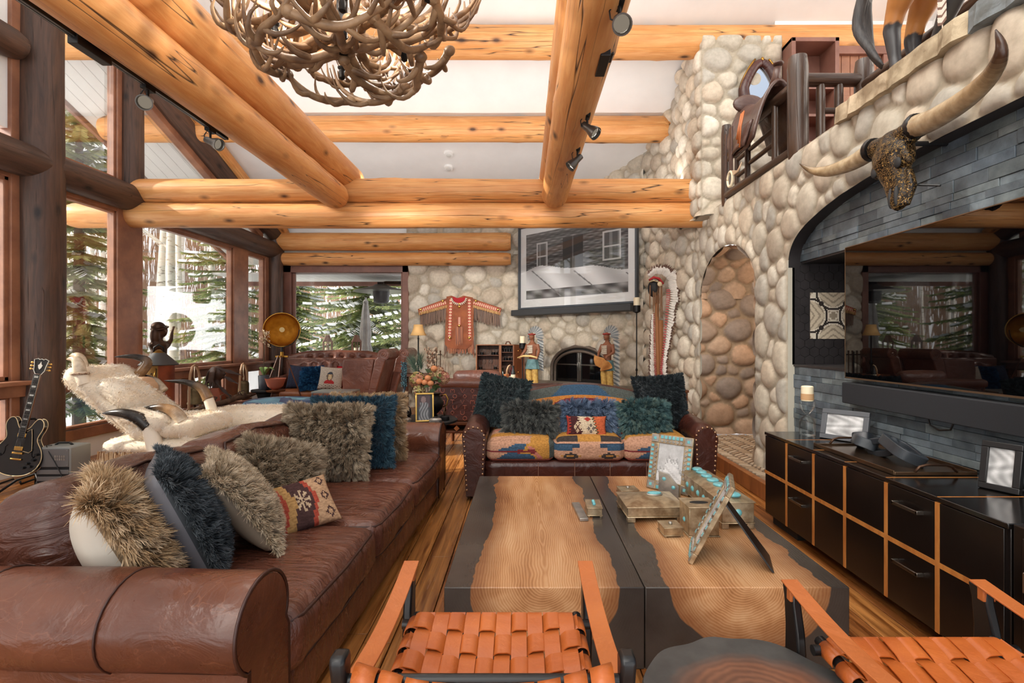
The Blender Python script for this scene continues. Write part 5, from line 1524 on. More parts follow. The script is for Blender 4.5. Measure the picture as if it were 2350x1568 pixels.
fur_pillow('bright blue fur cushion between two plain ones on the tufted sofa', (-3.93, 9.36, .68), (-.35, -.06, -.06), .42, .40, .15, [(44, 96, 142), (58, 116, 162), (34, 78, 120)], .06, 5000, (60, 90, 130), CG, 31, .0035)
def dogp(u, v):
    x, y = (u - .48), (v - .5)
    if math.hypot(x / .13, (y - .06) / .2) < 1:
        if y > .14: return lin((70, 76, 88))
        if math.hypot(x / .06, (y - .0) / .12) < 1: return lin((224, 200, 160))
        return lin((110, 96, 84)) if abs(x) > .08 or y < -.06 else lin((200, 170, 128))
    if -.28 < y < -.1 and abs(x) < .2 and abs(x) * .7 + .02 < -y - .02: return lin((196, 60, 60))
    if v < .18 and (math.sin(u * 40) * math.sin(v * 60) > .5): return lin((120, 96, 80))
    return lin((206, 194, 178))
plain_pillow('printed_cushion', 'beige cushion printed with a small dark and red figure', (-3.56, 9.30, .69), (-.32, .08, .12), .44, .44, .15, dogp, lambda u, v: lin((206, 194, 178)), CG, 'weave', 44)
plain_pillow('red_cushion', 'red cushion peeping out behind the printed beige one', (-3.34, 9.55, .70), (-.3, .0, .0), .46, .44, .15, lambda u, v: lin((186, 30, 44)), None, CG, 'weave', 12)

def wing(lb, loc, rz, src=None):
    if src: return dup(src, loc, rz, lb)
    t = thing('wing_chair', lb, 'chair', loc, rz, 'high backed leather chairs')
    for y0_, y1_ in ((-.34, -.27), (.27, .34)):
        m = MB(); m.prism([(-.33, .14), (-.36, .9), (-.33, 1.07), (.20, 1.07), (.16, .8), (.12, .5), (.04, .14)], y0_, y1_, 'y'); obj('side_panel', m, M['leather_far'], t, bev=.018)
    m = MB(); m.prism([(.00, .12), (.10, .5), (.22, 1.06), (.33, 1.16), (.42, 1.1), (.36, .9), (.24, .5), (.16, .12)], -.36, .36, 'y'); obj('back', m, M['leather_far'], t, bev=.02)
    m = MB(); pts = []
    m.tube([(.37, -.37, 1.15), (.37, .37, 1.15)], .10, 22); o = obj('top_roll', m, M['leather_far'], t, smooth=60)
    q = MB()
    for k in range(28):
        a = k * .5; r = .012 + .0062 * k * .5; pts.append((.37 + r * math.cos(a), -.372, 1.15 + r * math.sin(a)))
    q.tube(pts, .006, 6); q.disc((.37, -.37, 1.15), .018, (0, -1, 0), 10, .012); obj('scroll_piping', q, M['leather'], o, smooth=180)
    m = MB(); box_soft(m, -.36, .12, -.27, .27, .3, .5, 14, .05, .03); weld(obj('seat', m, M['leather_far'], t, smooth=180))
    for x in (-.28, .1):
        for y in (-.28, .28): m = MB(); m.lathe([(.018, 0), (.028, .14)], (x, y, 0), 10); obj('leg', m, M['walnut'], t)
    return t
w1 = wing('nearer high-backed leather chair with a rolled top, side panel towards the room', (-2.78, 9.02, 0), 0)
wing('farther high-backed leather chair behind the first, only its rolled back showing', (-2.62, 9.82, 0), 0, w1)
t = thing('metal_side_table', 'square grey metal side table on thin legs before the leather chair', 'table', (-2.97, 8.0, 0))
m = MB(); m.bb(-.32, .30, -.22, .22, .575, .6); obj('table_top', m, mat('grey_metal', (150, 152, 148), .35, .5), t, bev=.003)
for x in (-.31, .285):
    for y in (-.21, .21): m = MB(); m.bb(x, x + .016, y - .008, y + .008, 0, .575); obj('leg', m, M['steel'], t)
m = MB(); m.bb(-.3, .28, -.216, -.204, .03, .045); m.bb(-.3, .28, .204, .216, .03, .045); obj('foot_rail', m, M['steel'], t)
# tripod studio lamp
lp = W(647, 757, 9.0); L0 = thing('tripod_lamp', 'tripod floor lamp with a big gold-lined dome in the far corner', 'lamp', (lp.x, lp.y, 0))
D_ = Vector((.42, -.9, -.02)).normalized(); mt = D_.to_track_quat('Z', 'Y').to_matrix().to_4x4(); mt.translation = Vector((0, 0, lp.z))
m = MB(); m.M = mt; prof = [(.30 * math.sin(a), .02 - .26 * math.cos(a)) for a in [PI / 2 * k / 12 + .02 for k in range(13)]]
m.lathe(prof, seg=40, cap=False); o = obj('lamp_shade', m, mat('pewter_shell', (150, 146, 140), .35, .7), L0, smooth=80)
m = MB(); m.M = mt; m.lathe([(r * .97, z + .012) for r, z in prof], seg=40, cap=False); m.lathe([(.30, .02), (.306, .03), (.296, .03)], seg=40, cap=False); obj('gold_lining', m, mat('gold_leaf', (206, 150, 62), .32, .95, c2=(168, 112, 40), sc=6, bump=.25, bsc=14), o, smooth=80)
m = MB(); m.M = mt; m.ell((0, 0, -.12), (.045, .045, .06), 14, 10); m.lathe([(.02, -.23), (.02, -.16)], seg=10); obj('bulb', m, emit_mat('bulb_glow', (255, 214, 150), .3), L0, smooth=180)
m = MB(); m.tube([Vector((.31 * math.cos(a), 0, lp.z - .31 * math.sin(a))) for a in [PI * k / 16 for k in range(17)]], .009, 6); m.tube([(0, 0, lp.z - .31), (0, 0, lp.z - .42)], .02, 8); obj('yoke', m, M['iron'], L0, smooth=60)
hz = lp.z - .43
m = MB(); m.lathe([(.02, -.06), (.03, -.05), (.03, .03), (.015, .04)], (0, 0, hz), 12); m.box((0, 0, hz - .05), (.22, .03, .03)); m.box((0, 0, hz - .05), (.03, .16, .03)); obj('hub', m, M['brass'], L0)
for a in (-2.6, -1.4, .5): m = MB(); m.tube([(.06 * math.cos(a), .06 * math.sin(a), hz - .04), (.44 * math.cos(a), .44 * math.sin(a), 0.005)], .012, 8); obj('leg', m, M['walnut'], L0)
# tall table lamp by the stone wall
p = W(960, 770, 9.7); t = thing('buffet_lamp', 'slim black lamp with an amber bell shade before the far stone wall', 'lamp', (p.x, p.y, .75))
zs_ = p.z - .75
m = MB(); m.lathe([(.155, -.0), (.12, .07), (.095, .14), (.085, .21)], (0, 0, zs_ - .0), 28, cap=False); o = obj('lamp_shade', m, mat('amber_shade', (226, 182, 118), .8), t, smooth=80); sd = o.modifiers.new('t', 'SOLIDIFY'); sd.thickness = .004
m = MB(); m.lathe([(.09, 0), (.095, .015), (.03, .04), (.016, .08), (.014, .16), (.035, .2), (.03, .24), (.014, .27), (.014, zs_ - .08), (.02, zs_ - .06), (.01, zs_ - .03), (.008, zs_ + .2)], seg=16); obj('stem', m, M['iron'], t, smooth=60)
t = thing('console_table', 'small dark console carrying the slim black lamp', 'table', (p.x, p.y + .05, 0)); m = MB(); m.bb(-.3, .3, -.18, .2, .70, .75); obj('table_top', m, M['walnut'], t, bev=.004)
for x in (-.26, .26):
    for y in (-.14, .16): m = MB(); m.bb(x - .02, x + .02, y - .02, y + .02, 0, .7); obj('leg', m, M['walnut'], t)
t = thing('fireplace_tool_set', 'black fireplace tools hanging on a stand by the far stone wall', 'tools', (-1.72, 9.75, 0))
m = MB(); m.lathe([(.13, 0), (.13, .02), (.014, .04), (.012, 1.18)], seg=16); m.tube([(-.14, 0, 1.12), (.14, 0, 1.12)], .01, 8); obj('stand', m, M['iron'], t)
for x, z in ((-.12, .25), (-.045, .3), (.045, .25), (.12, .3)): m = MB(); m.tube([(x, -.03, z), (x, -.03, 1.1), (x, -.03, 1.2)], [.008, .009, .016], 8); m.ell((x, -.03, z), (.035, .015, .06), 10, 6); obj('tool', m, M['bronze'], t, smooth=60)
# ------------------------------------------------------------------ round ottoman in blue patchwork
m, nt, b, tc = base_mat('blue_patchwork', .7)
vo = N(nt, 'ShaderNodeTexVoronoi', Vector=tc, Scale=3.2)
hs = N(nt, 'ShaderNodeSeparateColor', _0=vo.outputs['Color']).outputs[0]
nt.links.new(ramp(nt, hs, ((.2, lin((64, 74, 104))), (.45, lin((96, 104, 128))), (.6, lin((120, 168, 186))), (.85, lin((76, 96, 130))))), b.inputs['Base Color'])
t = thing('round_ottoman', 'round blue patchwork ottoman with buttoned top', 'ottoman', (-3.75, 7.75, 0))
q = MB()
btn = [(0, 0)] + [(.26 * math.cos(k * PI / 3), .26 * math.sin(k * PI / 3)) for k in range(6)]
def ot(u, v):
    r = .56 * v; a = 2 * PI * u; x, y = r * math.cos(a), r * math.sin(a)
    d = min(math.hypot(x - bx, y - by) for bx, by in btn)
    z = .50 - .07 * math.exp(-(d / .07) ** 2) + .02 * math.cos(min(1, v) * PI) - (.1 * max(0, v - .82) / .18) ** 1 * (max(0, v - .82) / .18)
    return (x, y, z)
q.surf(ot, 72, 30, wrap=True); q.lathe([(.56, .40), (.585, .36), (.58, .16), (.56, .12)], seg=72, cap=False); obj('cushion', q, m, t, smooth=180)
q = MB(); q.lathe([(.5, 0), (.54, .02), (.55, .13)], seg=48); obj('base', q, M['walnut'], t)
# ================================================================== round table, vases and frame behind the brown sofa
t = thing('round_side_table', 'round black pedestal table at the far end of the brown sofa', 'table', (-.985, 5.0, 0))
m = MB(); m.lathe([(.32, .585), (.33, .59), (.33, .61), (.32, .616)], seg=48); obj('table_top', m, M['blackm'], t)
m = MB(); m.bb(.07, .21, -.04, .04, 0, .586); m.bb(-.21, -.07, -.04, .04, 0, .586); m.bb(-.04, .04, -.2, .2, 0, .586); obj('pedestal', m, M['black'], t, bev=.004)
RZ = .617
t = thing('bottle_vase', 'dark double-gourd glass bottle vase on the round table', 'vase', (-1.17, 4.93, RZ))
m = MB(); m.lathe([(.03, 0), (.06, .015), (.075, .06), (.068, .11), (.03, .15), (.028, .165), (.048, .19), (.05, .22), (.035, .25), (.016, .275), (.014, .35), (.016, .352)], seg=28); obj('bottle', m, mat('smoked_glass', (40, 36, 34), .08, .0, coat=1), t, smooth=80)
m = MB(); m.tube([(0, 0, .2), (.006, 0, .4), (0, 0, .565)], [.008, .020, .022], 10); o = obj('beaded_stem', m, mat('dark_teal_stem', (40, 62, 70), .5), t)
q = MB()
for k in range(110):
    a = R.uniform(0, 6.28); z = R.uniform(.33, .57); q.ell((.025 * math.cos(a), .025 * math.sin(a), z), (.007, .007, .007), 6, 4)
q_ = obj('beads', q, mat('blue_beads', (92, 150, 160), .4, c2=(40, 60, 70), sc=40), o); q_['kind'] = 'stuff'
# vase with dried bouquet
vb = thing('flower_vase', 'dark handled urn full of hydrangeas, roses and pine sprays', 'vase', (-.93, 5.12, RZ))
m = MB(); m.lathe([(.05, 0), (.06, .01), (.05, .03), (.11, .09), (.12, .15), (.09, .20), (.075, .22), (.095, .245)], seg=30); obj('urn', m, M['iron'], vb, smooth=80)
for s in (-1, 1): m = MB(); m.tube([(s * .09, 0, .21), (s * .14, 0, .23), (s * .165, 0, .18), (s * .15, 0, .12), (s * .115, 0, .10)], .007, 8); obj('handle', m, M['brass'], vb, smooth=180)
def hydr(c, r, cols, n=70):
    m = MB()
    for k in range(n):
        d = Vector((R.gauss(0, 1), R.gauss(0, 1), R.gauss(0, 1))).normalized(); p = Vector(c) + d * r * R.uniform(.8, 1.05)
        u = d.orthogonal().normalized(); w_ = d.cross(u); cc = lin(R.choice(cols)); s = .021
        for q in range(4):
            a = q * PI / 2 + R.uniform(0, 1); e = u * math.cos(a) + w_ * math.sin(a); f = d.cross(e)
            m.add([p, p + e * s + f * s * .5 + d * .006, p + e * s * 1.5 + d * .003, p + e * s - f * s * .5 + d * .006], [(0, 1, 2, 3)], cc)
    m.ell(c, (r * .8,) * 3, 10, 8, lin(cols[0]))
    return obj('hydrangea', m, M['paint'], vb, smooth=0)
def B(px, py, dy=0): p = W(px, py, 5.12 + dy); return (p.x + .93, dy, p.z - RZ)
hydr(B(957, 872, -.03), .075, [(206, 190, 120), (196, 140, 110), (214, 160, 130), (178, 176, 104)]); hydr(B(962, 897, -.08), .055, [(176, 164, 96), (196, 180, 130), (160, 110, 90)], 50)
hydr(B(1003, 858, .0), .075, [(206, 170, 130), (190, 120, 100), (170, 120, 92), (200, 180, 120)]); hydr(B(1018, 868, .02), .06, [(186, 120, 104), (204, 160, 120)], 50)
for px, py in ((962, 876), (982, 868), (975, 878), (996, 846), (988, 880)):
    m = MB(); c = Vector(B(px, py, -.10))
    for k in range(4):
        m.ell(c, (.034 - .005 * k, .034 - .005 * k, .03 - .002 * k), 10, 7, tuple(v * (1 - .08 * k) for v in lin((222, 146, 96))), (k * .7, k * .5, k))
    obj('rose', m, M['paint'], vb, smooth=180)
lv = MB()
for k in range(26):
    c = Vector(B(R.uniform(965, 1010), R.uniform(855, 900), R.uniform(-.1, .05))); d = Vector((R.uniform(-1, 1), R.uniform(-1, 0), R.uniform(-.6, .8))).normalized(); s = Vector((d.z, 0, -d.x)).normalized() * .022
    lv.add([c, c + d * .03 + s, c + d * .075, c + d * .03 - s], [(0, 1, 2, 3)], lin(R.choice(((74, 96, 50), (94, 116, 62), (60, 80, 44)))))
obj('leaves', lv, M['paint'], vb, smooth=0)
pn = MB()
for (bx, by, tx, ty, n) in ((960, 860, 938, 822, 170), (966, 850, 965, 810, 120), (955, 862, 948, 812, 120)):
    a, e = Vector(B(bx, by)), Vector(B(tx, ty, .04))
    for k in range(n):
        f = R.random(); p = a.lerp(e, f * .7); d = ((e - a).normalized() + Vector((R.gauss(0, .38), R.gauss(0, .38), R.gauss(0, .3)))).normalized(); s = d.orthogonal().normalized() * .0022
        pn.add([p - s, p + s, p + d * R.uniform(.07, .13)], [(0, 1, 2)], lin(R.choice(((96, 122, 104), (70, 98, 84), (120, 140, 116)))))
obj('pine_sprays', pn, M['paint'], vb, smooth=0)
for k in range(9):
    px = 978 + k * 3.2; m = MB(); a, e = Vector(B(986, 870)), Vector(B(px, R.uniform(790, 812), .03)); m.tube([a, a.lerp(e, .5) + Vector((.01, 0, 0)), e], .003, 5, lin((110, 84, 62)))
    for q in range(10):
        p = a.lerp(e, R.uniform(.35, 1)) + Vector((R.uniform(-.018, .018), R.uniform(-.02, .02), 0)); m.ell(p, (.009, .009, .011), 6, 4, lin(R.choice(((204, 176, 148), (222, 198, 172), (150, 112, 88)))))
    obj('berry_stem', m, M['paint'], vb, smooth=180)
def pic_port(u, v):
    if u > .84: return G_(34)
    if math.hypot((u - .42) / .16, (v - .80) / .13) < 1: return lin((150, 122, 116))
    if v < .68 and abs(u - .45) < .34 - .12 * v: return G_(128 + 40 * math.sin(u * 34 + 5 * math.sin(v * 7)))
    return lin((84, 62, 62)) if v > .5 else G_(70)
easel_frame('portrait_frame', 'gold framed portrait photograph standing on the round table', (-.94, 4.80, RZ + .001), (-.18, 0, .22), .175, .275, .016, .03, M['gold'], pic_port, M['black'])
for nm, lb, x, y, r, h, kn in (('lidded_dish', 'oval grey lidded dish left of the gold portrait frame', -1.13, 4.74, .075, .035, 1), ('lidded_dish', 'low silver lidded dish right of the gold portrait frame', -.83, 4.76, .06, .03, 1), ('lidded_dish', 'dark metal dish with a ring handle at the right edge of the round table', -.765, 4.90, .045, .035, 0)):
    t = thing(nm, lb, 'dish', (x, y, RZ), 0, 'dishes on the round table')
    m = MB(); m.lathe([(r, 0), (r * 1.04, .006), (r, h)], seg=28, sq=.75); obj('bowl', m, M['silverl'] if kn else M['iron'], t)
    m = MB(); m.lathe([(r * 1.02, h), (r * .8, h + .012), (r * .3, h + .018)], seg=28, sq=.75); o = obj('lid', m, M['silverl'] if kn else M['iron'], t)
    if kn: q = MB(); q.ell((0, 0, h + .022), (.025, .02, .008), 12, 6); obj('knob', q, M['iron'], o)
    else: q = MB(); q.tube([(.0, .035 * math.cos(a), h + .05 + .04 * math.sin(a)) for a in [2 * PI * k / 18 for k in range(19)]], .009, 6); obj('ring_handle', q, M['bronze'], o, smooth=180)
# ------------------------------------------------------------------ branded leather armchair and wooden pedestal table
ba_ = thing('branded_armchair', 'oxblood leather armchair covered in scorched cattle brands, behind the kilim sofa', 'chair', (-.62, 6.25, 0), -.06)
bl_ = leather('branded_leather', (92, 56, 50), (66, 40, 37), (120, 76, 64), .3, .3)
m = MB(); m.bb(-.44, .46, -.03, .06, .38, .84); bp = obj('back_panel', m, bl_, ba_, bev=.03)
m = MB(); rr2 = random.Random(4)
for j in range(6):
    for i in range(7):
        x, z, s = -.38 + .125 * i + (.03 if j % 2 else 0), .77 - .068 * j, .024; g = rr2.randrange(8); A = []
        if x > .43: continue
        circ = lambda a0, a1, cx=0, cz=0, r=1: [(cx + r * math.cos(a0 + (a1 - a0) * k / 10), cz + r * math.sin(a0 + (a1 - a0) * k / 10)) for k in range(11)]
        if g == 0: A = [circ(0, 2 * PI)]
        elif g == 1: A = [[(-1, 1), (0, -1), (1, 1)]]
        elif g == 2: A = [[(-1, .9), (1, .9)], [(0, .9), (0, -1)]]
        elif g == 3: A = [circ(PI, 2 * PI), [(-1, 0), (-1, 1)], [(1, 0), (1, 1)]]
        elif g == 4: A = [[(-1, -1), (-1, .2)], circ(PI, 0, -.5, .2, .5), circ(PI, 0, .5, .2, .5), [(1, .2), (1, -1)]]
        elif g == 5: A = [[(-.8, 1), (0, 0)], [(.8, 1), (0, 0), (0, -1)]]
        elif g == 6: A = [[(0, 1), (.9, 0), (0, -1), (-.9, 0), (0, 1)]]
        else: A = [[(-.8, -1), (-.8, 1), (.5, .8), (.5, .1), (-.8, 0)], [(-.2, 0), (.8, -1)]]
        for st in A: m.tube([(x + a * s, -.032, z + c_ * s) for a, c_ in st], .0035, 5)
obj('brand_marks', m, mat('scorched_brand', (170, 104, 84), .5), bp)
m = MB(); box_soft(m, -.47, .49, -.05, .10, .80, .91, 20, .045, .0, .004, 3); weld(obj('top_roll', m, M['leather_far'], ba_, smooth=180))
for s, nm in ((-1, 'arm'), (1, 'arm')): m = MB(); box_soft(m, s * .44 - .09, s * .44 + .09, .05, .78, .25, .86 if s < 0 else .80, 16, .05, .02); weld(obj(nm, m, M['leather_far'], ba_, smooth=180))
m = MB(); box_soft(m, -.35, .35, .06, .8, .3, .52, 14, .05, .03); weld(obj('seat', m, M['leather_far'], ba_, smooth=180))
m = MB(); m.bb(-.44, .46, -.035, .05, .345, .385); m.bb(-.46, .48, -.03, .75, .24, .27); obj('frame_rail', m, M['walnut'], ba_, bev=.006)
m = MB()
for k in range(5): m.box((-.2 + .15 * k, -.04, .305), (.05, .012, .05), (0, PI / 4, 0))
obj('diamond_inlay', m, M['wood'], ba_)
m = MB(); m.surf(lambda u, v: (.40 + .07 * u, -.036, .40 + .42 * v), 5, 26, colfn=lambda u, v: RD if (int(v * 13) + int(u * 4)) % 3 else CRM); obj('kilim_strip', m, M['weave'], ba_)
for x in (-.4, .42):
    for y in (0, .7): m = MB(); m.lathe([(.022, 0), (.03, .12), (.035, .25)], (x, y, 0), 10); obj('leg', m, M['walnut'], ba_)
m = MB(); box_soft(m, -.33, .30, .38, .52, .80, .98, 16, .05, .02); weld(obj('headrest', m, M['leather_far'], ba_, smooth=180))
t = thing('pedestal_table', 'small carved wooden table with a square top behind the kilim sofa', 'table', (-.35, 6.98, 0), .5)
m = MB(); m.bb(-.27, .27, -.27, .27, .80, .825); m.bb(-.1, .1, -.22, -.16, .825, .835); m.bb(-.1, .1, .12, .18, .825, .835); obj('table_top', m, mat('red_wood', (168, 96, 66), .4, c2=(136, 72, 48), sc=4), t, bev=.004)
for x in (-.13, .13):
    for y in (-.13, .13): m = MB(); m.bb(x - .045, x + .045, y - .045, y + .045, .1, .8); obj('carved_leg', m, M['wood'], t, bev=.01)
m = MB(); m.bb(-.22, .22, -.22, .22, 0, .1); obj('base', m, M['wood'], t, bev=.01)
p = W(1160, 882, 7.0); t = thing('wooden_cup', 'turned wooden cup holding a curled horn on the carved table', 'cup', (-.23, 7.0, .826))
m = MB(); m.lathe([(.035, 0), (.04, .005), (.032, .05), (.04, .1)], seg=16); obj('cup', m, M['wood'], t); m = MB(); m.tube([(0, 0, .06), (.01, 0, .16), (.03, 0, .21), (.055, 0, .23)], [.012, .014, .012, .008], 8); obj('horn', m, M['antler'], t, smooth=180)
t = thing('bottle', 'dark bottle with a pale label beside the wooden cup', 'bottle', (-.135, 6.93, .826)); m = MB(); m.lathe([(.03, 0), (.032, .01), (.032, .13), (.014, .17), (.013, .22)], seg=16); o = obj('glass', m, M['black'], t, smooth=60); m = MB(); m.lathe([(.0325, .04), (.0325, .10)], seg=16, cap=False); obj('bottle_label', m, M['wax'], o)
t = thing('leather_club_sofa', 'rounded brown leather sofa back rising behind the kilim sofa', 'sofa', (.30, 6.0, 0))
m = MB(); box_soft(m, -.52, .62, -.14, .14, .12, .86, 26, .13, .03, .003, 2); weld(obj('back', m, M['leather_dk'], t, smooth=180)); m = MB(); box_soft(m, -.5, .6, .1, .8, .12, .45, 18, .06, .03); weld(obj('seat', m, M['leather_dk'], t, smooth=180))
m = MB(); m.bb(-.5, .6, -.1, .75, 0, .13); obj('base', m, M['black'], t)
t = thing('corner_table', 'small dark table behind the right end of the kilim sofa', 'table', (1.87, 6.25, 0)); m = MB(); m.bb(-.15, .15, -.16, .16, .76, .79); obj('table_top', m, M['walnut'], t, bev=.004)
for x in (-.12, .12):
    for y in (-.13, .13): m = MB(); m.bb(x - .018, x + .018, y - .018, y + .018, 0, .76); obj('leg', m, M['walnut'], t)
def pic_note(u, v): return lin((226, 216, 188)) if not (.3 < u < .7 and int(v * 12) % 3 == 0) else lin((150, 140, 116))
easel_frame('certificate_frame', 'small black frame with a cream card leaning by the stone wall', (1.91, 6.24, .791), (-.2, 0, -.5), .17, .17, .028, .03, M['black'], pic_note, M['black'])
# ================================================================== open wardrobe trunk used as a bar
bt = thing('bar_trunk', 'open upright wooden trunk fitted as a bar with shelves of glasses', 'cabinet', (0, 0, 0))
def TX(px): return (px - CX) / FX * 9.6
ZT = HC + (CY - 791) / FX * 9.6
def casebox(xa, xb, nm, d=.3, shelves=()):
    m = MB(); m.bb(xa, xb, 9.6 + d - .02, 9.6 + d, .1, ZT); m.bb(xa, xa + .02, 9.6, 9.6 + d, .1, ZT); m.bb(xb - .02, xb, 9.6, 9.6 + d, .1, ZT); m.bb(xa, xb, 9.6, 9.6 + d, ZT - .02, ZT); m.bb(xa, xb, 9.6, 9.6 + d, .1, .12); o = obj(nm, m, M['walnut'], bt, bev=.003)
    for z in shelves: m = MB(); m.bb(xa + .02, xb - .02, 9.62, 9.6 + d - .02, z - .012, z); obj('shelf', m, M['walnut'], o)
    m = MB()
    for x in (xa, xb): m.bb(x - .006, x + .006, 9.592, 9.602, .1, ZT)
    m.bb(xa, xb, 9.592, 9.602, ZT - .012, ZT); obj('edge_trim', m, M['wood'], o)
z1, z2 = HC - (815 - CY) / FX * 9.6, HC - (849 - CY) / FX * 9.6
z3, z4 = HC - (808 - CY) / FX * 9.6, HC - (828 - CY) / FX * 9.6
casebox(TX(1093), TX(1147), 'left_case', .3, (z1, z2, .55)); casebox(TX(1149), TX(1179), 'right_case', .3, (z3, z4, .55))
m = MB(); m.prism([(TX(1179), 9.6), (TX(1179) + .02, 9.6), (TX(1204), 9.28), (TX(1204) - .02, 9.28)], .1, ZT, 'z'); o = obj('trunk_door', m, M['walnut'], bt)
q = MB()
for z in (.5, .8, 1.2): q.ell((TX(1190), 9.41, z), (.014, .014, .014), 8, 6)
obj('brass_stud', q, M['gold'], o)
m = MB(); m.tube([(TX(1160), 9.7, ZT), (TX(1162), 9.7, ZT + .05), (TX(1168), 9.7, ZT + .055), (TX(1172), 9.7, ZT)], .012, 8); obj('handle', m, M['walnut'], bt, smooth=180)
def glassware(kind, lb, x, y, z, grp):
    t = thing(kind, lb, 'glass', (x, y, z), 0, grp); m = MB()
    if kind == 'wine_glass': m.lathe([(.035, 0), (.033, .004), (.005, .008), (.004, .09), (.03, .12), (.042, .16), (.034, .2)], seg=16, cap=False)
    elif kind == 'decanter': m.lathe([(.05, 0), (.075, .02), (.07, .07), (.02, .11), (.018, .16), (.03, .165), (.02, .19), (.005, .2)], seg=18, cap=False)
    else: m.lathe([(.03, 0), (.034, .005), (.036, .115 if kind == 'highball_glass' else .085)], seg=14, cap=False)
    obj('bowl' if kind != 'decanter' else 'body', m, M['clear'], t, smooth=80)
    if kind in ('highball_glass', 'tumbler'): m = MB(); m.lathe([(.031, .004), (.033, .05)], seg=14); obj('dark_base', m, M['black'], t, smooth=60)
for px in (1105, 1131, 1138): glassware('highball_glass', 'dark-based tall glass on the upper shelf of the bar trunk', TX(px), 9.72, z1, 'tall glasses on the upper bar shelf')
glassware('decanter', 'round decanter between tall glasses in the bar trunk', TX(1119), 9.74, z1, None)
for px in (1110, 1126): glassware('wine_glass', 'stemmed wine glass on the lower shelf of the bar trunk', TX(px), 9.72, z2, 'wine glasses in the bar trunk')
for px in (1102, 1136): glassware('tumbler', 'dark-based tumbler beside the wine glasses in the bar trunk', TX(px), 9.72, z2, 'tumblers beside the wine glasses')
for px in (1157, 1163, 1169, 1175): glassware('tumbler', 'dark-based tumbler on the top right shelf of the bar trunk', TX(px), 9.74, z3, 'tumblers on the top right bar shelf')
for px in (1160, 1167, 1174): glassware('tumbler', 'dark-based tumbler on the second right shelf of the bar trunk', TX(px), 9.74, z4, 'tumblers on the second right bar shelf')
for px, c, lb in ((1153, (30, 44, 30), 'green bottle at the left in the right half of the bar trunk'), (1165, (70, 46, 30), 'amber bottle in the middle of the right half of the bar trunk'), (1174, (110, 24, 34), 'red bottle at the right in the bar trunk')):
    t = thing('liquor_bottle', lb, 'bottle', (TX(px), 9.74, .551), 0, 'bottles in the bar trunk'); m = MB(); m.lathe([(.036, 0), (.038, .01), (.038, .2), (.015, .25), (.014, .31), (.016, .315)], seg=14); o = obj('glass', m, mat('bottle_glass', c, .1, coat=.5), t, smooth=60); m = MB(); m.lathe([(.0385, .06), (.0385, .15)], seg=14, cap=False); obj('bottle_label', m, M['wax'], o)
# ================================================================== fireplace breast: door, hearth, mantel, picture
fz = math.atan2(FU.y, FU.x)
m = MB()
hp0 = FA + FU * .25 + FN * .02; 
m.add([tuple(FA + FU * a + FN * b_) [:2] + (z,) for z in (0, .60) for a, b_ in ((.2, .0), (2.7, .0), (2.7, .75), (.2, .75))], [(3, 2, 1, 0), (4, 5, 6, 7), (0, 1, 5, 4), (1, 2, 6, 5), (2, 3, 7, 6), (3, 0, 4, 7)])
struct('floor_hearth', m, mat('hearth_stone', (150, 138, 122), .7, c2=(120, 110, 98), sc=8), 'raised stone hearth in front of the arched fireplace', bev=.02)
c0 = FA + FU * FC
fd = thing('fireplace_door', 'arched iron and glass fireplace doors in the stone breast', 'fireplace', (c0.x, c0.y, 0), fz)
def archpts(w_, sp, ri, z0, n=24): return [(-w_, z0)] + [(-w_ * math.cos(PI * k / n), sp + ri * math.sin(PI * k / n)) for k in range(n + 1)] + [(w_, z0)]
m = MB(); P0 = archpts(FHW + .02, FSP, FRI + .02, .6); m.tube([(x, -.02, z) for x, z in P0], .035, 8); P1 = archpts(FHW - .07, FSP, FRI - .07, .6); m.tube([(x, -.03, z) for x, z in P1], .03, 8); obj('arched_frame', m, mat('pewter_frame', (120, 108, 98), .4, .6), fd, smooth=60)
for s in (-1, 1):
    m = MB(); pr = [(0, .62)] + [(s * (FHW - .08) * math.sin(PI / 2 * k / 14), FSP + (FRI - .08) * math.cos(PI / 2 * k / 14)) for k in range(15)] + [(s * (FHW - .08), .62)]
    m.prism(pr, -.012, .0, 'y'); d = obj('door_pane', m, mat('fire_glass', (12, 13, 15), .04, spec=.8), fd)
    q = MB(); q.bb(s * .004, s * .045, -.035, .0, .62, FSP + FRI - .08); q.bb(min(0, s * (FHW - .08)), max(0, s * (FHW - .08)), -.03, -.005, FSP + .06, FSP + .085); q.bb(s * .012, s * .028, -.06, -.035, .82, .98); obj('door_bar', q, M['steel'], d, bev=.003)
m = MB(); m.bb(-.72, .72, .005, .35, .55, 1.4); obj('firebox', m, M['blackm'], fd)
mt_ = thing('mantel_shelf', 'black mantel shelf under the big framed photograph', 'shelf', (c0.x, c0.y, 0), fz)
m = MB(); m.bb(-1.56, 1.28, -.30, .06, 1.90, 2.02); obj('shelf_board', m, mat('black_hide', (58, 60, 62), .55, bump=.5, bsc=12), mt_, bev=.012)
pf = thing('framed_photograph', 'large black and white cabin photograph, white mount and dark frame, over the mantel', 'picture', (c0.x, c0.y, 2.03), fz)
PW0, PW1, PH = -1.45, 1.34, 1.70
m = MB(); fw = .035
m.bb(PW0, PW1, -.20, -.12, 0, fw); m.bb(PW0, PW1, -.20, -.12, PH - fw, PH); m.bb(PW0, PW0 + fw, -.20, -.12, 0, PH); m.bb(PW1 - fw, PW1, -.20, -.12, 0, PH); obj('frame', m, mat('slate_grey_frame', (70, 76, 82), .4), pf, bev=.004)
m = MB(); m.bb(PW0 + .02, PW1 - .02, -.15, -.11, .02, PH - .02); obj('mount', m, mat('white_mount', (236, 236, 234), .5), pf)
rs_ = random.Random(3); rowv = [rs_.uniform(.6, 1.2) for _ in range(80)]
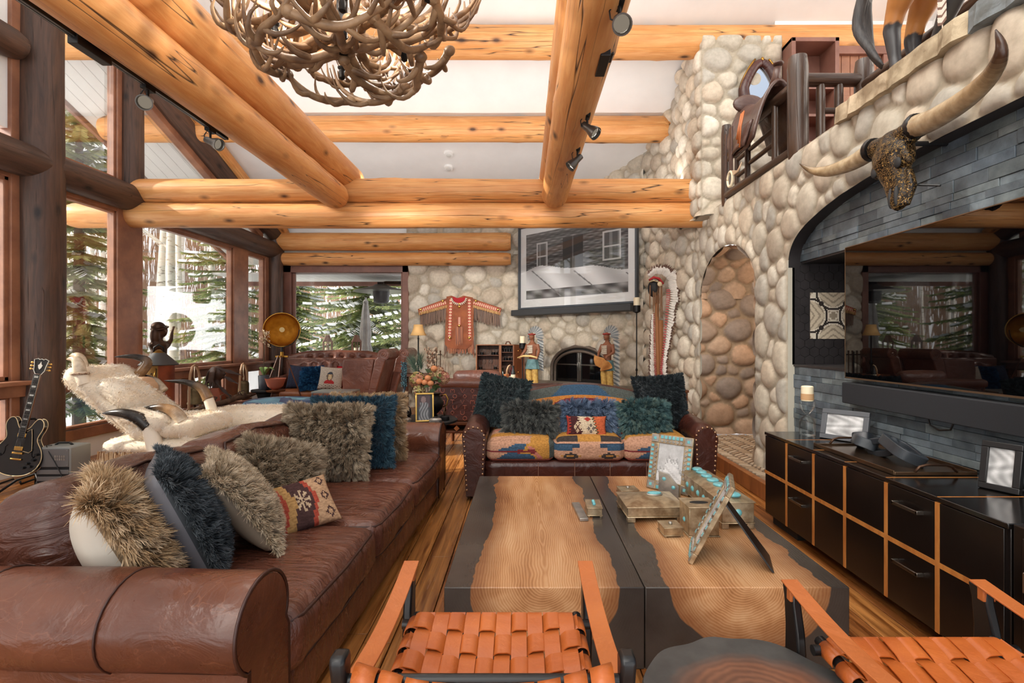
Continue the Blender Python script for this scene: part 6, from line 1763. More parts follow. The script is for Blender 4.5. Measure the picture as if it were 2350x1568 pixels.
def cabin(u, v):
    """plain stand-in: a weathered plank cabin above a pale snowbank"""
    bank = .40 + .07 * math.sin(u * 4.2 + .6) + .03 * math.sin(u * 11)
    if v < bank:
        if v < bank - .04 and abs(math.sin(u * 8 + v * 6)) < .07: return G_(120)
        if v < .14: return G_(120 + 50 * math.sin(u * 30 + 9 * v) * math.sin(v * 40))
        return G_(212 + 24 * math.sin(u * 17 + v * 9))
    if .40 < u < .60 and v < .86: return G_(46 if not (abs(u - .5) < .008) else 90)
    for a, b_ in ((.12, .24), (.78, .94)):
        if a < u < b_ and .45 < v < .84:
            if min(u - a, b_ - u) < .014 or min(v - .45, .84 - v) < .02 or abs(v - .64) < .01: return G_(196)
            return G_(84 + 40 * (math.sin(u * 90) > .4))
    k = int(v * 42); g = 74 * rowv[k % 80] + 30 * math.sin(u * 60 + k * 3.3) * math.sin(u * 13 + k)
    if (v * 42) % 1 < .16: g *= .4
    return G_(max(16, min(210, g + 26)))
m = MB(); m.surf(lambda u, v: (PW0 + .19 + (PW1 - PW0 - .38) * u, -.153, .20 + (PH - .38) * v), 150, 96, colfn=cabin); obj('print', m, M['paint'], pf)
m = MB(); m.bb(PW0 + .03, PW1 - .03, -.172, -.168, .03, PH - .03); obj('glazing', m, M['glass'], pf, smooth=0)
# ================================================================== candle stands, figures, head-dress, buckskin shirt
def cstand(lb, loc, h):
    t = thing('candle_stand', lb, 'candle holder', loc, 0, 'black iron candle stands')
    m = MB(); m.lathe([(.012, 0.06), (.012, h * .3), (.022, h * .31), (.012, h * .33), (.010, h * .5), (.02, h * .51), (.010, h * .53), (.010, h - .02), (.05, h)], seg=12); obj('stem', m, M['iron'], t, smooth=60)
    for k in range(3): a = k * 2.1; m = MB(); m.tube([(0, 0, .08), (.07 * math.cos(a), .07 * math.sin(a), .05), (.12 * math.cos(a), .12 * math.sin(a), .01), (.15 * math.cos(a), .15 * math.sin(a), .03)], .01, 6); obj('foot', m, M['iron'], t, smooth=180)
    m = MB(); m.lathe([(.05, h), (.06, h + .002), (.06, h + .1), (.055, h + .1)], seg=14); obj('candle_cup', m, M['iron'], t); m = MB(); m.lathe([(.048, h + .1), (.05, h + .22), (.04, h + .225)], seg=14); obj('candle', m, M['wax'], t)
p = W(1461, 700, 7.75); cstand('tall iron candle stand right of the fireplace, candle before the framed photograph', (p.x, p.y, 0), p.z - .11)
p = W(1199, 785, 9.0); cstand('shorter iron candle stand between the bar trunk and the left figure', (p.x, p.y, 0), p.z - .12)
SK, TL, YL, OC = lin((134, 84, 58)), lin((104, 142, 144)), lin((206, 172, 92)), lin((208, 150, 84))
def figure(lb, loc, rz, pose):
    t = thing('chief_statue', lb, 'statue', loc, rz, 'painted statues on the hearth')
    m = MB()
    m.tube([(0, 0, .42), (0, .0, .52), (0, -.005, .62), (0, -.01, .72), (0, 0, .77)], [.075, .07, .085, .095, .04], 16, flat=.75)       # trunk
    m.tube([(0, 0, .75), (0, -.015, .82)], [.035, .034], 12); m.ell((0, -.02, .865), (.048, .056, .066), 16, 12); m.ell((0, -.078, .86), (.010, .016, .016), 8, 6); m.ell((0, -.068, .825), (.02, .012, .012), 8, 6)
    for s in (-1, 1):
        if pose == 0: arm_ = [(s * .10, 0, .725), (s * .145, -.02, .61), (s * (.19 if s < 0 else .155), -.10, .50)]
        else: arm_ = [(s * .10, 0, .725), (s * .15, -.03, .60), (s * .09, -.13, .53)]
        m.tube(arm_, [.036, .028, .020], 10); m.ell(arm_[2], (.024, .024, .030), 8, 6)
        for f in range(4): m.tube([Vector(arm_[2]) + Vector((.012 * (f - 1.5), -.01, -.01)), Vector(arm_[2]) + Vector((.014 * (f - 1.5), -.03, -.035))], .007, 5)
        m.tube([(s * .045, 0, .46), (s * .055, -.02, .26), (s * .06, .0, .06)], [.06, .045, .032], 10); m.ell((s * .062, -.035, .025), (.032, .065, .025), 10, 6)
    remesh(obj('body', m, mat('statue_skin', (134, 84, 58), .6), t), .011)
    m = MB()
    for s in (-1, 1): m.tube([(s * .05, 0, .40), (s * .058, -.02, .24), (s * .062, .0, .05)], [.06, .058, .052], 12)
    obj('leggings', m, mat('statue_leggings', (206, 172, 92), .7, c2=(170, 130, 66), sc=20, bump=.3, bsc=40), t, smooth=80)
    m = MB(); m.surf(lambda u, v: ((.10 + .03 * v) * math.cos(2 * PI * u) * (1 + .08 * math.sin(u * 50) * v), (.075 + .03 * v) * math.sin(2 * PI * u), .47 - .17 * v), 48, 6, wrap=True); obj('loincloth', m, mat('statue_cloth', (104, 142, 144), .7, c2=(74, 108, 112), sc=14), t, smooth=180)
    m = MB()
    for k in range(9): m.tube([(-.055, -.085 - .004 * (k % 2), .58 + .016 * k), (0, -.098, .575 + .016 * k), (.055, -.085, .58 + .016 * k)], .006, 5)
    obj('bone_breastplate', m, mat('bone', (222, 210, 190), .5), t, smooth=180)
    m = MB(); n = 24                       # feather bonnet: fan and trailer
    for k in range(n):
        a = -.5 + (PI + 1.0) * k / (n - 1); d = Vector((math.cos(a), .55, math.sin(a))).normalized(); b0 = Vector((.05 * math.cos(a), .03, .88 + .05 * math.sin(a))); s = Vector((-math.sin(a), 0, math.cos(a))) * .016; L = .15
        c = lin((96, 104, 108)) if k % 2 else lin((150, 150, 146))
        m.add([b0 - s * .4, b0 + s * .4, b0 + d * L * .7 + s, b0 + d * L, b0 + d * L * .7 - s], [(0, 1, 2, 3, 4)], c)
    for k in range(22):
        z = .84 - (.52 if pose == 0 else .74) * k / 21
        for s in (-1, 1):
            b0 = Vector((s * .03, .11, z)); e_ = b0 + Vector((s * .11, .05, -.06)); w_ = Vector((0, .0, .02)); c = lin((110, 118, 122)) if k % 2 else lin((186, 188, 184))
            m.add([b0 - w_ * .4, b0 + w_ * .4, e_ * .6 + b0 * .4 + w_, e_, e_ * .6 + b0 * .4 - w_], [(0, 1, 2, 3, 4)], c)
    o = obj('feather_bonnet', m, M['paint'], t, smooth=0); sd = o.modifiers.new('t', 'SOLIDIFY'); sd.thickness = .003
    m = MB(); m.tube([(.052 * math.cos(a), -.02 + .058 * math.sin(a), .90) for a in [2 * PI * k / 16 for k in range(17)]], .014, 6); obj('brow_band', m, mat('red_band', (150, 50, 44), .6), t, smooth=180)
    if pose == 0:
        m = MB(); m.tube([(-.24, -.11, .49), (-.1, -.13, .525), (.05, -.13, .525), (.17, -.11, .50)], [.012, .018, .018, .012], 8); obj('bow', m, mat('statue_bow', (226, 196, 130), .6), t, smooth=180)
    else:
        m = MB(); m.surf(lambda u, v: (-.14 + .30 * u + .05 * v * math.sin(u * 7), -.15 - .03 * math.sin(u * 9 + v * 3) + .02 * v, .56 - .10 * u - .22 * v * (.5 + .5 * math.sin(PI * (u * .8 + .2)))), 30, 16); o = obj('draped_hide', m, mat('statue_hide', (208, 150, 84), .7, c2=(176, 116, 60), sc=9), t, smooth=180); sd = o.modifiers.new('t', 'SOLIDIFY'); sd.thickness = .008
    return t
p = W(1222, 880, 8.75); figure('painted chief statue holding a bow, left of the fireplace doors', (p.x, p.y, .601), -.6, 0)
p = W(1394, 880, 8.25); figure('painted chief statue draped in an ochre hide, right of the fireplace doors', (p.x, p.y, .601), -.85, 1)
# feather head-dress
YH = 7.35
def H(px, py, dy=0): return W(px, py, YH + dy)
hd = thing('feather_headdress', 'long white feather head-dress with red brow band hanging on the stone wall', 'headdress', tuple(H(1515, 888)))
O_ = H(1515, 888)
m = MB()
def interp(P, f):
    x = f * (len(P) - 1); i = min(int(x), len(P) - 2); t_ = x - i; return tuple(a + (b - a) * t_ for a, b in zip(P[i], P[i + 1]))
RP = [(1494, 640, -.5, -1, 20), (1504, 634, -.1, -1, 26), (1516, 636, .6, -.9, 34), (1526, 645, 1, -.5, 36), (1529, 668, 1, -.15, 36), (1528, 700, 1, .25, 30), (1525, 740, .9, .5, 26), (1522, 780, .8, .6, 21), (1518, 820, .7, .7, 18), (1514, 850, .8, .6, 24), (1522, 880, .9, .3, 20)]
LP = [(1502, 720, -1, .6, 10), (1503, 760, -1, .5, 14), (1504, 800, -1, .4, 17), (1506, 840, -1, .35, 20), (1508, 875, -1, .3, 22)]
def feath(px, py, dx, dy, L, off, wpx, wrap):
    l = math.hypot(dx, dy); dx, dy = dx / l, dy / l; nx_, ny_ = -dy, dx
    q = lambda t_, w_, k: (H(px + dx * L * t_ + nx_ * w_, py + dy * L * t_ + ny_ * w_, off + k) - O_)
    wht, tip, red = lin((226, 220, 212)), lin((104, 78, 68)), lin((168, 48, 48))
    if wrap: m.add([q(0, -1.0, 0), q(0, 1.0, 0), q(.22, 1.0, -.015), q(.22, -1.0, -.015)], [(0, 1, 2, 3)], red)
    m.add([q(.2, -.6, 0), q(.2, .6, 0), q(.45, wpx, -.03), q(.72, wpx, -.03), q(.72, -wpx, -.03), q(.45, -wpx, -.03)], [(0, 1, 2, 3, 4, 5)], wht)
    m.add([q(.72, -wpx, -.03), q(.72, wpx, -.03), q(1.0, 0, 0)], [(0, 1, 2)], tip if wrap or R.random() < .8 else wht)
for layer in range(2):
    for k in range(70):
        a = interp(RP, k / 69); feath(a[0] + layer * 2, a[1], a[2], a[3], a[4] * R.uniform(.85, 1.1), -.02 * layer + .0015 * (k % 5), 2.6, k > 26)
m2 = m; m = MB()
for k in range(40):
    a = interp(LP, k / 39); feath(a[0], a[1], a[2], a[3], a[4] * R.uniform(.85, 1.1), .0015 * (k % 5), 2.6, True)
for q_ in (m2, m): o = obj('feathers', q_, M['paint'], hd, smooth=0); sd = o.modifiers.new('t', 'SOLIDIFY'); sd.thickness = .004
def path(pts, dy=0): return [H(a, b, dy) - O_ for a, b in pts]
m = MB(); m.tube(path(((1490, 643), (1500, 637), (1512, 640), (1522, 652)), -.05), [.03, .04, .04, .03], 10, flat=.5); obj('red_crest', m, mat('red_wool', (170, 44, 48), .9, bump=.6, bsc=60), hd, smooth=180)
m = MB(); m.tube(path(((1488, 648), (1500, 644), (1512, 648), (1520, 656)), -.075), .022, 8, flat=.4); obj('beaded_band', m, mat('bead_band', (222, 206, 170), .5, c2=(150, 120, 80), sc=40), hd, smooth=180)
m = MB(); m.disc(H(1514, 652, -.1) - O_, .035, (0, -1, 0), 14, .02); obj('rosette', m, mat('rosette', (206, 186, 150), .5), hd)
m = MB(); m.ell(H(1500, 662, .02) - O_, (.085, .10, .13), 16, 12); obj('cap_lining', m, M['blackm'], hd, smooth=180)
m = MB()
for k in range(14):
    x = R.uniform(1491, 1520); m.tube(path(((x, 655), (x + R.uniform(-2, 2), R.uniform(690, 735))), -.06), .006, 5)
obj('side_drops', m, mat('hide_thong', (120, 84, 56), .8), hd)
m = MB(); m.tube(path(((1507, 655), (1508, 760), (1511, 885)), .02), .028, 10); m.tube(path(((1515, 735), (1515, 860)), .03), [.045, .05], 8, flat=.4); obj('hide_trailer', m, mat('brown_hide', (150, 98, 58), .7), hd, smooth=60)
# buckskin shirt
YB = 10.38
def K(px, py, dy=0): return W(px, py, YB + dy)
O2 = K(1050, 800); bs_ = thing('buckskin_shirt', 'fringed buckskin shirt with beaded red strips spread on the far stone wall', 'shirt', tuple(O2))
hide = mat('buckskin', (164, 92, 52), .75, c2=(134, 70, 40), sc=6, bump=.2, bsc=20)
def slabpx(pts, y0, y1):
    m = MB(); n = len(pts); m.add([K(a, b, y1) - O2 for a, b in pts] + [K(a, b, y0) - O2 for a, b in pts], [tuple(range(n)), tuple(range(2 * n - 1, n - 1, -1))] + [(i, (i + 1) % n, n + (i + 1) % n, n + i) for i in range(n)]); return m
obj('body', slabpx([(1026, 682), (1036, 680), (1050, 686), (1064, 680), (1084, 684), (1086, 720), (1083, 790), (1070, 800), (1048, 800), (1030, 798), (1022, 790), (1025, 720)], 0, -.05), hide, bs_, bev=.012)
for lst in ([(1030, 684), (1022, 706), (962, 723), (960, 710)], [(1078, 684), (1088, 706), (1147, 722), (1150, 708)]): obj('sleeve', slabpx(lst, -.005, -.045), hide, bs_, bev=.008)
m = slabpx([(1038, 680), (1048, 684), (1060, 684), (1068, 680), (1066, 690), (1054, 697), (1042, 692)], -.05, -.062); obj('red_collar', m, mat('red_cloth', (170, 28, 36), .8), bs_)
BR, BW, BG = lin((180, 66, 40)), lin((232, 214, 186)), lin((206, 132, 64))
def bead(u, v):
    a, b_ = abs(((u * 14) % 1) - .5), abs(v - .5)
    return BW if abs(a + b_ - .33) < .09 else (BG if a + b_ < .2 else BR)
def strip_(p0, p1, w0, nm='beaded_strip'):
    m = MB(); a, b_ = Vector(p0), Vector(p1); n = Vector((-(b_ - a).y, (b_ - a).x)).normalized() * w0
    def f(u, v): q = a.lerp(b_, u) + n * (v * 2 - 1); return K(q.x, q.y, -.056) - O2
    m.surf(f, 84, 8, colfn=bead); obj(nm, m, M['paint'], bs_)
strip_((1024, 694), (962, 714), 4.5); strip_((1086, 694), (1148, 713), 4.5); strip_((1035, 686), (1031, 782), 3.6); strip_((1077, 686), (1078, 782), 3.6); strip_((1054, 728), (1054, 750), 3.2)
def fringe(p0, p1, L, n, nm, dy, cols, jit=3, w_=1.1):
    m = MB(); a, b_ = Vector(p0), Vector(p1)
    for k in range(n):
        f = (k + R.random()) / n; q = a.lerp(b_, f); l = L * R.uniform(.8, 1.1); dx = R.uniform(-jit, jit); y = dy + R.uniform(-.012, .012); ww = w_ * R.uniform(.6, 1.2)
        m.add([K(q.x - ww, q.y, y) - O2, K(q.x + ww, q.y, y) - O2, K(q.x + dx + ww * .7, q.y + l, y) - O2, K(q.x + dx - ww * .7, q.y + l, y) - O2], [(3, 2, 1, 0)], lin(R.choice(cols)))
    o = obj(nm, m, M['paint'], bs_, smooth=0); o['kind'] = 'stuff'
FC1 = [(112, 82, 62), (92, 66, 50), (130, 98, 74)]; FC2 = [(160, 90, 52), (130, 70, 42), (178, 108, 66)]; FC3 = [(206, 160, 92), (190, 140, 80)]
fringe((964, 720), (1024, 704), 30, 90, 'sleeve_fringe', -.02, FC1); fringe((1087, 704), (1146, 720), 30, 90, 'sleeve_fringe', -.02, FC1)
fringe((962, 717), (1026, 700), 7, 60, 'gold_fringe', -.06, FC3, .5, .7); fringe((1086, 700), (1148, 717), 7, 60, 'gold_fringe', -.06, FC3, .5, .7)
fringe((1026, 786), (1086, 788), 24, 60, 'hem_fringe', -.03, FC2); fringe((1024, 720), (1022, 790), 34, 30, 'hem_fringe', -.03, FC1); fringe((1084, 720), (1086, 790), 30, 30, 'hem_fringe', -.03, FC2); fringe((1046, 750), (1062, 750), 40, 26, 'hem_fringe', -.065, FC2, 1.5)
m = MB()
for k in range(13):
    a = PI * (k + .5) / 13; c = K(1053 - 15 * math.cos(a), 684 + 12 * math.sin(a), -.075) - O2; e_ = K(1053 - 19 * math.cos(a), 684 + 17 * math.sin(a), -.08) - O2; m.tube([c, e_], [.012, .009], 6)
obj('bone_necklace', m, mat('bone_white', (236, 226, 206), .5), bs_)
m = MB()
for px, py in ((1016, 691), (965, 711), (1092, 691), (1143, 711), (1054, 698), (1054, 704), (1054, 748), (1032, 776), (1077, 776)): m.ell(K(px, py, -.07) - O2, (.03, .02, .03), 10, 6)
obj('brass_concho', m, M['gold'], bs_, smooth=180)
# ================================================================== by the left windows
BX = -4.9
lb_ = thing('window_bench', 'long low dark bench under the left windows', 'bench', (0, 0, 0))
m = MB(); m.bb(-5.10, -4.62, 6.75, 9.6, .32, .37); obj('bench_top', m, M['trimd'], lb_, bev=.006); m = MB(); m.bb(-5.08, -4.66, 6.8, 9.55, 0, .32); obj('bench_base', m, M['blackm'], lb_)
# ------------------------------------------------------------------ horn and cowhide lounge chair
HIDE = [(244, 234, 216), (250, 243, 230), (228, 208, 180), (252, 246, 236)]
fc = thing('horn_lounge_chair', 'reclining lounge chair in cream cowhide with steer horn arms', 'chair', (0, 0, 0))
YC = 5.15
def hidepart(nm, mb, n, L, seed, parent=fc, cols=HIDE, smooth=180):
    """a hide-covered cushion with short hair standing on it"""
    o = obj(nm, mb, M['cream'], parent, smooth=smooth)
    V = np.array(mb.v); Fq = [f for f in mb.f if len(f) == 4]
    A = np.array([V[list(f)] for f in Fq]); cr = np.cross(A[:, 2] - A[:, 0], A[:, 3] - A[:, 1]); ar = np.linalg.norm(cr, axis=1)
    rs = np.random.RandomState(seed); pick = rs.choice(len(Fq), n, p=ar / ar.sum()); u, v = rs.rand(n, 1), rs.rand(n, 1); q = A[pick]
    P = (q[:, 0] * (1 - u) + q[:, 1] * u) * (1 - v) + (q[:, 3] * (1 - u) + q[:, 2] * u) * v
    Nn = cr[pick] / (ar[pick][:, None] + 1e-9); cen = V.mean(0)
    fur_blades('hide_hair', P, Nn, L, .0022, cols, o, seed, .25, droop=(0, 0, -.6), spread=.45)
    return o
def slabq(P0, P1, th, y0, y1, n=10, bul=.03):
    """a padded slab between two points of the x-z plane"""
    m = MB(); a, b = Vector((P0[0], 0, P0[1])), Vector((P1[0], 0, P1[1])); d = (b - a); L = d.length; d.normalize(); w_ = Vector((-d.z, 0, d.x))
    q = MB(); box_soft(q, 0, L, y0, y1, -th / 2, th / 2, n * 2, th * .45, bul)
    m.add([a + d * v[0] + Vector((0, v[1], 0)) + w_ * v[2] for v in q.v], q.f); return m
hidepart('back', slabq((-3.62, .46), (-4.42, 1.10), .20, YC - .36, YC + .36), 9000, .03, 1)
m = MB(); box_soft(m, -4.05, -2.95, YC - .36, YC + .36, .30, .44, 16, .06, .02); hidepart('seat', m, 5000, .025, 2)
m = MB(); box_soft(m, -3.75, -3.15, YC - .34, YC + .34, .44, .62, 14, .08, .03); hidepart('seat_cushion', m, 4000, .025, 3)
m = slabq((-3.74, .72), (-4.12, .98), .2, YC - .34, YC + .10, 8, .05); hidepart('back_cushion', m, 5000, .03, 4)
m = slabq((-3.42, .56), (-3.88, .70), .20, YC - .38, YC - .05, 8, .05); hidepart('lumbar_cushion', m, 4000, .03, 5)
m = MB(); box_soft(m, -4.18, -3.96, YC + .06, YC + .34, .72, .98, 10, .08, .03); obj('hide_pillow', m, mat('tan_hide', (206, 168, 132), .6), fc, smooth=180)
m = MB(); m.bb(-4.06, -2.95, YC - .34, YC + .34, .16, .32); m.bb(-3.98, -3.9, YC - .3, YC + .3, 0, .16); m.bb(-3.1, -3.02, YC - .3, YC + .3, 0, .16); obj('base', m, mat('woven_base', (196, 150, 104), .8, c2=(150, 108, 70), sc=40), fc, bev=.01)
V, F, Cc = [], [], []
for k in range(900):
    x = R.uniform(-4.07, -2.94); y = YC - .352 + R.uniform(-.006, .006); z = R.uniform(.29, .34); l = R.uniform(.10, .17); n0 = len(V); dx = R.uniform(-.01, .01)
    V += [(x - .0035, y, z), (x + .0035, y, z), (x + dx + .002, y - .006, z - l), (x + dx - .002, y - .006, z - l)]; F.append((n0, n0 + 1, n0 + 2, n0 + 3)); c = lin(R.choice(((222, 186, 140), (196, 150, 104), (150, 106, 72), (236, 206, 166)))); Cc += [c] * 4
o = obj_np('fringe', np.array(V), np.array(F), M['fur'], fc, np.array(Cc), smooth=0); o['kind'] = 'stuff'
HORN_D, HORN_L, HORN_M = lin((44, 38, 34)), lin((232, 216, 190)), lin((170, 132, 92))
def horn(nm, pts, r0, parent, cols, seg=12, n=30, pw=.8):
    pts = [Vector(p) for p in pts]; P = []
    for i in range(n + 1):                                   # smooth curve through the points
        f = i / n * (len(pts) - 1); k = min(int(f), len(pts) - 2); t_ = f - k
        p0, p1, p2, p3 = pts[max(k - 1, 0)], pts[k], pts[k + 1], pts[min(k + 2, len(pts) - 1)]
        P.append(.5 * ((2 * p1) + (p2 - p0) * t_ + (2 * p0 - 5 * p1 + 4 * p2 - p3) * t_ ** 2 + (3 * p1 - p0 - 3 * p2 + p3) * t_ ** 3))
    m = MB(); m.tube(P, [max(.003, r0 * (1 - (i / n) ** 1.6) ** pw) for i in range(n + 1)], seg)
    cs = []
    for i in range(n):
        f = i / n * (len(cols) - 1); k = min(int(f), len(cols) - 2); t_ = f - k; c = tuple(a + (b - a) * t_ for a, b in zip(cols[k], cols[k + 1])); cs += [c] * seg
    m.fc = cs + [cols[0], cols[-1]]
    return obj(nm, m, M['hornm'], parent, smooth=180)
M['hornm'] = mat('polished_horn', (255, 255, 255), .25, attr=True, c2=(205, 196, 186), sc=14)
def boss(nm, a, b, r):
    m = MB(); m.tube([a, b], [r, r * .82], 12); obj(nm, m, M['cream'], fc, smooth=60)
yl, yr = YC - .36, YC + .30
boss('arm_post', (-3.50, yl, .34), (-3.57, yl, .57), .075); horn('horn_arm', [(-3.57, yl, .57), (-3.66, yl - .01, .65), (-3.78, yl - .02, .70), (-3.90, yl - .02, .71), (-4.02, yl, .70)], .066, fc, [HORN_D, HORN_D, HORN_D, HORN_D])
boss('arm_post', (-3.22, yl + .1, .36), (-3.32, yl + .1, .60), .07); horn('horn_arm', [(-3.32, yl + .1, .60), (-3.39, yl + .1, .69), (-3.50, yl + .1, .74), (-3.64, yl + .1, .735), (-3.78, yl + .1, .71)], .06, fc, [HORN_L, HORN_M, HORN_D, HORN_D])
boss('arm_post', (-3.30, yr, .4), (-3.42, yr, .76), .06); horn('horn_arm', [(-3.42, yr, .76), (-3.5, yr, .88), (-3.66, yr, .94), (-3.9, yr, .96)], .055, fc, [HORN_M, HORN_D, HORN_D])
for x, y, z in ((-4.34, YC - .18, 1.06), (-4.24, YC - .32, 1.03)):
    boss('head_post', (x + .02, y, z - .06), (x - .03, y, z + .06), .062); horn('horn_finial', [(x - .03, y, z + .06), (x - .05, y, z + .15), (x - .09, y, z + .19), (x - .16, y, z + .185)], .055, fc, [HORN_L, HORN_L, HORN_M])
    m = MB(); m.tube([(x - .028 + .064 * math.cos(a), y + .064 * math.sin(a), z + .05) for a in [2 * PI * k / 14 for k in range(15)]], .012, 6); obj('trim_ring', m, mat('spotted_trim', (120, 80, 56), .7, c2=(220, 196, 166), sc=60), fc, smooth=180)
horn('horn_rest', [(-4.18, YC + .30, 1.02), (-4.1, YC + .32, 1.16), (-4.22, YC + .3, 1.22), (-4.4, YC + .25, 1.22)], .055, fc, [HORN_M, HORN_D, HORN_D])
horn('horn_rest', [(-3.95, YC + .36, .84), (-4.05, YC + .36, .95), (-4.2, YC + .36, 1.0), (-4.36, YC + .36, .99)], .05, fc, [HORN_L, HORN_D, HORN_D])
fo = thing('cowhide_ottoman', 'long cream cowhide ottoman between the lounge chair and the brown sofa', 'ottoman', (-3.10, 5.95, 0))
m = MB(); box_soft(m, -.62, .55, -.36, .36, .16, .57, 22, .14, .05); hidepart('cushion', m, 9000, .025, 6, fo)
m = MB(); m.bb(-.5, .45, -.3, .3, .04, .2); obj('base', m, M['walnut'], fo)
# ------------------------------------------------------------------ semi-hollow guitar, stand and amplifier
gp = W(33, 1092, 4.55)
gt = thing('electric_guitar', 'black semi-hollow electric guitar with cream binding and gold hardware', 'guitar', tuple(gp), 0, None, (-.14, .125, .10))
half = [(.0, .0), (.06, .004), (.115, .022), (.17, .065), (.2, .13), (.203, .19), (.182, .25), (.145, .30), (.128, .335), (.135, .375), (.152, .415), (.160, .46), (.148, .50), (.122, .522), (.095, .518), (.074, .49), (.055, .45), (.038, .425), (.026, .42)]
def smoothpoly(P, n=3):
    for _ in range(n): P = [q for a, b in zip(P, P[1:]) for q in ((a[0] * .75 + b[0] * .25, a[1] * .75 + b[1] * .25), (a[0] * .25 + b[0] * .75, a[1] * .25 + b[1] * .75))]
    return P
hp = [(0, 0)] + smoothpoly(half, 2) + [(.026, .42)]
out = hp + [(-x, z) for x, z in reversed(hp[1:])]
m = MB(); m.prism(out, -.022, .022, 'y'); obj('body', m, mat('aged_black_lacquer', (22, 21, 22), .18, c2=(60, 60, 58), sc=6, lo=.6, hi=.8, coat=.6), gt, bev=.004)
bind = mat('cream_binding', (232, 208, 160), .4)
m = MB()
for y in (-.022, .022): m.tube([(x, y, z) for x, z in out + [out[0]]], .0035, 5)
obj('binding', m, bind, gt, smooth=180)
m = MB(); m.bb(-.026, .026, -.034, -.014, .40, .93); obj('neck', m, M['walnut'], gt, bev=.006)
m = MB(); m.bb(-.0255, .0255, -.037, -.033, .34, .925); nk = obj('fingerboard', m, M['black'], gt)
q = MB()
for x in (-.026, .026): q.bb(x - .0015, x + .0015, -.0375, -.033, .34, .925)
for k in range(19): z = .925 - .60 * (1 - 2 ** (-(k + 1) / 12)) * 1.42; q.bb(-.025, .025, -.0385, -.0368, z - .001, z + .001) if z > .35 else None
obj('frets', q, M['steel'], nk)
q = MB()
for k in (0, 2, 4, 6, 8, 11, 14): z = .925 - .60 * (1 - 2 ** (-(k + .5) / 12)) * 1.42; q.bb(-.017, .017, -.0378, -.0368, z - .010 + .0005 * k, z + .010 - .0005 * k)
obj('pearl_inlays', q, mat('pearl', (214, 214, 206), .25), nk)
m = MB(); m.prism([(-.025, .925), (.025, .925), (.046, .96), (.050, 1.0), (.062, 1.06), (.03, 1.072), (.018, 1.062), (0, 1.07), (-.018, 1.062), (-.03, 1.072), (-.062, 1.06), (-.050, 1.0), (-.046, .96)], -.024, -.010, 'y'); hs_ = obj('headstock', m, M['black'], gt, bev=.002)
q = MB(); q.tube([(x, -.025, z) for x, z in [(-.025, .925), (-.046, .96), (-.050, 1.0), (-.062, 1.06), (-.03, 1.072), (-.018, 1.062), (0, 1.07), (.018, 1.062), (.03, 1.072), (.062, 1.06), (.050, 1.0), (.046, .96), (.025, .925)]], .003, 5); q.prism([(-.012, .985), (0, .97), (.012, .985), (.02, 1.01), (.008, 1.02), (0, 1.045), (-.008, 1.02), (-.02, 1.01)], -.0262, -.0238, 'y'); obj('headstock_inlay', q, mat('pearl_inlay', (226, 222, 210), .3), hs_)
for s in (-1, 1):
    for k in range(3):
        q = MB(); z = .97 + .03 * k; q.tube([(s * .045, -.017, z), (s * .072, -.017, z)], .004, 6); q.ell((s * .08, -.017, z), (.012, .006, .010), 10, 6); obj('tuning_peg', q, M['gold'], hs_, smooth=180)
for z, w_, h_, nm in ((.365, .072, .036, 'pickup'), (.245, .072, .036, 'pickup')): m = MB(); m.bb(-w_ / 2, w_ / 2, -.034, -.022, z - h_ / 2, z + h_ / 2); obj(nm, m, M['gold'], gt, bev=.003)
m = MB(); m.bb(-.043, .043, -.036, -.024, .195, .212); obj('bridge', m, M['gold'], gt, bev=.002); m = MB(); m.bb(-.046, .046, -.036, -.024, .142, .157); obj('tailpiece', m, M['gold'], gt, bev=.004)
m = MB()
for k in range(6): x = -.0195 + .0078 * k; m.tube([(x * 1.25, -.0385, .15), (x * .9, -.0395, .93)], .0006, 3)
obj('strings', m, M['steel'], gt)
m = MB(); m.prism([(.035, .40), (.07, .425), (.085, .37), (.10, .30), (.112, .235), (.09, .215), (.04, .225)], -.031, -.028, 'y'); pg = obj('pickguard', m, M['black'], gt)
q = MB(); q.tube([(.035, -.030, .40), (.07, -.030, .425), (.085, -.030, .37), (.10, -.030, .30), (.112, -.030, .235), (.09, -.030, .215), (.04, -.030, .225)], .0025, 5); obj('guard_binding', q, bind, pg, smooth=180)
for s in (-1, 1):
    m = MB(); m.tube([(s * .10, -.0235, .27), (s * .118, -.0235, .25), (s * .112, -.0235, .22), (s * .118, -.0235, .19), (s * .135, -.0235, .17), (s * .142, -.0235, .19)], .0055, 6, flat=.4); f_ = obj('sound_hole', m, M['blackm'], gt)
for x, z in ((.10, .12), (.145, .155), (.075, .08), (.13, .095), (.16, .205)):
    m = MB(); m.tube([(x, -.022, z), (x, -.042, z)], [.013, .011], 14); obj('control_knob', m, M['black'], gt)
gs = thing('guitar_stand', 'tubular black stand holding the guitar', 'stand', (gp.x + .02, gp.y + .10, 0))
m = MB(); m.tube([(0, .08, .03), (.02, .09, .5), (.03, .085, .63)], .013, 8); m.tube([(.03, .085, .62), (.03, .04, .665), (-.07, .0, .665), (-.09, -.02, .68)], .010, 8); m.tube([(.03, .085, .62), (.09, .06, .64), (.10, .0, .66)], .010, 8); obj('post', m, M['iron'], gs, smooth=180)
m = MB(); m.tube([(-.16, -.12, .012), (-.1, 0, .1), (0, .08, .14), (.1, 0, .1), (.16, -.12, .012)], .011, 8); m.tube([(0, .08, .14), (0, .26, .012)], .011, 8); m.tube([(-.1, -.03, .12), (-.1, -.16, .11), (-.1, -.17, .14)], .009, 8); m.tube([(.1, -.03, .12), (.1, -.16, .11), (.1, -.17, .14)], .009, 8); obj('foot', m, M['iron'], gs, smooth=180)
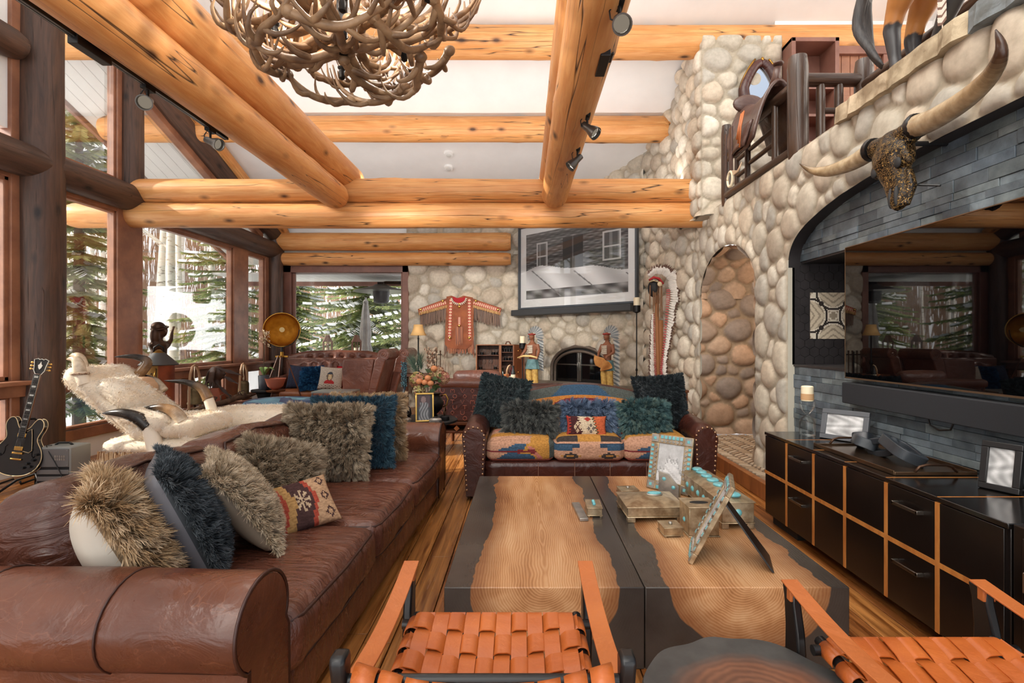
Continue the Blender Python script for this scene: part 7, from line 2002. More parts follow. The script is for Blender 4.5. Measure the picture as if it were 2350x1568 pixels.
am = thing('guitar_amplifier', 'small grey guitar amplifier standing behind the brown sofa', 'amplifier', (-4.32, 4.72, 0), .02)
m = MB(); m.bb(-.155, .155, -.115, .115, .03, .415); obj('cabinet', m, mat('grey_tolex', (142, 144, 140), .6, bump=.3, bsc=200), am, bev=.012)
m = MB(); m.bb(-.145, .145, -.122, -.112, .235, .40); fp = obj('front_panel', m, mat('grey_panel', (112, 110, 108), .5), am, bev=.003)
q = MB()
for j in range(2):
    for k in range(5): q.bb(.02 + .020 * k, .034 + .020 * k, -.125, -.121, .322 - .026 * j, .342 - .026 * j)
obj('lettering', q, M['silverl'], fp)
q = MB()
for x in (-.13, .13):
    for z in (.25, .385): q.disc((x, -.122, z), .006, (0, -1, 0), 8, .003)
obj('screw', q, M['steel'], fp)
for k in range(3): m = MB(); m.bb(-.145, .145, -.122, -.112, .045 + .062 * k, .085 + .062 * k); obj('slat', m, M['silverl'] if k == 9 else mat('grey_slat', (120, 118, 116), .5), am, bev=.002)
m = MB(); m.bb(-.145, .145, -.116, -.11, .04, .235); obj('grille', m, M['blackm'], am)
m = MB(); m.tube([(-.08, 0, .415), (-.05, 0, .435), (.05, 0, .435), (.08, 0, .415)], .010, 8); obj('handle', m, M['black'], am, smooth=180)
m = MB(); m.tube([(-.07, -.05, .42), (-.075, -.10, .43), (-.02, -.128, .36), (.03, -.13, .28), (.09, -.13, .16), (.10, -.16, .05), (.0, -.2, .01)], .004, 6); obj('cable', m, M['black'], am, smooth=180)
# ------------------------------------------------------------------ pierced metal floor lantern
ln = thing('pierced_lantern', 'tall rust and gold metal lantern with a dark cone roof', 'lantern', (-4.52, 6.22, 0), .55)
m, nt, b, tc = base_mat('rust_gold_metal', .5, .4)
s_ = N(nt, 'ShaderNodeSeparateXYZ', Vector=tc)
nz = noise(nt, tc, 6, (1, 1, 1), 5)
nt.links.new(mix(nt, ramp(nt, s_.outputs['X'], ((.0, 0.0), (.01, 1.0))), ramp(nt, nz, ((.3, lin((190, 150, 84))), (.7, lin((150, 112, 58))))), ramp(nt, nz, ((.3, lin((160, 82, 50))), (.7, lin((112, 54, 36)))))), b.inputs['Base Color'])
q = MB(); q.lathe([(.165, 0), (.17, .02), (.165, .04), (.165, 1.09), (.17, 1.10)], seg=48); obj('drum', q, m, ln, smooth=60)
q = MB(); q.lathe([(.205, 1.09), (.21, 1.10), (.065, 1.245)], seg=48, cap=False); obj('cone_roof', q, mat('dark_sheet_metal', (70, 70, 70), .45, .5), ln, smooth=60)
q = MB(); q.lathe([(.074, 1.235), (.012, 1.285)], seg=32); obj('roof_tip', q, M['brass'], ln, smooth=60)
q = MB(); q.tube([(-.05, 0, 1.25), (-.045, 0, 1.31), (0, 0, 1.345), (.045, 0, 1.31), (.05, 0, 1.25)], .012, 8); obj('carry_handle', q, M['iron'], ln, smooth=180)
q = MB()
def onl(a, z): return Vector((.173 * math.cos(a), .173 * math.sin(a), z))
for k in range(46): a = -PI / 2 - .05; q.disc(onl(a, .42 + .014 * k), .006, onl(a, 0), 8, .004)
for rr in (.05, .08, .11, .14):
    for k in range(26): t_ = 2 * PI * k / 26; a = -PI / 2 + rr * math.cos(t_) / .173; q.disc(onl(a, .30 + rr * math.sin(t_)), .006, onl(a, 0), 6, .003)
for k in range(14): a = -PI / 2 - R.uniform(.35, .95); q.disc(onl(a, R.uniform(.4, 1.05)), .009, onl(a, 0), 8, .005)
obj('stud_pattern', q, M['iron'], ln)
q = MB(); q.tube([onl(-PI / 2 - .1, 1.06), onl(-PI / 2 - .25, .9), onl(-PI / 2 - .5, .76), onl(-PI / 2 - .2, .62), onl(-PI / 2 - .5, .46)], .005, 6); obj('scroll_wire', q, M['brass'], ln, smooth=180)
# ------------------------------------------------------------------ bronze bust on the sill
bp_ = W(374, 832, 7.05); bz = .986
bu = thing('bronze_bust', 'bronze bust of a woman with raised hand and feather band on the window sill', 'statue', (-5.12, 7.05, bz), 0)
m = MB(); m.prism([(-.11, -.16), (.11, -.16), (.11, .16), (-.11, .16)], 0, .06, 'z'); obj('plinth', m, M['wood'], bu, bev=.008)
m = MB()
m.tube([(0, 0, .06), (.01, 0, .16), (0, 0, .27), (-.01, 0, .36), (0, 0, .42)], [.10, .08, .10, .12, .05], 16, flat=1.0)
m.ell((0, -.07, .33), (.08, .07, .08), 12, 8); m.ell((0, .08, .34), (.08, .08, .07), 12, 8)
m.tube([(0, 0, .40), (.01, .01, .47)], [.045, .04], 12); m.ell((.02, .02, .55), (.07, .085, .10), 18, 14); m.ell((.015, .10, .545), (.012, .02, .018), 8, 6); m.ell((.015, .09, .515), (.02, .014, .010), 8, 6); m.ell((.015, .085, .48), (.025, .02, .02), 8, 6)
m.ell((.01, -.03, .60), (.085, .09, .075), 16, 10); m.ell((0, -.075, .47), (.06, .06, .13), 12, 10); m.tube([(.03, .12, .34), (.05, .17, .42), (.05, .19, .52), (.05, .21, .58)], [.04, .028, .02, .012], 10)
for f in range(4): m.tube([(.04 + .008 * f, .20, .55), (.04 + .01 * f, .215 + .006 * f, .62)], .007, 6)
remesh(obj('figure', m, M['bronze'], bu), .011)
m = MB(); m.tube([(.095 * math.cos(a) + .01, .105 * math.sin(a), .585 + .03 * math.sin(a)) for a in [2 * PI * k / 20 for k in range(21)]], .011, 6); obj('head_band', m, M['bronze'], bu, smooth=180)
# bells on arched holders
def bell(lb, px, Y, s):
    t = thing('hanging_bell', lb, 'bell', (-4.86, Y, .371), 0, 'brass bells on arched holders')
    H_ = .66 * s
    m = MB(); m.tube([(0, -.13 * s, 0), (0, -.12 * s, H_ * .55), (0, -.10 * s, H_ * .8), (0, -.05 * s, H_ * .97), (0, 0, H_), (0, .05 * s, H_ * .97), (0, .10 * s, H_ * .8), (0, .12 * s, H_ * .55), (0, .13 * s, 0)], .02 * s, 8, flat=.6); m.bb(-.06, .06, -.17 * s, .17 * s, 0, .018); obj('holder', m, mat('bent_wood', (170, 130, 96), .6), t, smooth=60)
    m = MB(); m.lathe([(.0, H_ * .52), (.055 * s, H_ * .515), (.085 * s, H_ * .47), (.09 * s, H_ * .42), (.09 * s, H_ * .18), (.098 * s, H_ * .16), (.098 * s, H_ * .13)], seg=28, cap=False); o = obj('bell', m, mat('aged_brass', (122, 106, 74), .45, .7, c2=(92, 78, 54), sc=8), t, smooth=60); m = MB(); m.tube([(0, 0, H_ * .3), (0, 0, H_ * .08)], .012, 6); m.ell((0, 0, H_ * .08), (.022, .022, .02), 8, 6); obj('clapper', m, M['bronze'], o)
    m = MB(); m.tube([(0, 0, H_ * .52), (0, .01, H_ * .62), (0, -.01, H_ * .72), (0, 0, H_ * .97)], .006, 6); m.tube([(0, .018 * math.cos(a), H_ * .57 + .022 * math.sin(a)) for a in [2 * PI * k / 12 for k in range(13)]], .005, 5); obj('rope', m, M['wax'], t, smooth=180)
bell('larger brass bell on an arched wooden holder, next to the lantern', 445, 7.42, 1.0); bell('smaller brass bell on an arched holder, beyond the carved head', 551, 8.72, .95)
eg = thing('carved_head', 'carved dark wood head with flowing hair and feathers on a wedge block', 'sculpture', (-4.90, 8.02, .371), .1)
m = MB(); m.prism([(-.15, 0), (.13, 0), (.07, .27), (-.07, .27)], -.10, .10, 'y'); obj('wedge_base', m, mat('red_wood_block', (168, 84, 48), .4, c2=(136, 62, 34), sc=4), eg, bev=.005)
m = MB(); m.ell((.02, 0, .50), (.10, .09, .12), 14, 10); m.ell((.12, -.01, .49), (.03, .02, .02), 8, 6); m.ell((.10, 0, .44), (.03, .03, .03), 8, 6); m.tube([(0, 0, .27), (.0, 0, .4)], [.07, .06], 10)
rz_ = random.Random(8)
for k in range(30):
    a = rz_.uniform(1.4, 4.9); x, y = .10 * math.cos(a), .10 * math.sin(a); m.tube([(x * .5, y * .5, .6), (x * 1.2, y * 1.2, .52), (x * 1.3 - .02, y * 1.3, .40), (x * 1.4 - rz_.uniform(-.05, .1), y * 1.4, rz_.uniform(.22, .32))], [.016, .018, .014, .006], 6)
remesh(obj('head', m, mat('dark_carved_wood', (86, 56, 40), .5, c2=(58, 38, 28), sc=10, bump=.4, bsc=30), eg), .010)
m = MB()
for (a, b_) in (((.0, -.06, .60), (.42, -.02, .46)), ((.06, .0, .48), (.34, .0, .32)), ((.0, -.05, .36), (.26, -.05, .10))):
    a, b_ = Vector(a), Vector(b_); d = (b_ - a).normalized(); s = Vector((-d.z, 0, d.x)) * .028
    m.add([a, a + (b_ - a) * .5 + s, b_, a + (b_ - a) * .5 - s], [(0, 1, 2, 3)])
o = obj('feathers', m, mat('carved_feather', (64, 46, 38), .5), eg, smooth=0); sd = o.modifiers.new('t', 'SOLIDIFY'); sd.thickness = .012
br = thing('driftwood_branch', 'gnarled driftwood branch lying on the window bench', 'branch', (-4.74, 8.0, .385))
m = MB(); m.tube([(0, -.75, .01), (-.01, -.4, .03), (.0, 0, .03), (-.02, .3, .06), (.0, .6, .05), (.02, .85, .07)], [.018, .03, .045, .05, .04, .02], 9)
for k in range(16):
    y = rz_.uniform(-.4, .85); m.tube([(0, y, .04), (rz_.uniform(-.05, .05), y + rz_.uniform(-.08, .08), .09 + rz_.uniform(0, .05)), (rz_.uniform(-.06, .06), y + rz_.uniform(-.14, .14), .12 + rz_.uniform(-.08, .06))], [.016, .012, .004], 6)
obj('wood', m, mat('driftwood', (124, 100, 80), .8, c2=(86, 66, 52), sc=9, bump=.4, bsc=24), br, smooth=180)
pl = thing('shallow_dish', 'wide shallow brass dish on the bench before the bells', 'dish', (-4.76, 7.12, .371)); m = MB(); m.lathe([(.07, 0), (.09, .006), (.20, .02), (.205, .026), (.19, .022), (.08, .012), (.0, .011)], seg=36, cap=False); obj('plate', m, M['brass'], pl, smooth=60)
# orchid on a stool
os_ = thing('low_stool', 'low round dark stool carrying the orchid', 'stool', (-4.42, 8.55, 0)); m = MB(); m.lathe([(.19, .52), (.2, .53), (.2, .55), (.19, .56)], seg=32); obj('seat', m, M['blackm'], os_); m = MB(); m.lathe([(.12, 0), (.10, .1), (.09, .4), (.12, .52)], seg=20); obj('pedestal', m, M['blackm'], os_)
oc = thing('potted_orchid', 'orchid with a faded flower spike in a dark grey pot', 'plant', (-4.42, 8.55, .561)); m = MB(); m.lathe([(.075, 0), (.08, .01), (.09, .235), (.085, .24), (.08, .2)], seg=24); obj('pot', m, mat('slate_pot', (74, 78, 86), .5, c2=(56, 60, 68), sc=10), oc, smooth=60)
m = MB(); m.tube([(0, 0, .2), (.0, 0, .5), (.015, 0, .8), (.02, 0, .98)], .006, 6); obj('stem', m, mat('orchid_stem', (84, 70, 50), .7), oc, smooth=180)
for k in range(4):
    a = (-.3, .5, 2.6, 1.8)[k]; m = MB(); L = (.22, .16, .12, .14)[k]
    m.surf(lambda u, v: (math.cos(a) * L * u - math.sin(a) * (v - .5) * .09 * math.sin(PI * min(1, u * .95 + .05)), math.sin(a) * L * u + math.cos(a) * (v - .5) * .09 * math.sin(PI * min(1, u * .95 + .05)), .24 + .14 * math.sin(u * 2.4) - .02 * abs(v - .5)), 10, 4); obj('leaf', m, mat('orchid_leaf', (86, 122, 60), .4, c2=(150, 176, 110), sc=9), oc, smooth=180)
m = MB()
for k in range(26):
    c = Vector((R.gauss(0.02, .045), R.gauss(0, .035), R.uniform(.72, 1.0)))
    for q in range(4): a = q * 1.57 + R.uniform(0, 1); m.add([c, c + Vector((.02 * math.cos(a) - .01 * math.sin(a), .01, .02 * math.sin(a))), c + Vector((.035 * math.cos(a), 0, .035 * math.sin(a))), c + Vector((.02 * math.cos(a) + .01 * math.sin(a), -.01, .02 * math.sin(a)))], [(0, 1, 2, 3)], lin(R.choice(((206, 190, 160), (186, 166, 136), (220, 206, 180)))))
obj('dried_flowers', m, M['paint'], oc, smooth=0)['kind'] = 'stuff'
p = W(632, 890, 8.5); t = thing('terracotta_bowl', 'terracotta bowl near the foot of the tripod lamp', 'bowl', (p.x, p.y, .561)); m = MB(); m.lathe([(.05, 0), (.12, .06), (.16, .18), (.165, .19), (.15, .18)], seg=28); obj('bowl', m, mat('terracotta', (186, 104, 78), .7), t, smooth=60)
t = thing('plant_stand', 'low stand under the terracotta bowl', 'stand', (p.x, p.y, 0)); m = MB(); m.lathe([(.15, .53), (.16, .56)], seg=24); obj('stand_top', m, M['walnut'], t); m = MB(); m.lathe([(.1, 0), (.05, .05), (.05, .5), (.1, .53)], seg=14); obj('column', m, M['walnut'], t)
# ================================================================== antler chandelier
CHX, CHY = -1.01, 2.80
cl = thing('antler_chandelier', 'huge chandelier of interlaced antlers hanging between the beams', 'chandelier', (CHX, CHY, .2))
ra = random.Random(21)
def curve(pts, n=16):
    pts = [Vector(p) for p in pts]; P = []
    for i in range(n + 1):
        f = i / n * (len(pts) - 1); k = min(int(f), len(pts) - 2); t_ = f - k
        p0, p1, p2, p3 = pts[max(k - 1, 0)], pts[k], pts[k + 1], pts[min(k + 2, len(pts) - 1)]
        P.append(.5 * ((2 * p1) + (p2 - p0) * t_ + (2 * p0 - 5 * p1 + 4 * p2 - p3) * t_ ** 2 + (3 * p1 - p0 - 3 * p2 + p3) * t_ ** 3))
    return P
def antler(scale, mtx, flip):
    m = MB(); m.M = mtx
    j = lambda a: ra.uniform(-a, a)
    main = curve([(0, 0, 0), (.16, .03 + j(.02), -.05), (.34, .06 + j(.03), -.05), (.52, .07 + j(.03), .03), (.66, .05, .17), (.72, -.01, .36)], 22)
    main = [Vector((p.x * scale, p.y * flip * scale, p.z * scale)) for p in main]
    n = len(main); r0 = .026 * (.85 + .15 * scale)
    rad = [r0 * (1.25 if i == 0 else 1) * (1 - .8 * (i / (n - 1)) ** 1.8) for i in range(n)]
    m.tube(main, rad, 9)
    m.ell(main[0], (r0 * 1.5, r0 * 1.5, r0 * 1.2), 8, 6)
    for f, L, sy, up in ((.10, .26, 1, .10), (.22, .24, -.6, .16), (.42, .30, .8, .26), (.60, .26, -.7, .24), (.78, .20, .8, .20)):
        i = int(f * (n - 1)); p = main[i]; d = (main[min(i + 1, n - 1)] - main[i]).normalized(); L *= scale * ra.uniform(.85, 1.2)
        side = Vector((.25, sy * flip, 0)).normalized()
        tip = p + d * L * .55 + side * L * .55 + Vector((0, 0, up * scale * ra.uniform(.7, 1.2)))
        q = curve([p, p + d * L * .22 + side * L * .35 + Vector((0, 0, -.015)), p + d * L * .45 + side * L * .58 + Vector((0, 0, up * .35 * scale)), tip], 9)
        m.tube(q, [max(.003, rad[i] * .82 * (1 - .9 * (k / 9) ** 1.3)) for k in range(10)], 7)
    return obj('antler', m, M['antler'], cl, smooth=180)
tiers = [(7, .05, 2.82, .78, .02, .25), (9, .12, 2.93, .92, .10, .35), (10, .20, 3.05, .90, .12, .2), (8, .14, 3.18, .85, .25, .3)]
for ti, (n, r0, z, sc_, tilt, sw) in enumerate(tiers):
    for k in range(n):
        a = 2 * PI * k / n + ti * .4 + ra.uniform(-.12, .12); fl_ = 1 if k % 2 else -1
        M4 = Matrix.Translation((r0 * math.cos(a), r0 * math.sin(a), z + ra.uniform(-.03, .03))) @ Matrix.Rotation(a + fl_ * sw, 4, 'Z') @ Matrix.Rotation(-tilt + ra.uniform(-.1, .1), 4, 'Y') @ Matrix.Rotation(ra.uniform(-.35, .35), 4, 'X')
        antler(sc_ * ra.uniform(.92, 1.05), M4, fl_)
for ti, (n, r0, z) in enumerate(((7, .44, 2.76), (9, .60, 2.93))):     # lower rings running round the bowl
    for k in range(n):
        a = 2 * PI * k / n + .3 * ti; M4 = Matrix.Translation((r0 * math.cos(a), r0 * math.sin(a), z + ra.uniform(-.02, .04))) @ Matrix.Rotation(a + PI / 2 + .25, 4, 'Z') @ Matrix.Rotation(ra.uniform(-.15, .1), 4, 'Y') @ Matrix.Rotation(-.5 + ra.uniform(-.2, .2), 4, 'X')
        antler(.66 * ra.uniform(.9, 1.1), M4, 1)
m = MB(); m.tube([(0, 0, 2.8), (0, 0, 4.4)], .03, 12); obj('stem', m, M['iron'], cl)
for k in range(8):
    a = 2 * PI * k / 8 + .35; r_ = .58 if k % 2 else .34; z = 2.98 if k % 2 else 2.88; x, y = r_ * math.cos(a), r_ * math.sin(a)
    m = MB(); m.lathe([(.006, -.06), (.018, -.05), (.022, -.02), (.016, 0), (.026, .012), (.026, .018)], (x, y, z), 12); o = obj('candle_socket', m, M['iron'], cl)
    m = MB(); m.lathe([(.013, .018), (.013, .10)], (x, y, z), 10); obj('candle_sleeve', m, mat('candle_amber', (220, 160, 90), .5), o)
    m = MB(); m.lathe([(.004, .10), (.012, .125), (.010, .15), (.001, .185)], (x, y, z), 10); obj('bulb', m, emit_mat('flame_bulb', (255, 206, 140), 6.0), o)
# ================================================================== track lights
def track(lb, x, z, ya, yb, boxy, spots, aim, nx):
    t = thing('track_light', lb, 'track light', (0, 0, 0), 0, 'spotlight tracks on the beams')
    m = MB(); m.bb(x - .019, x + .019, ya, yb, z - .012, z + .012); obj('track', m, M['black'], t); 
    m = MB(); m.bb(x - .012, x - .008, ya, yb, z - .0135, z - .011); m.bb(x + .008, x + .012, ya, yb, z - .0135, z - .011); obj('track_rails', m, M['silverl'], t)
    m = MB(); m.bb(x - .03, x + .03, boxy - .12, boxy + .12, z - .05, z + .01); m.bb(x - .06, x + .06, boxy - .05, boxy + .05, z + .0, z + .015); obj('power_box', m, M['black'], t, bev=.004)
    for i, y in enumerate(spots):
        d = Vector(aim[i]).normalized(); h = Vector((x, y, z - .11))
        m = MB(); m.bb(x - .02, x + .02, y - .045, y + .045, z - .035, z - .01); m.tube([(x, y, z - .03), (x, y, z - .07), h], .009, 8); m.tube([(x - .03, y, z - .03), (x - .05, y, z - .06), (x - .045, y, z - .10), (x - .02, y, z - .11)], .004, 6); s_ = obj('spot_stem', m, M['iron'], t)
        m = MB(); m.M = Matrix.Translation(h) @ d.to_track_quat('Z', 'Y').to_matrix().to_4x4()
        m.lathe([(.018, -.05), (.026, -.045), (.028, 0), (.030, .02), (.048, .075), (.050, .10), (.044, .10), (.040, .075)], seg=22, cap=False); m.lathe([(.0, -.05), (.018, -.05)], seg=22, cap=False); sh = obj('spot_head', m, mat('gunmetal', (96, 92, 88), .35, .8), s_, smooth=60)
        m = MB(); m.M = Matrix.Translation(h) @ d.to_track_quat('Z', 'Y').to_matrix().to_4x4(); m.disc((0, 0, .072), .04, (0, 0, 1), 16, .008); obj('lens', m, emit_mat('spot_lens', (255, 236, 210), .18), sh)
track('black spotlight track along the underside of the left beam pair', -2.545, 3.13, 1.6, 4.3, 2.95, (3.40, 4.08, 2.2), ((.35, -.8, -.45), (.8, -.2, -.35), (.3, -.6, -.7)), -1)
track('black spotlight track along the flank of the right beam', .485, 3.115, 1.6, 4.62, 3.05, (2.52, 3.78, 4.45), ((.0, -.75, -.65), (.55, -.4, -.6), (-.6, -.1, -.6)), 1)
for Y in (8.54, 8.86):
    x = (1030 - CX) / FX * Y; t = thing('smoke_detector', 'white smoke detector on the sloping ceiling, ' + ('upper' if Y < 8.6 else 'lower') + ' of the pair', 'smoke detector', (x, Y, ceil_z(Y)), 0, 'smoke detectors on the ceiling', (-.38, 0, 0)); m = MB(); m.lathe([(.05, -.045), (.075, -.04), (.08, -.01), (.085, .0)], seg=24); obj('housing', m, M['white'], t, smooth=50); m = MB(); m.lathe([(.04, -.05), (.045, -.046)], seg=16); obj('vent', m, M['soffit'], t)
# ================================================================== longhorn skull over the recess
M['filigree'] = None
m_, nt, b, tc = base_mat('black_gold_filigree', .32, .6)
wv = N(nt, 'ShaderNodeTexNoise', Vector=tc, Scale=26.0, Detail=2.0, Distortion=3.0).outputs['Fac']
ln_ = math_(nt, 'ABSOLUTE', math_(nt, 'SUBTRACT', wv, .5)); msk = ramp(nt, ln_, ((.012, 1.0), (.035, 0.0)))
nt.links.new(mix(nt, msk, lin((24, 18, 14)), lin((176, 138, 78))), b.inputs['Base Color']); set_bump(nt, b, msk, .8, .01); M['filigree'] = m_
sk = thing('longhorn_skull', 'carved black and gold longhorn skull with wide horns over the television arch', 'skull', (0, 0, 0))
def S3(px, py, X): return Vector((X, X / ((px - CX) / FX), HC - (py - CY) / FX * X / ((px - CX) / FX)))
c0 = S3(2046, 330, 2.17); c1 = S3(2066, 478, 2.09)
ax = c1 - c0
m = MB()
pts = [c0 + Vector((.06, 0, .05)), c0 + Vector((.02, 0, .03)), c0 + ax * .12, c0 + ax * .28, c0 + ax * .42, c0 + ax * .58, c0 + ax * .74, c0 + ax * .9, c1]
m.tube(pts, [.04, .10, .125, .125, .10, .078, .066, .060, .030], 20, flat=.62)
for s in (-1, 1):
    m.tube([c0 + Vector((.02, s * .03, .0)), c0 + Vector((.01, s * .15, .02))], [.07, .062], 14); m.ell(c0 + ax * .34 + Vector((-.01, s * .115, 0)), (.04, .035, .05), 12, 8)
    m.tube([c0 + ax * .50 + Vector((.01, s * .085, 0)), c0 + ax * .72 + Vector((.02, s * .075, .0)), c0 + ax * .98 + Vector((.01, s * .035, 0))], [.02, .028, .016], 10)
remesh(obj('skull', m, M['filigree'], sk), .007)
for s in (-1, 1): m = MB(); m.ell(c0 + ax * .36 + Vector((-.052, s * .092, -.012)), (.012, .026, .03), 14, 10); obj('eye_socket_shade', m, M['blackm'], sk, smooth=180); m = MB(); m.ell(c0 + ax * .84 + Vector((-.028, s * .022, 0)), (.016, .014, .06), 12, 8); obj('nasal_shade', m, M['blackm'], sk, smooth=180)  # black lumps stand in for the shade inside the skull's hollows
HC1, HC2, HC3 = lin((206, 186, 152)), lin((186, 160, 122)), lin((70, 46, 32))
bl, br_ = c0 + Vector((.01, .17, .03)), c0 + Vector((.01, -.17, .03))
o1 = horn('horn', [bl, S3(1960, 372, 2.2), S3(1905, 392, 2.17), S3(1866, 392, 2.12), S3(1835, 376, 2.06)], .056, sk, [HC1, HC1, HC2, HC3], 14)
o2 = horn('horn', [br_, S3(2140, 275, 2.14), S3(2210, 232, 2.10), S3(2272, 175, 2.05), S3(2298, 118, 2.0), S3(2285, 68, 1.98)], .060, sk, [HC1, HC1, HC2, HC3, HC3], 14)
for s, c in ((1, bl), (-1, br_)): m = MB(); m.tube([c + Vector((0, -s * .015, -.002)), c + Vector((0, s * .012, .002))], [.066, .07], 18); m.tube([c + Vector((0, s * .012, .002)), c + Vector((0, s * .03, .006))], [.07, .062], 18); obj('horn_collar', m, M['black'], sk)
m = MB(); m.tube([S3(2078, 424, 2.14), S3(2158, 426, 2.2)], .006, 6); m.tube([c0 + Vector((.02, 0, 0)), c0 + Vector((.40, 0, .0))], .015, 8); obj('wall_bracket', m, M['black'], sk)
# ================================================================== loft: horse, saddle, collar
hm, nt, b, tc = base_mat('painted_horse', .42)
s_ = N(nt, 'ShaderNodeSeparateXYZ', Vector=tc)
zz = math_(nt, 'ADD', s_.outputs['Z'], math_(nt, 'MULTIPLY', math_(nt, 'SUBTRACT', noise(nt, tc, 12), .5), .08))
hb = ramp(nt, noise(nt, tc, 4, (1, 1, 1), 4), ((.3, lin((190, 130, 70))), (.7, lin((156, 98, 48)))))
nt.links.new(mix(nt, ramp(nt, zz, ((.485, 0.0), (.50, 1.0))), lin((46, 44, 45)), hb), b.inputs['Base Color'])
hs2 = thing('horse_statue', 'life-size bay horse statue with black legs standing on the loft ledge', 'statue', (2.62, 0, 3.126))
m = MB()
m.tube([(.12, 3.62, 1.02), (.12, 3.4, 1.08), (.12, 3.0, 1.02), (.12, 2.6, 1.06), (.12, 2.4, 1.12)], [.16, .25, .25, .25, .16], 18)
for x, hind in ((.0, 1), (.24, 1)):
    dy = 0 if x == 0 else .12
    m.tube([(x + .03, 3.45 + dy, .98), (x + .01, 3.38 + dy, .76), (x, 3.52 + dy, .58), (x, 3.56 + dy, .47), (x, 3.53 + dy, .26), (x, 3.50 + dy, .13), (x, 3.47 + dy, .09), (x, 3.45 + dy, .0)], [.17, .12, .065, .055, .038, .047, .04, .068], 14)
m.tube([(.03, 2.72, .95), (.0, 2.86, .62), (.0, 3.00, .40), (.0, 3.06, .34), (.0, 3.16, .20), (.0, 3.20, .13), (.0, 3.21, .0)], [.14, .085, .06, .062, .038, .046, .066], 14)
m.tube([(.24, 2.72, .95), (.24, 2.68, .6), (.24, 2.68, .40), (.24, 2.69, .12), (.24, 2.66, .0)], [.14, .075, .058, .042, .066], 14)
m.tube([(.12, 2.4, 1.14), (.12, 2.12, 1.42), (.12, 1.95, 1.72)], [.17, .12, .10], 14); m.tube([(.12, 1.98, 1.75), (.12, 1.78, 1.62), (.12, 1.60, 1.46)], [.11, .08, .06], 14)
remesh(obj('body', m, hm, hs2), .016)
m = MB()
for k in range(9):
    a = ra.uniform(-.03, .03); m.tube(curve([(.04 + a, 3.66, 1.05), (.0 + a, 3.82 + a, .92), (-.01 + a * 1.3, 3.85, .68), (-.01 + a, 3.77 + a, .46), (-.01 + a * .5, 3.64 + a, .26)], 16), [.03 + .014 * math.sin(PI * k_ / 16) - .024 * (k_ / 16) ** 3 for k_ in range(17)], 8)
obj('tail', m, mat('black_tail', (40, 38, 39), .6, c2=(66, 62, 60), sc=10, st=(4, 4, .6), bump=.4, bsc=30, bst=(4, 4, .5)), hs2, smooth=180)
m = MB()
for k in range(16):
    for s in (-1, 1):
        z = 3.58 - 3.126 - .016 * k; y = 3.06; c = lin((226, 212, 200)) if k % 3 else lin((120, 92, 80)); m.add([(-.06, y, z), (-.062, y + s * .034, z + .018), (-.06, y + s * .032, z - .002), (-.06, y, z - .016)], [(0, 1, 2, 3)], c)
m.tube([(-.055, 3.06, .72), (-.058, 3.06, .18)], .003, 5, lin((220, 206, 190))); o = obj('barred_feather', m, M['paint'], hs2, smooth=0); sd = o.modifiers.new('t', 'SOLIDIFY'); sd.thickness = .002
sd_ = thing('western_saddle', 'worn dark western saddle hung over the loft railing with stirrups', 'saddle', (2.41, 5.05, 3.72))
slm = leather('saddle_dark', (96, 66, 54), (66, 44, 38), (140, 104, 86), .35, .25)
m = MB(); m.surf(lambda u, v: (.26 * (2 * u - 1), .34 * (2 * v - 1), .10 - .55 * (2 * u - 1) ** 2 + .16 * max(0, 2 * v - 1.25) + .10 * max(0, .45 - v * 2) ), 20, 20); o = obj('seat', m, slm, sd_, smooth=180); q = o.modifiers.new('t', 'SOLIDIFY'); q.thickness = .03
m = MB(); m.ell((0, .30, .20), (.17, .04, .10), 16, 10); obj('cantle', m, slm, sd_, smooth=180)
m = MB(); m.tube([(0, -.26, .10), (0, -.29, .20), (0, -.31, .27)], [.06, .035, .03], 12); m.ell((0, -.32, .29), (.05, .05, .02), 14, 8); obj('saddle_horn', m, slm, sd_, smooth=180)
for s in (-1, 1):
    m = MB(); m.surf(lambda u, v: (s * (.24 + .05 * v + .02 * math.sin(u * 5)), .30 * (2 * u - 1) * (1 - .25 * v), -.22 - .22 * v), 12, 6); o = obj('skirt', m, slm, sd_, smooth=180); q = o.modifiers.new('t', 'SOLIDIFY'); q.thickness = .02
    m = MB(); m.bb(s * .29 - .008, s * .29 + .008, .02, .09, -.62, -.15); m.bb(s * .30 - .006, s * .30 + .006, .14, .18, -.66, -.18); obj('stirrup_leather', m, slm, sd_, bev=.003)
    m = MB(); m.tube([(s * .3, .055 + .06 * math.cos(a), -.68 + .075 * math.sin(a)) for a in [2 * PI * k / 18 for k in range(19)]], .013, 8); obj('stirrup', m, M['wax'], sd_, smooth=180)
m = MB()
for k in range(9): m.tube([(-.31, -.02 - .012 * k, -.62 - .004 * k), (-.315, -.08 - .012 * k, -.68), (-.31, -.16 - .01 * k, -.66 + .006 * k)], .006, 6)
obj('cinch_strings', m, mat('cinch_rope', (206, 178, 146), .8), sd_, smooth=180)
m = MB()
for k in range(3): m.tube([(-.27, -.2 + .03 * k, -.1), (-.30, -.2 + .03 * k, -.25), (-.31, -.19 + .03 * k, -.45 + .05 * k)], .008, 6)
obj('tie_strap', m, M['tan'], sd_, smooth=180)
p = W(1747, 205, 6.14); hc = thing('horse_collar_mirror', 'leather horse collar framing a mirror on the loft chimney', 'mirror', tuple(p))
def cpt(a, k=1.0): return (k * .215 * math.sin(a) * (1 - .35 * max(0, math.cos(a))), 0, k * (.32 * math.cos(a)))
m = MB(); m.tube([Vector(cpt(2 * PI * k / 40)) for k in range(41)], [.05 + .02 * abs(math.sin(PI * k / 40)) for k in range(41)], 12); obj('collar', m, M['leather_dk'], hc, smooth=180)
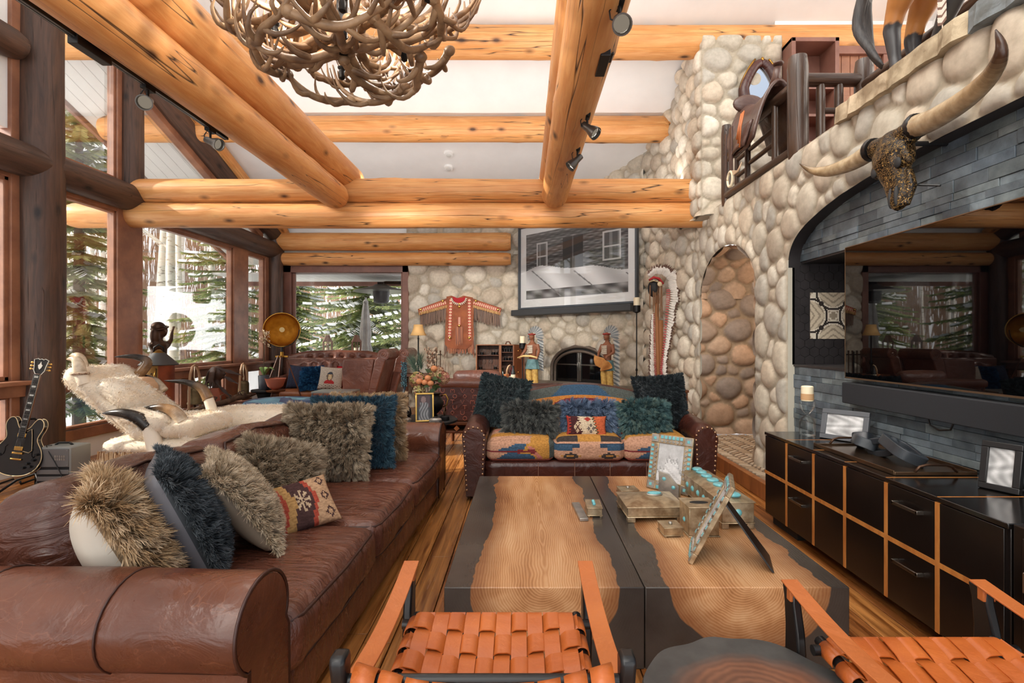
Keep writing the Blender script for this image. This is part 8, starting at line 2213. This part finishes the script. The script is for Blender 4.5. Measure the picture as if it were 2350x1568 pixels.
m = MB(); m.add([Vector(cpt(2 * PI * k / 40, .98)) + Vector((0, .02, 0)) for k in range(40)], [tuple(range(40))]); o = obj('mirror_glass', m, mat('mirror', (235, 235, 235), .02, 1.0), hc, smooth=0); q = o.modifiers.new('t', 'SOLIDIFY'); q.thickness = .006
m = MB(); m.tube([Vector(cpt(2 * PI * k / 40, 1.22)) + Vector((0, -.02, .01)) for k in range(3, 38)], .012, 6); m.ell((0, -.03, .35), (.02, .02, .03), 8, 6); obj('hames', m, M['brass'], hc, smooth=180)
# ------------------------------------------------------------------ lamps lit in the room, and added ceiling fill
# ================================================================== light and camera
w = bpy.data.worlds.new('sky'); SC.world = w; w.use_nodes = True
nt = w.node_tree; nt.nodes.clear()
tc = nt.nodes.new('ShaderNodeTexCoord').outputs['Generated']
sx = N(nt, 'ShaderNodeSeparateXYZ', Vector=tc).outputs['Z']
c = ramp(nt, sx, ((.0, (.88, .91, .95)), (.12, (.74, .83, .95)), (.40, (.66, .77, .95)), (.8, (.86, .88, .91))))
sun_dir = Vector((-.80, -.36, .52)).normalized()
dt = N(nt, 'ShaderNodeVectorMath', {'operation': 'DOT_PRODUCT'}, _0=tc, _1=sun_dir).outputs['Value']
halo = math_(nt, 'MULTIPLY', math_(nt, 'POWER', math_(nt, 'MAXIMUM', dt, 0.0), 3.0), 6.0)
c = mix(nt, math_(nt, 'MINIMUM', halo, 1.0), c, (1.0, .96, .90))
bg = N(nt, 'ShaderNodeBackground', Color=c, Strength=math_(nt, 'ADD', halo, .72))
N(nt, 'ShaderNodeOutputWorld', Surface=bg.outputs[0])
def lamp(kind, name, loc, energy, col=(1, 1, 1), **k):
    l = bpy.data.lights.new(name, kind); l.energy = energy; l.color = col
    for a, b in k.items(): setattr(l, a, b)
    o = bpy.data.objects.new(name, l); COL.objects.link(o); o.location = loc
    return o
s = lamp('SUN', 'sun', (-20, -8, 20), 5.0, (1.0, .93, .82), angle=.012)
s.rotation_euler = Vector((.83, .20, -.50)).to_track_quat('-Z', 'Y').to_euler()
for n_, loc, tgt, sx_, sy_ in (('portal_left', (XW - .3, 7.3, 2.0), (1, 0, 0), 4.2, 6.4), ('portal_far', (-3.7, 10.75, 1.85), (0, -1, 0), 2.6, 2.2),
                              ('portal_roof', (0, 2.2, 6.6), (0, 0, -1), 10.5, 5.2), ('portal_back', (0, -.6, 3.2), (0, 1, 0), 10.5, 6.6)):
    p = lamp('AREA', n_, loc, 1, shape='RECTANGLE', size=sx_, size_y=sy_)
    p.rotation_euler = Vector(tgt).to_track_quat('-Z', 'Z').to_euler(); p.data.cycles.is_portal = True
for k in range(8):
    a = 2 * PI * k / 8 + .35; r_ = .58 if k % 2 else .34
    lamp('POINT', 'chandelier_bulb', (CHX + r_ * math.cos(a), CHY + r_ * math.sin(a), 3.36 if k % 2 else 3.26), 11, (1.0, .93, .84), shadow_soft_size=.015)
hb_ = MB(); hb_.bb(-4.9, 2.2, 6.735, 6.79, 3.47, 3.50); struct('trim_added_fill', hb_, M['black'], 'slim added housing for the unseen ceiling fill on the tie logs')  # made-up housing for the added fill strip
u = lamp('AREA', 'added_ceiling_fill', (-1.35, 6.762, 3.51), 60, (1.0, .985, .97), shape='RECTANGLE', size=7.0, size_y=.08); u.rotation_euler = (PI - .75, 0, 0)  # unseen strip added behind the tie logs to brighten the ceiling
for x_ in (-2.36, .39):
    u = lamp('AREA', 'added_ceiling_fill', (x_, 3.4, 3.80), 38, (1.0, .985, .97), shape='RECTANGLE', size=.06, size_y=5.0); u.rotation_euler = (PI, 0, 0)  # two more unseen strips added on the beams as ceiling fill
lamp('POINT', 'passage_light', (3.2, 5.7, 2.1), 14, (1.0, .84, .66), shadow_soft_size=.08)
def spot(loc, d, e, ang=75):
    q = lamp('SPOT', 'track_spot', loc, e, (1.0, .95, .89), spot_size=math.radians(ang), spot_blend=.8, shadow_soft_size=.05)
    q.rotation_euler = Vector(d).to_track_quat('-Z', 'Y').to_euler()
for y, d, e in ((3.40, (.30, .9, -.27), 330), (4.08, (.42, .9, -.30), 380), (2.2, (.6, .6, -.55), 110)): spot((-2.545, y, 2.96), d, e, 48)
for y, d, e in ((2.52, (.75, .3, -.55), 110), (3.78, (.55, .8, -.2), 200), (4.45, (-.25, .95, -.33), 420)): spot((.485, y, 2.95), d, e, 52)
cd = bpy.data.cameras.new('camera'); cam = bpy.data.objects.new('camera', cd); COL.objects.link(cam)
cam.location = (0, 0, HC); cam.rotation_euler = (PI / 2, 0, 0)
cd.sensor_width = 36; cd.lens = FX / 2350 * 36; cd.shift_x = (1175 - CX) / 2350; cd.shift_y = (CY - 784) / 2350
cd.clip_start = .02; cd.clip_end = 400
SC.camera = cam
SC.view_settings.view_transform = 'Standard'; SC.view_settings.look = 'None'; SC.view_settings.gamma = 1; SC.view_settings.exposure = 0.42
SC.view_settings.use_curve_mapping = False
SC.cycles.use_denoising = True
SC.cycles.max_bounces = 8; SC.cycles.diffuse_bounces = 4; SC.cycles.glossy_bounces = 3; SC.cycles.transparent_max_bounces = 12
SC.cycles.sample_clamp_indirect = 6.0; SC.cycles.caustics_reflective = False; SC.cycles.caustics_refractive = False
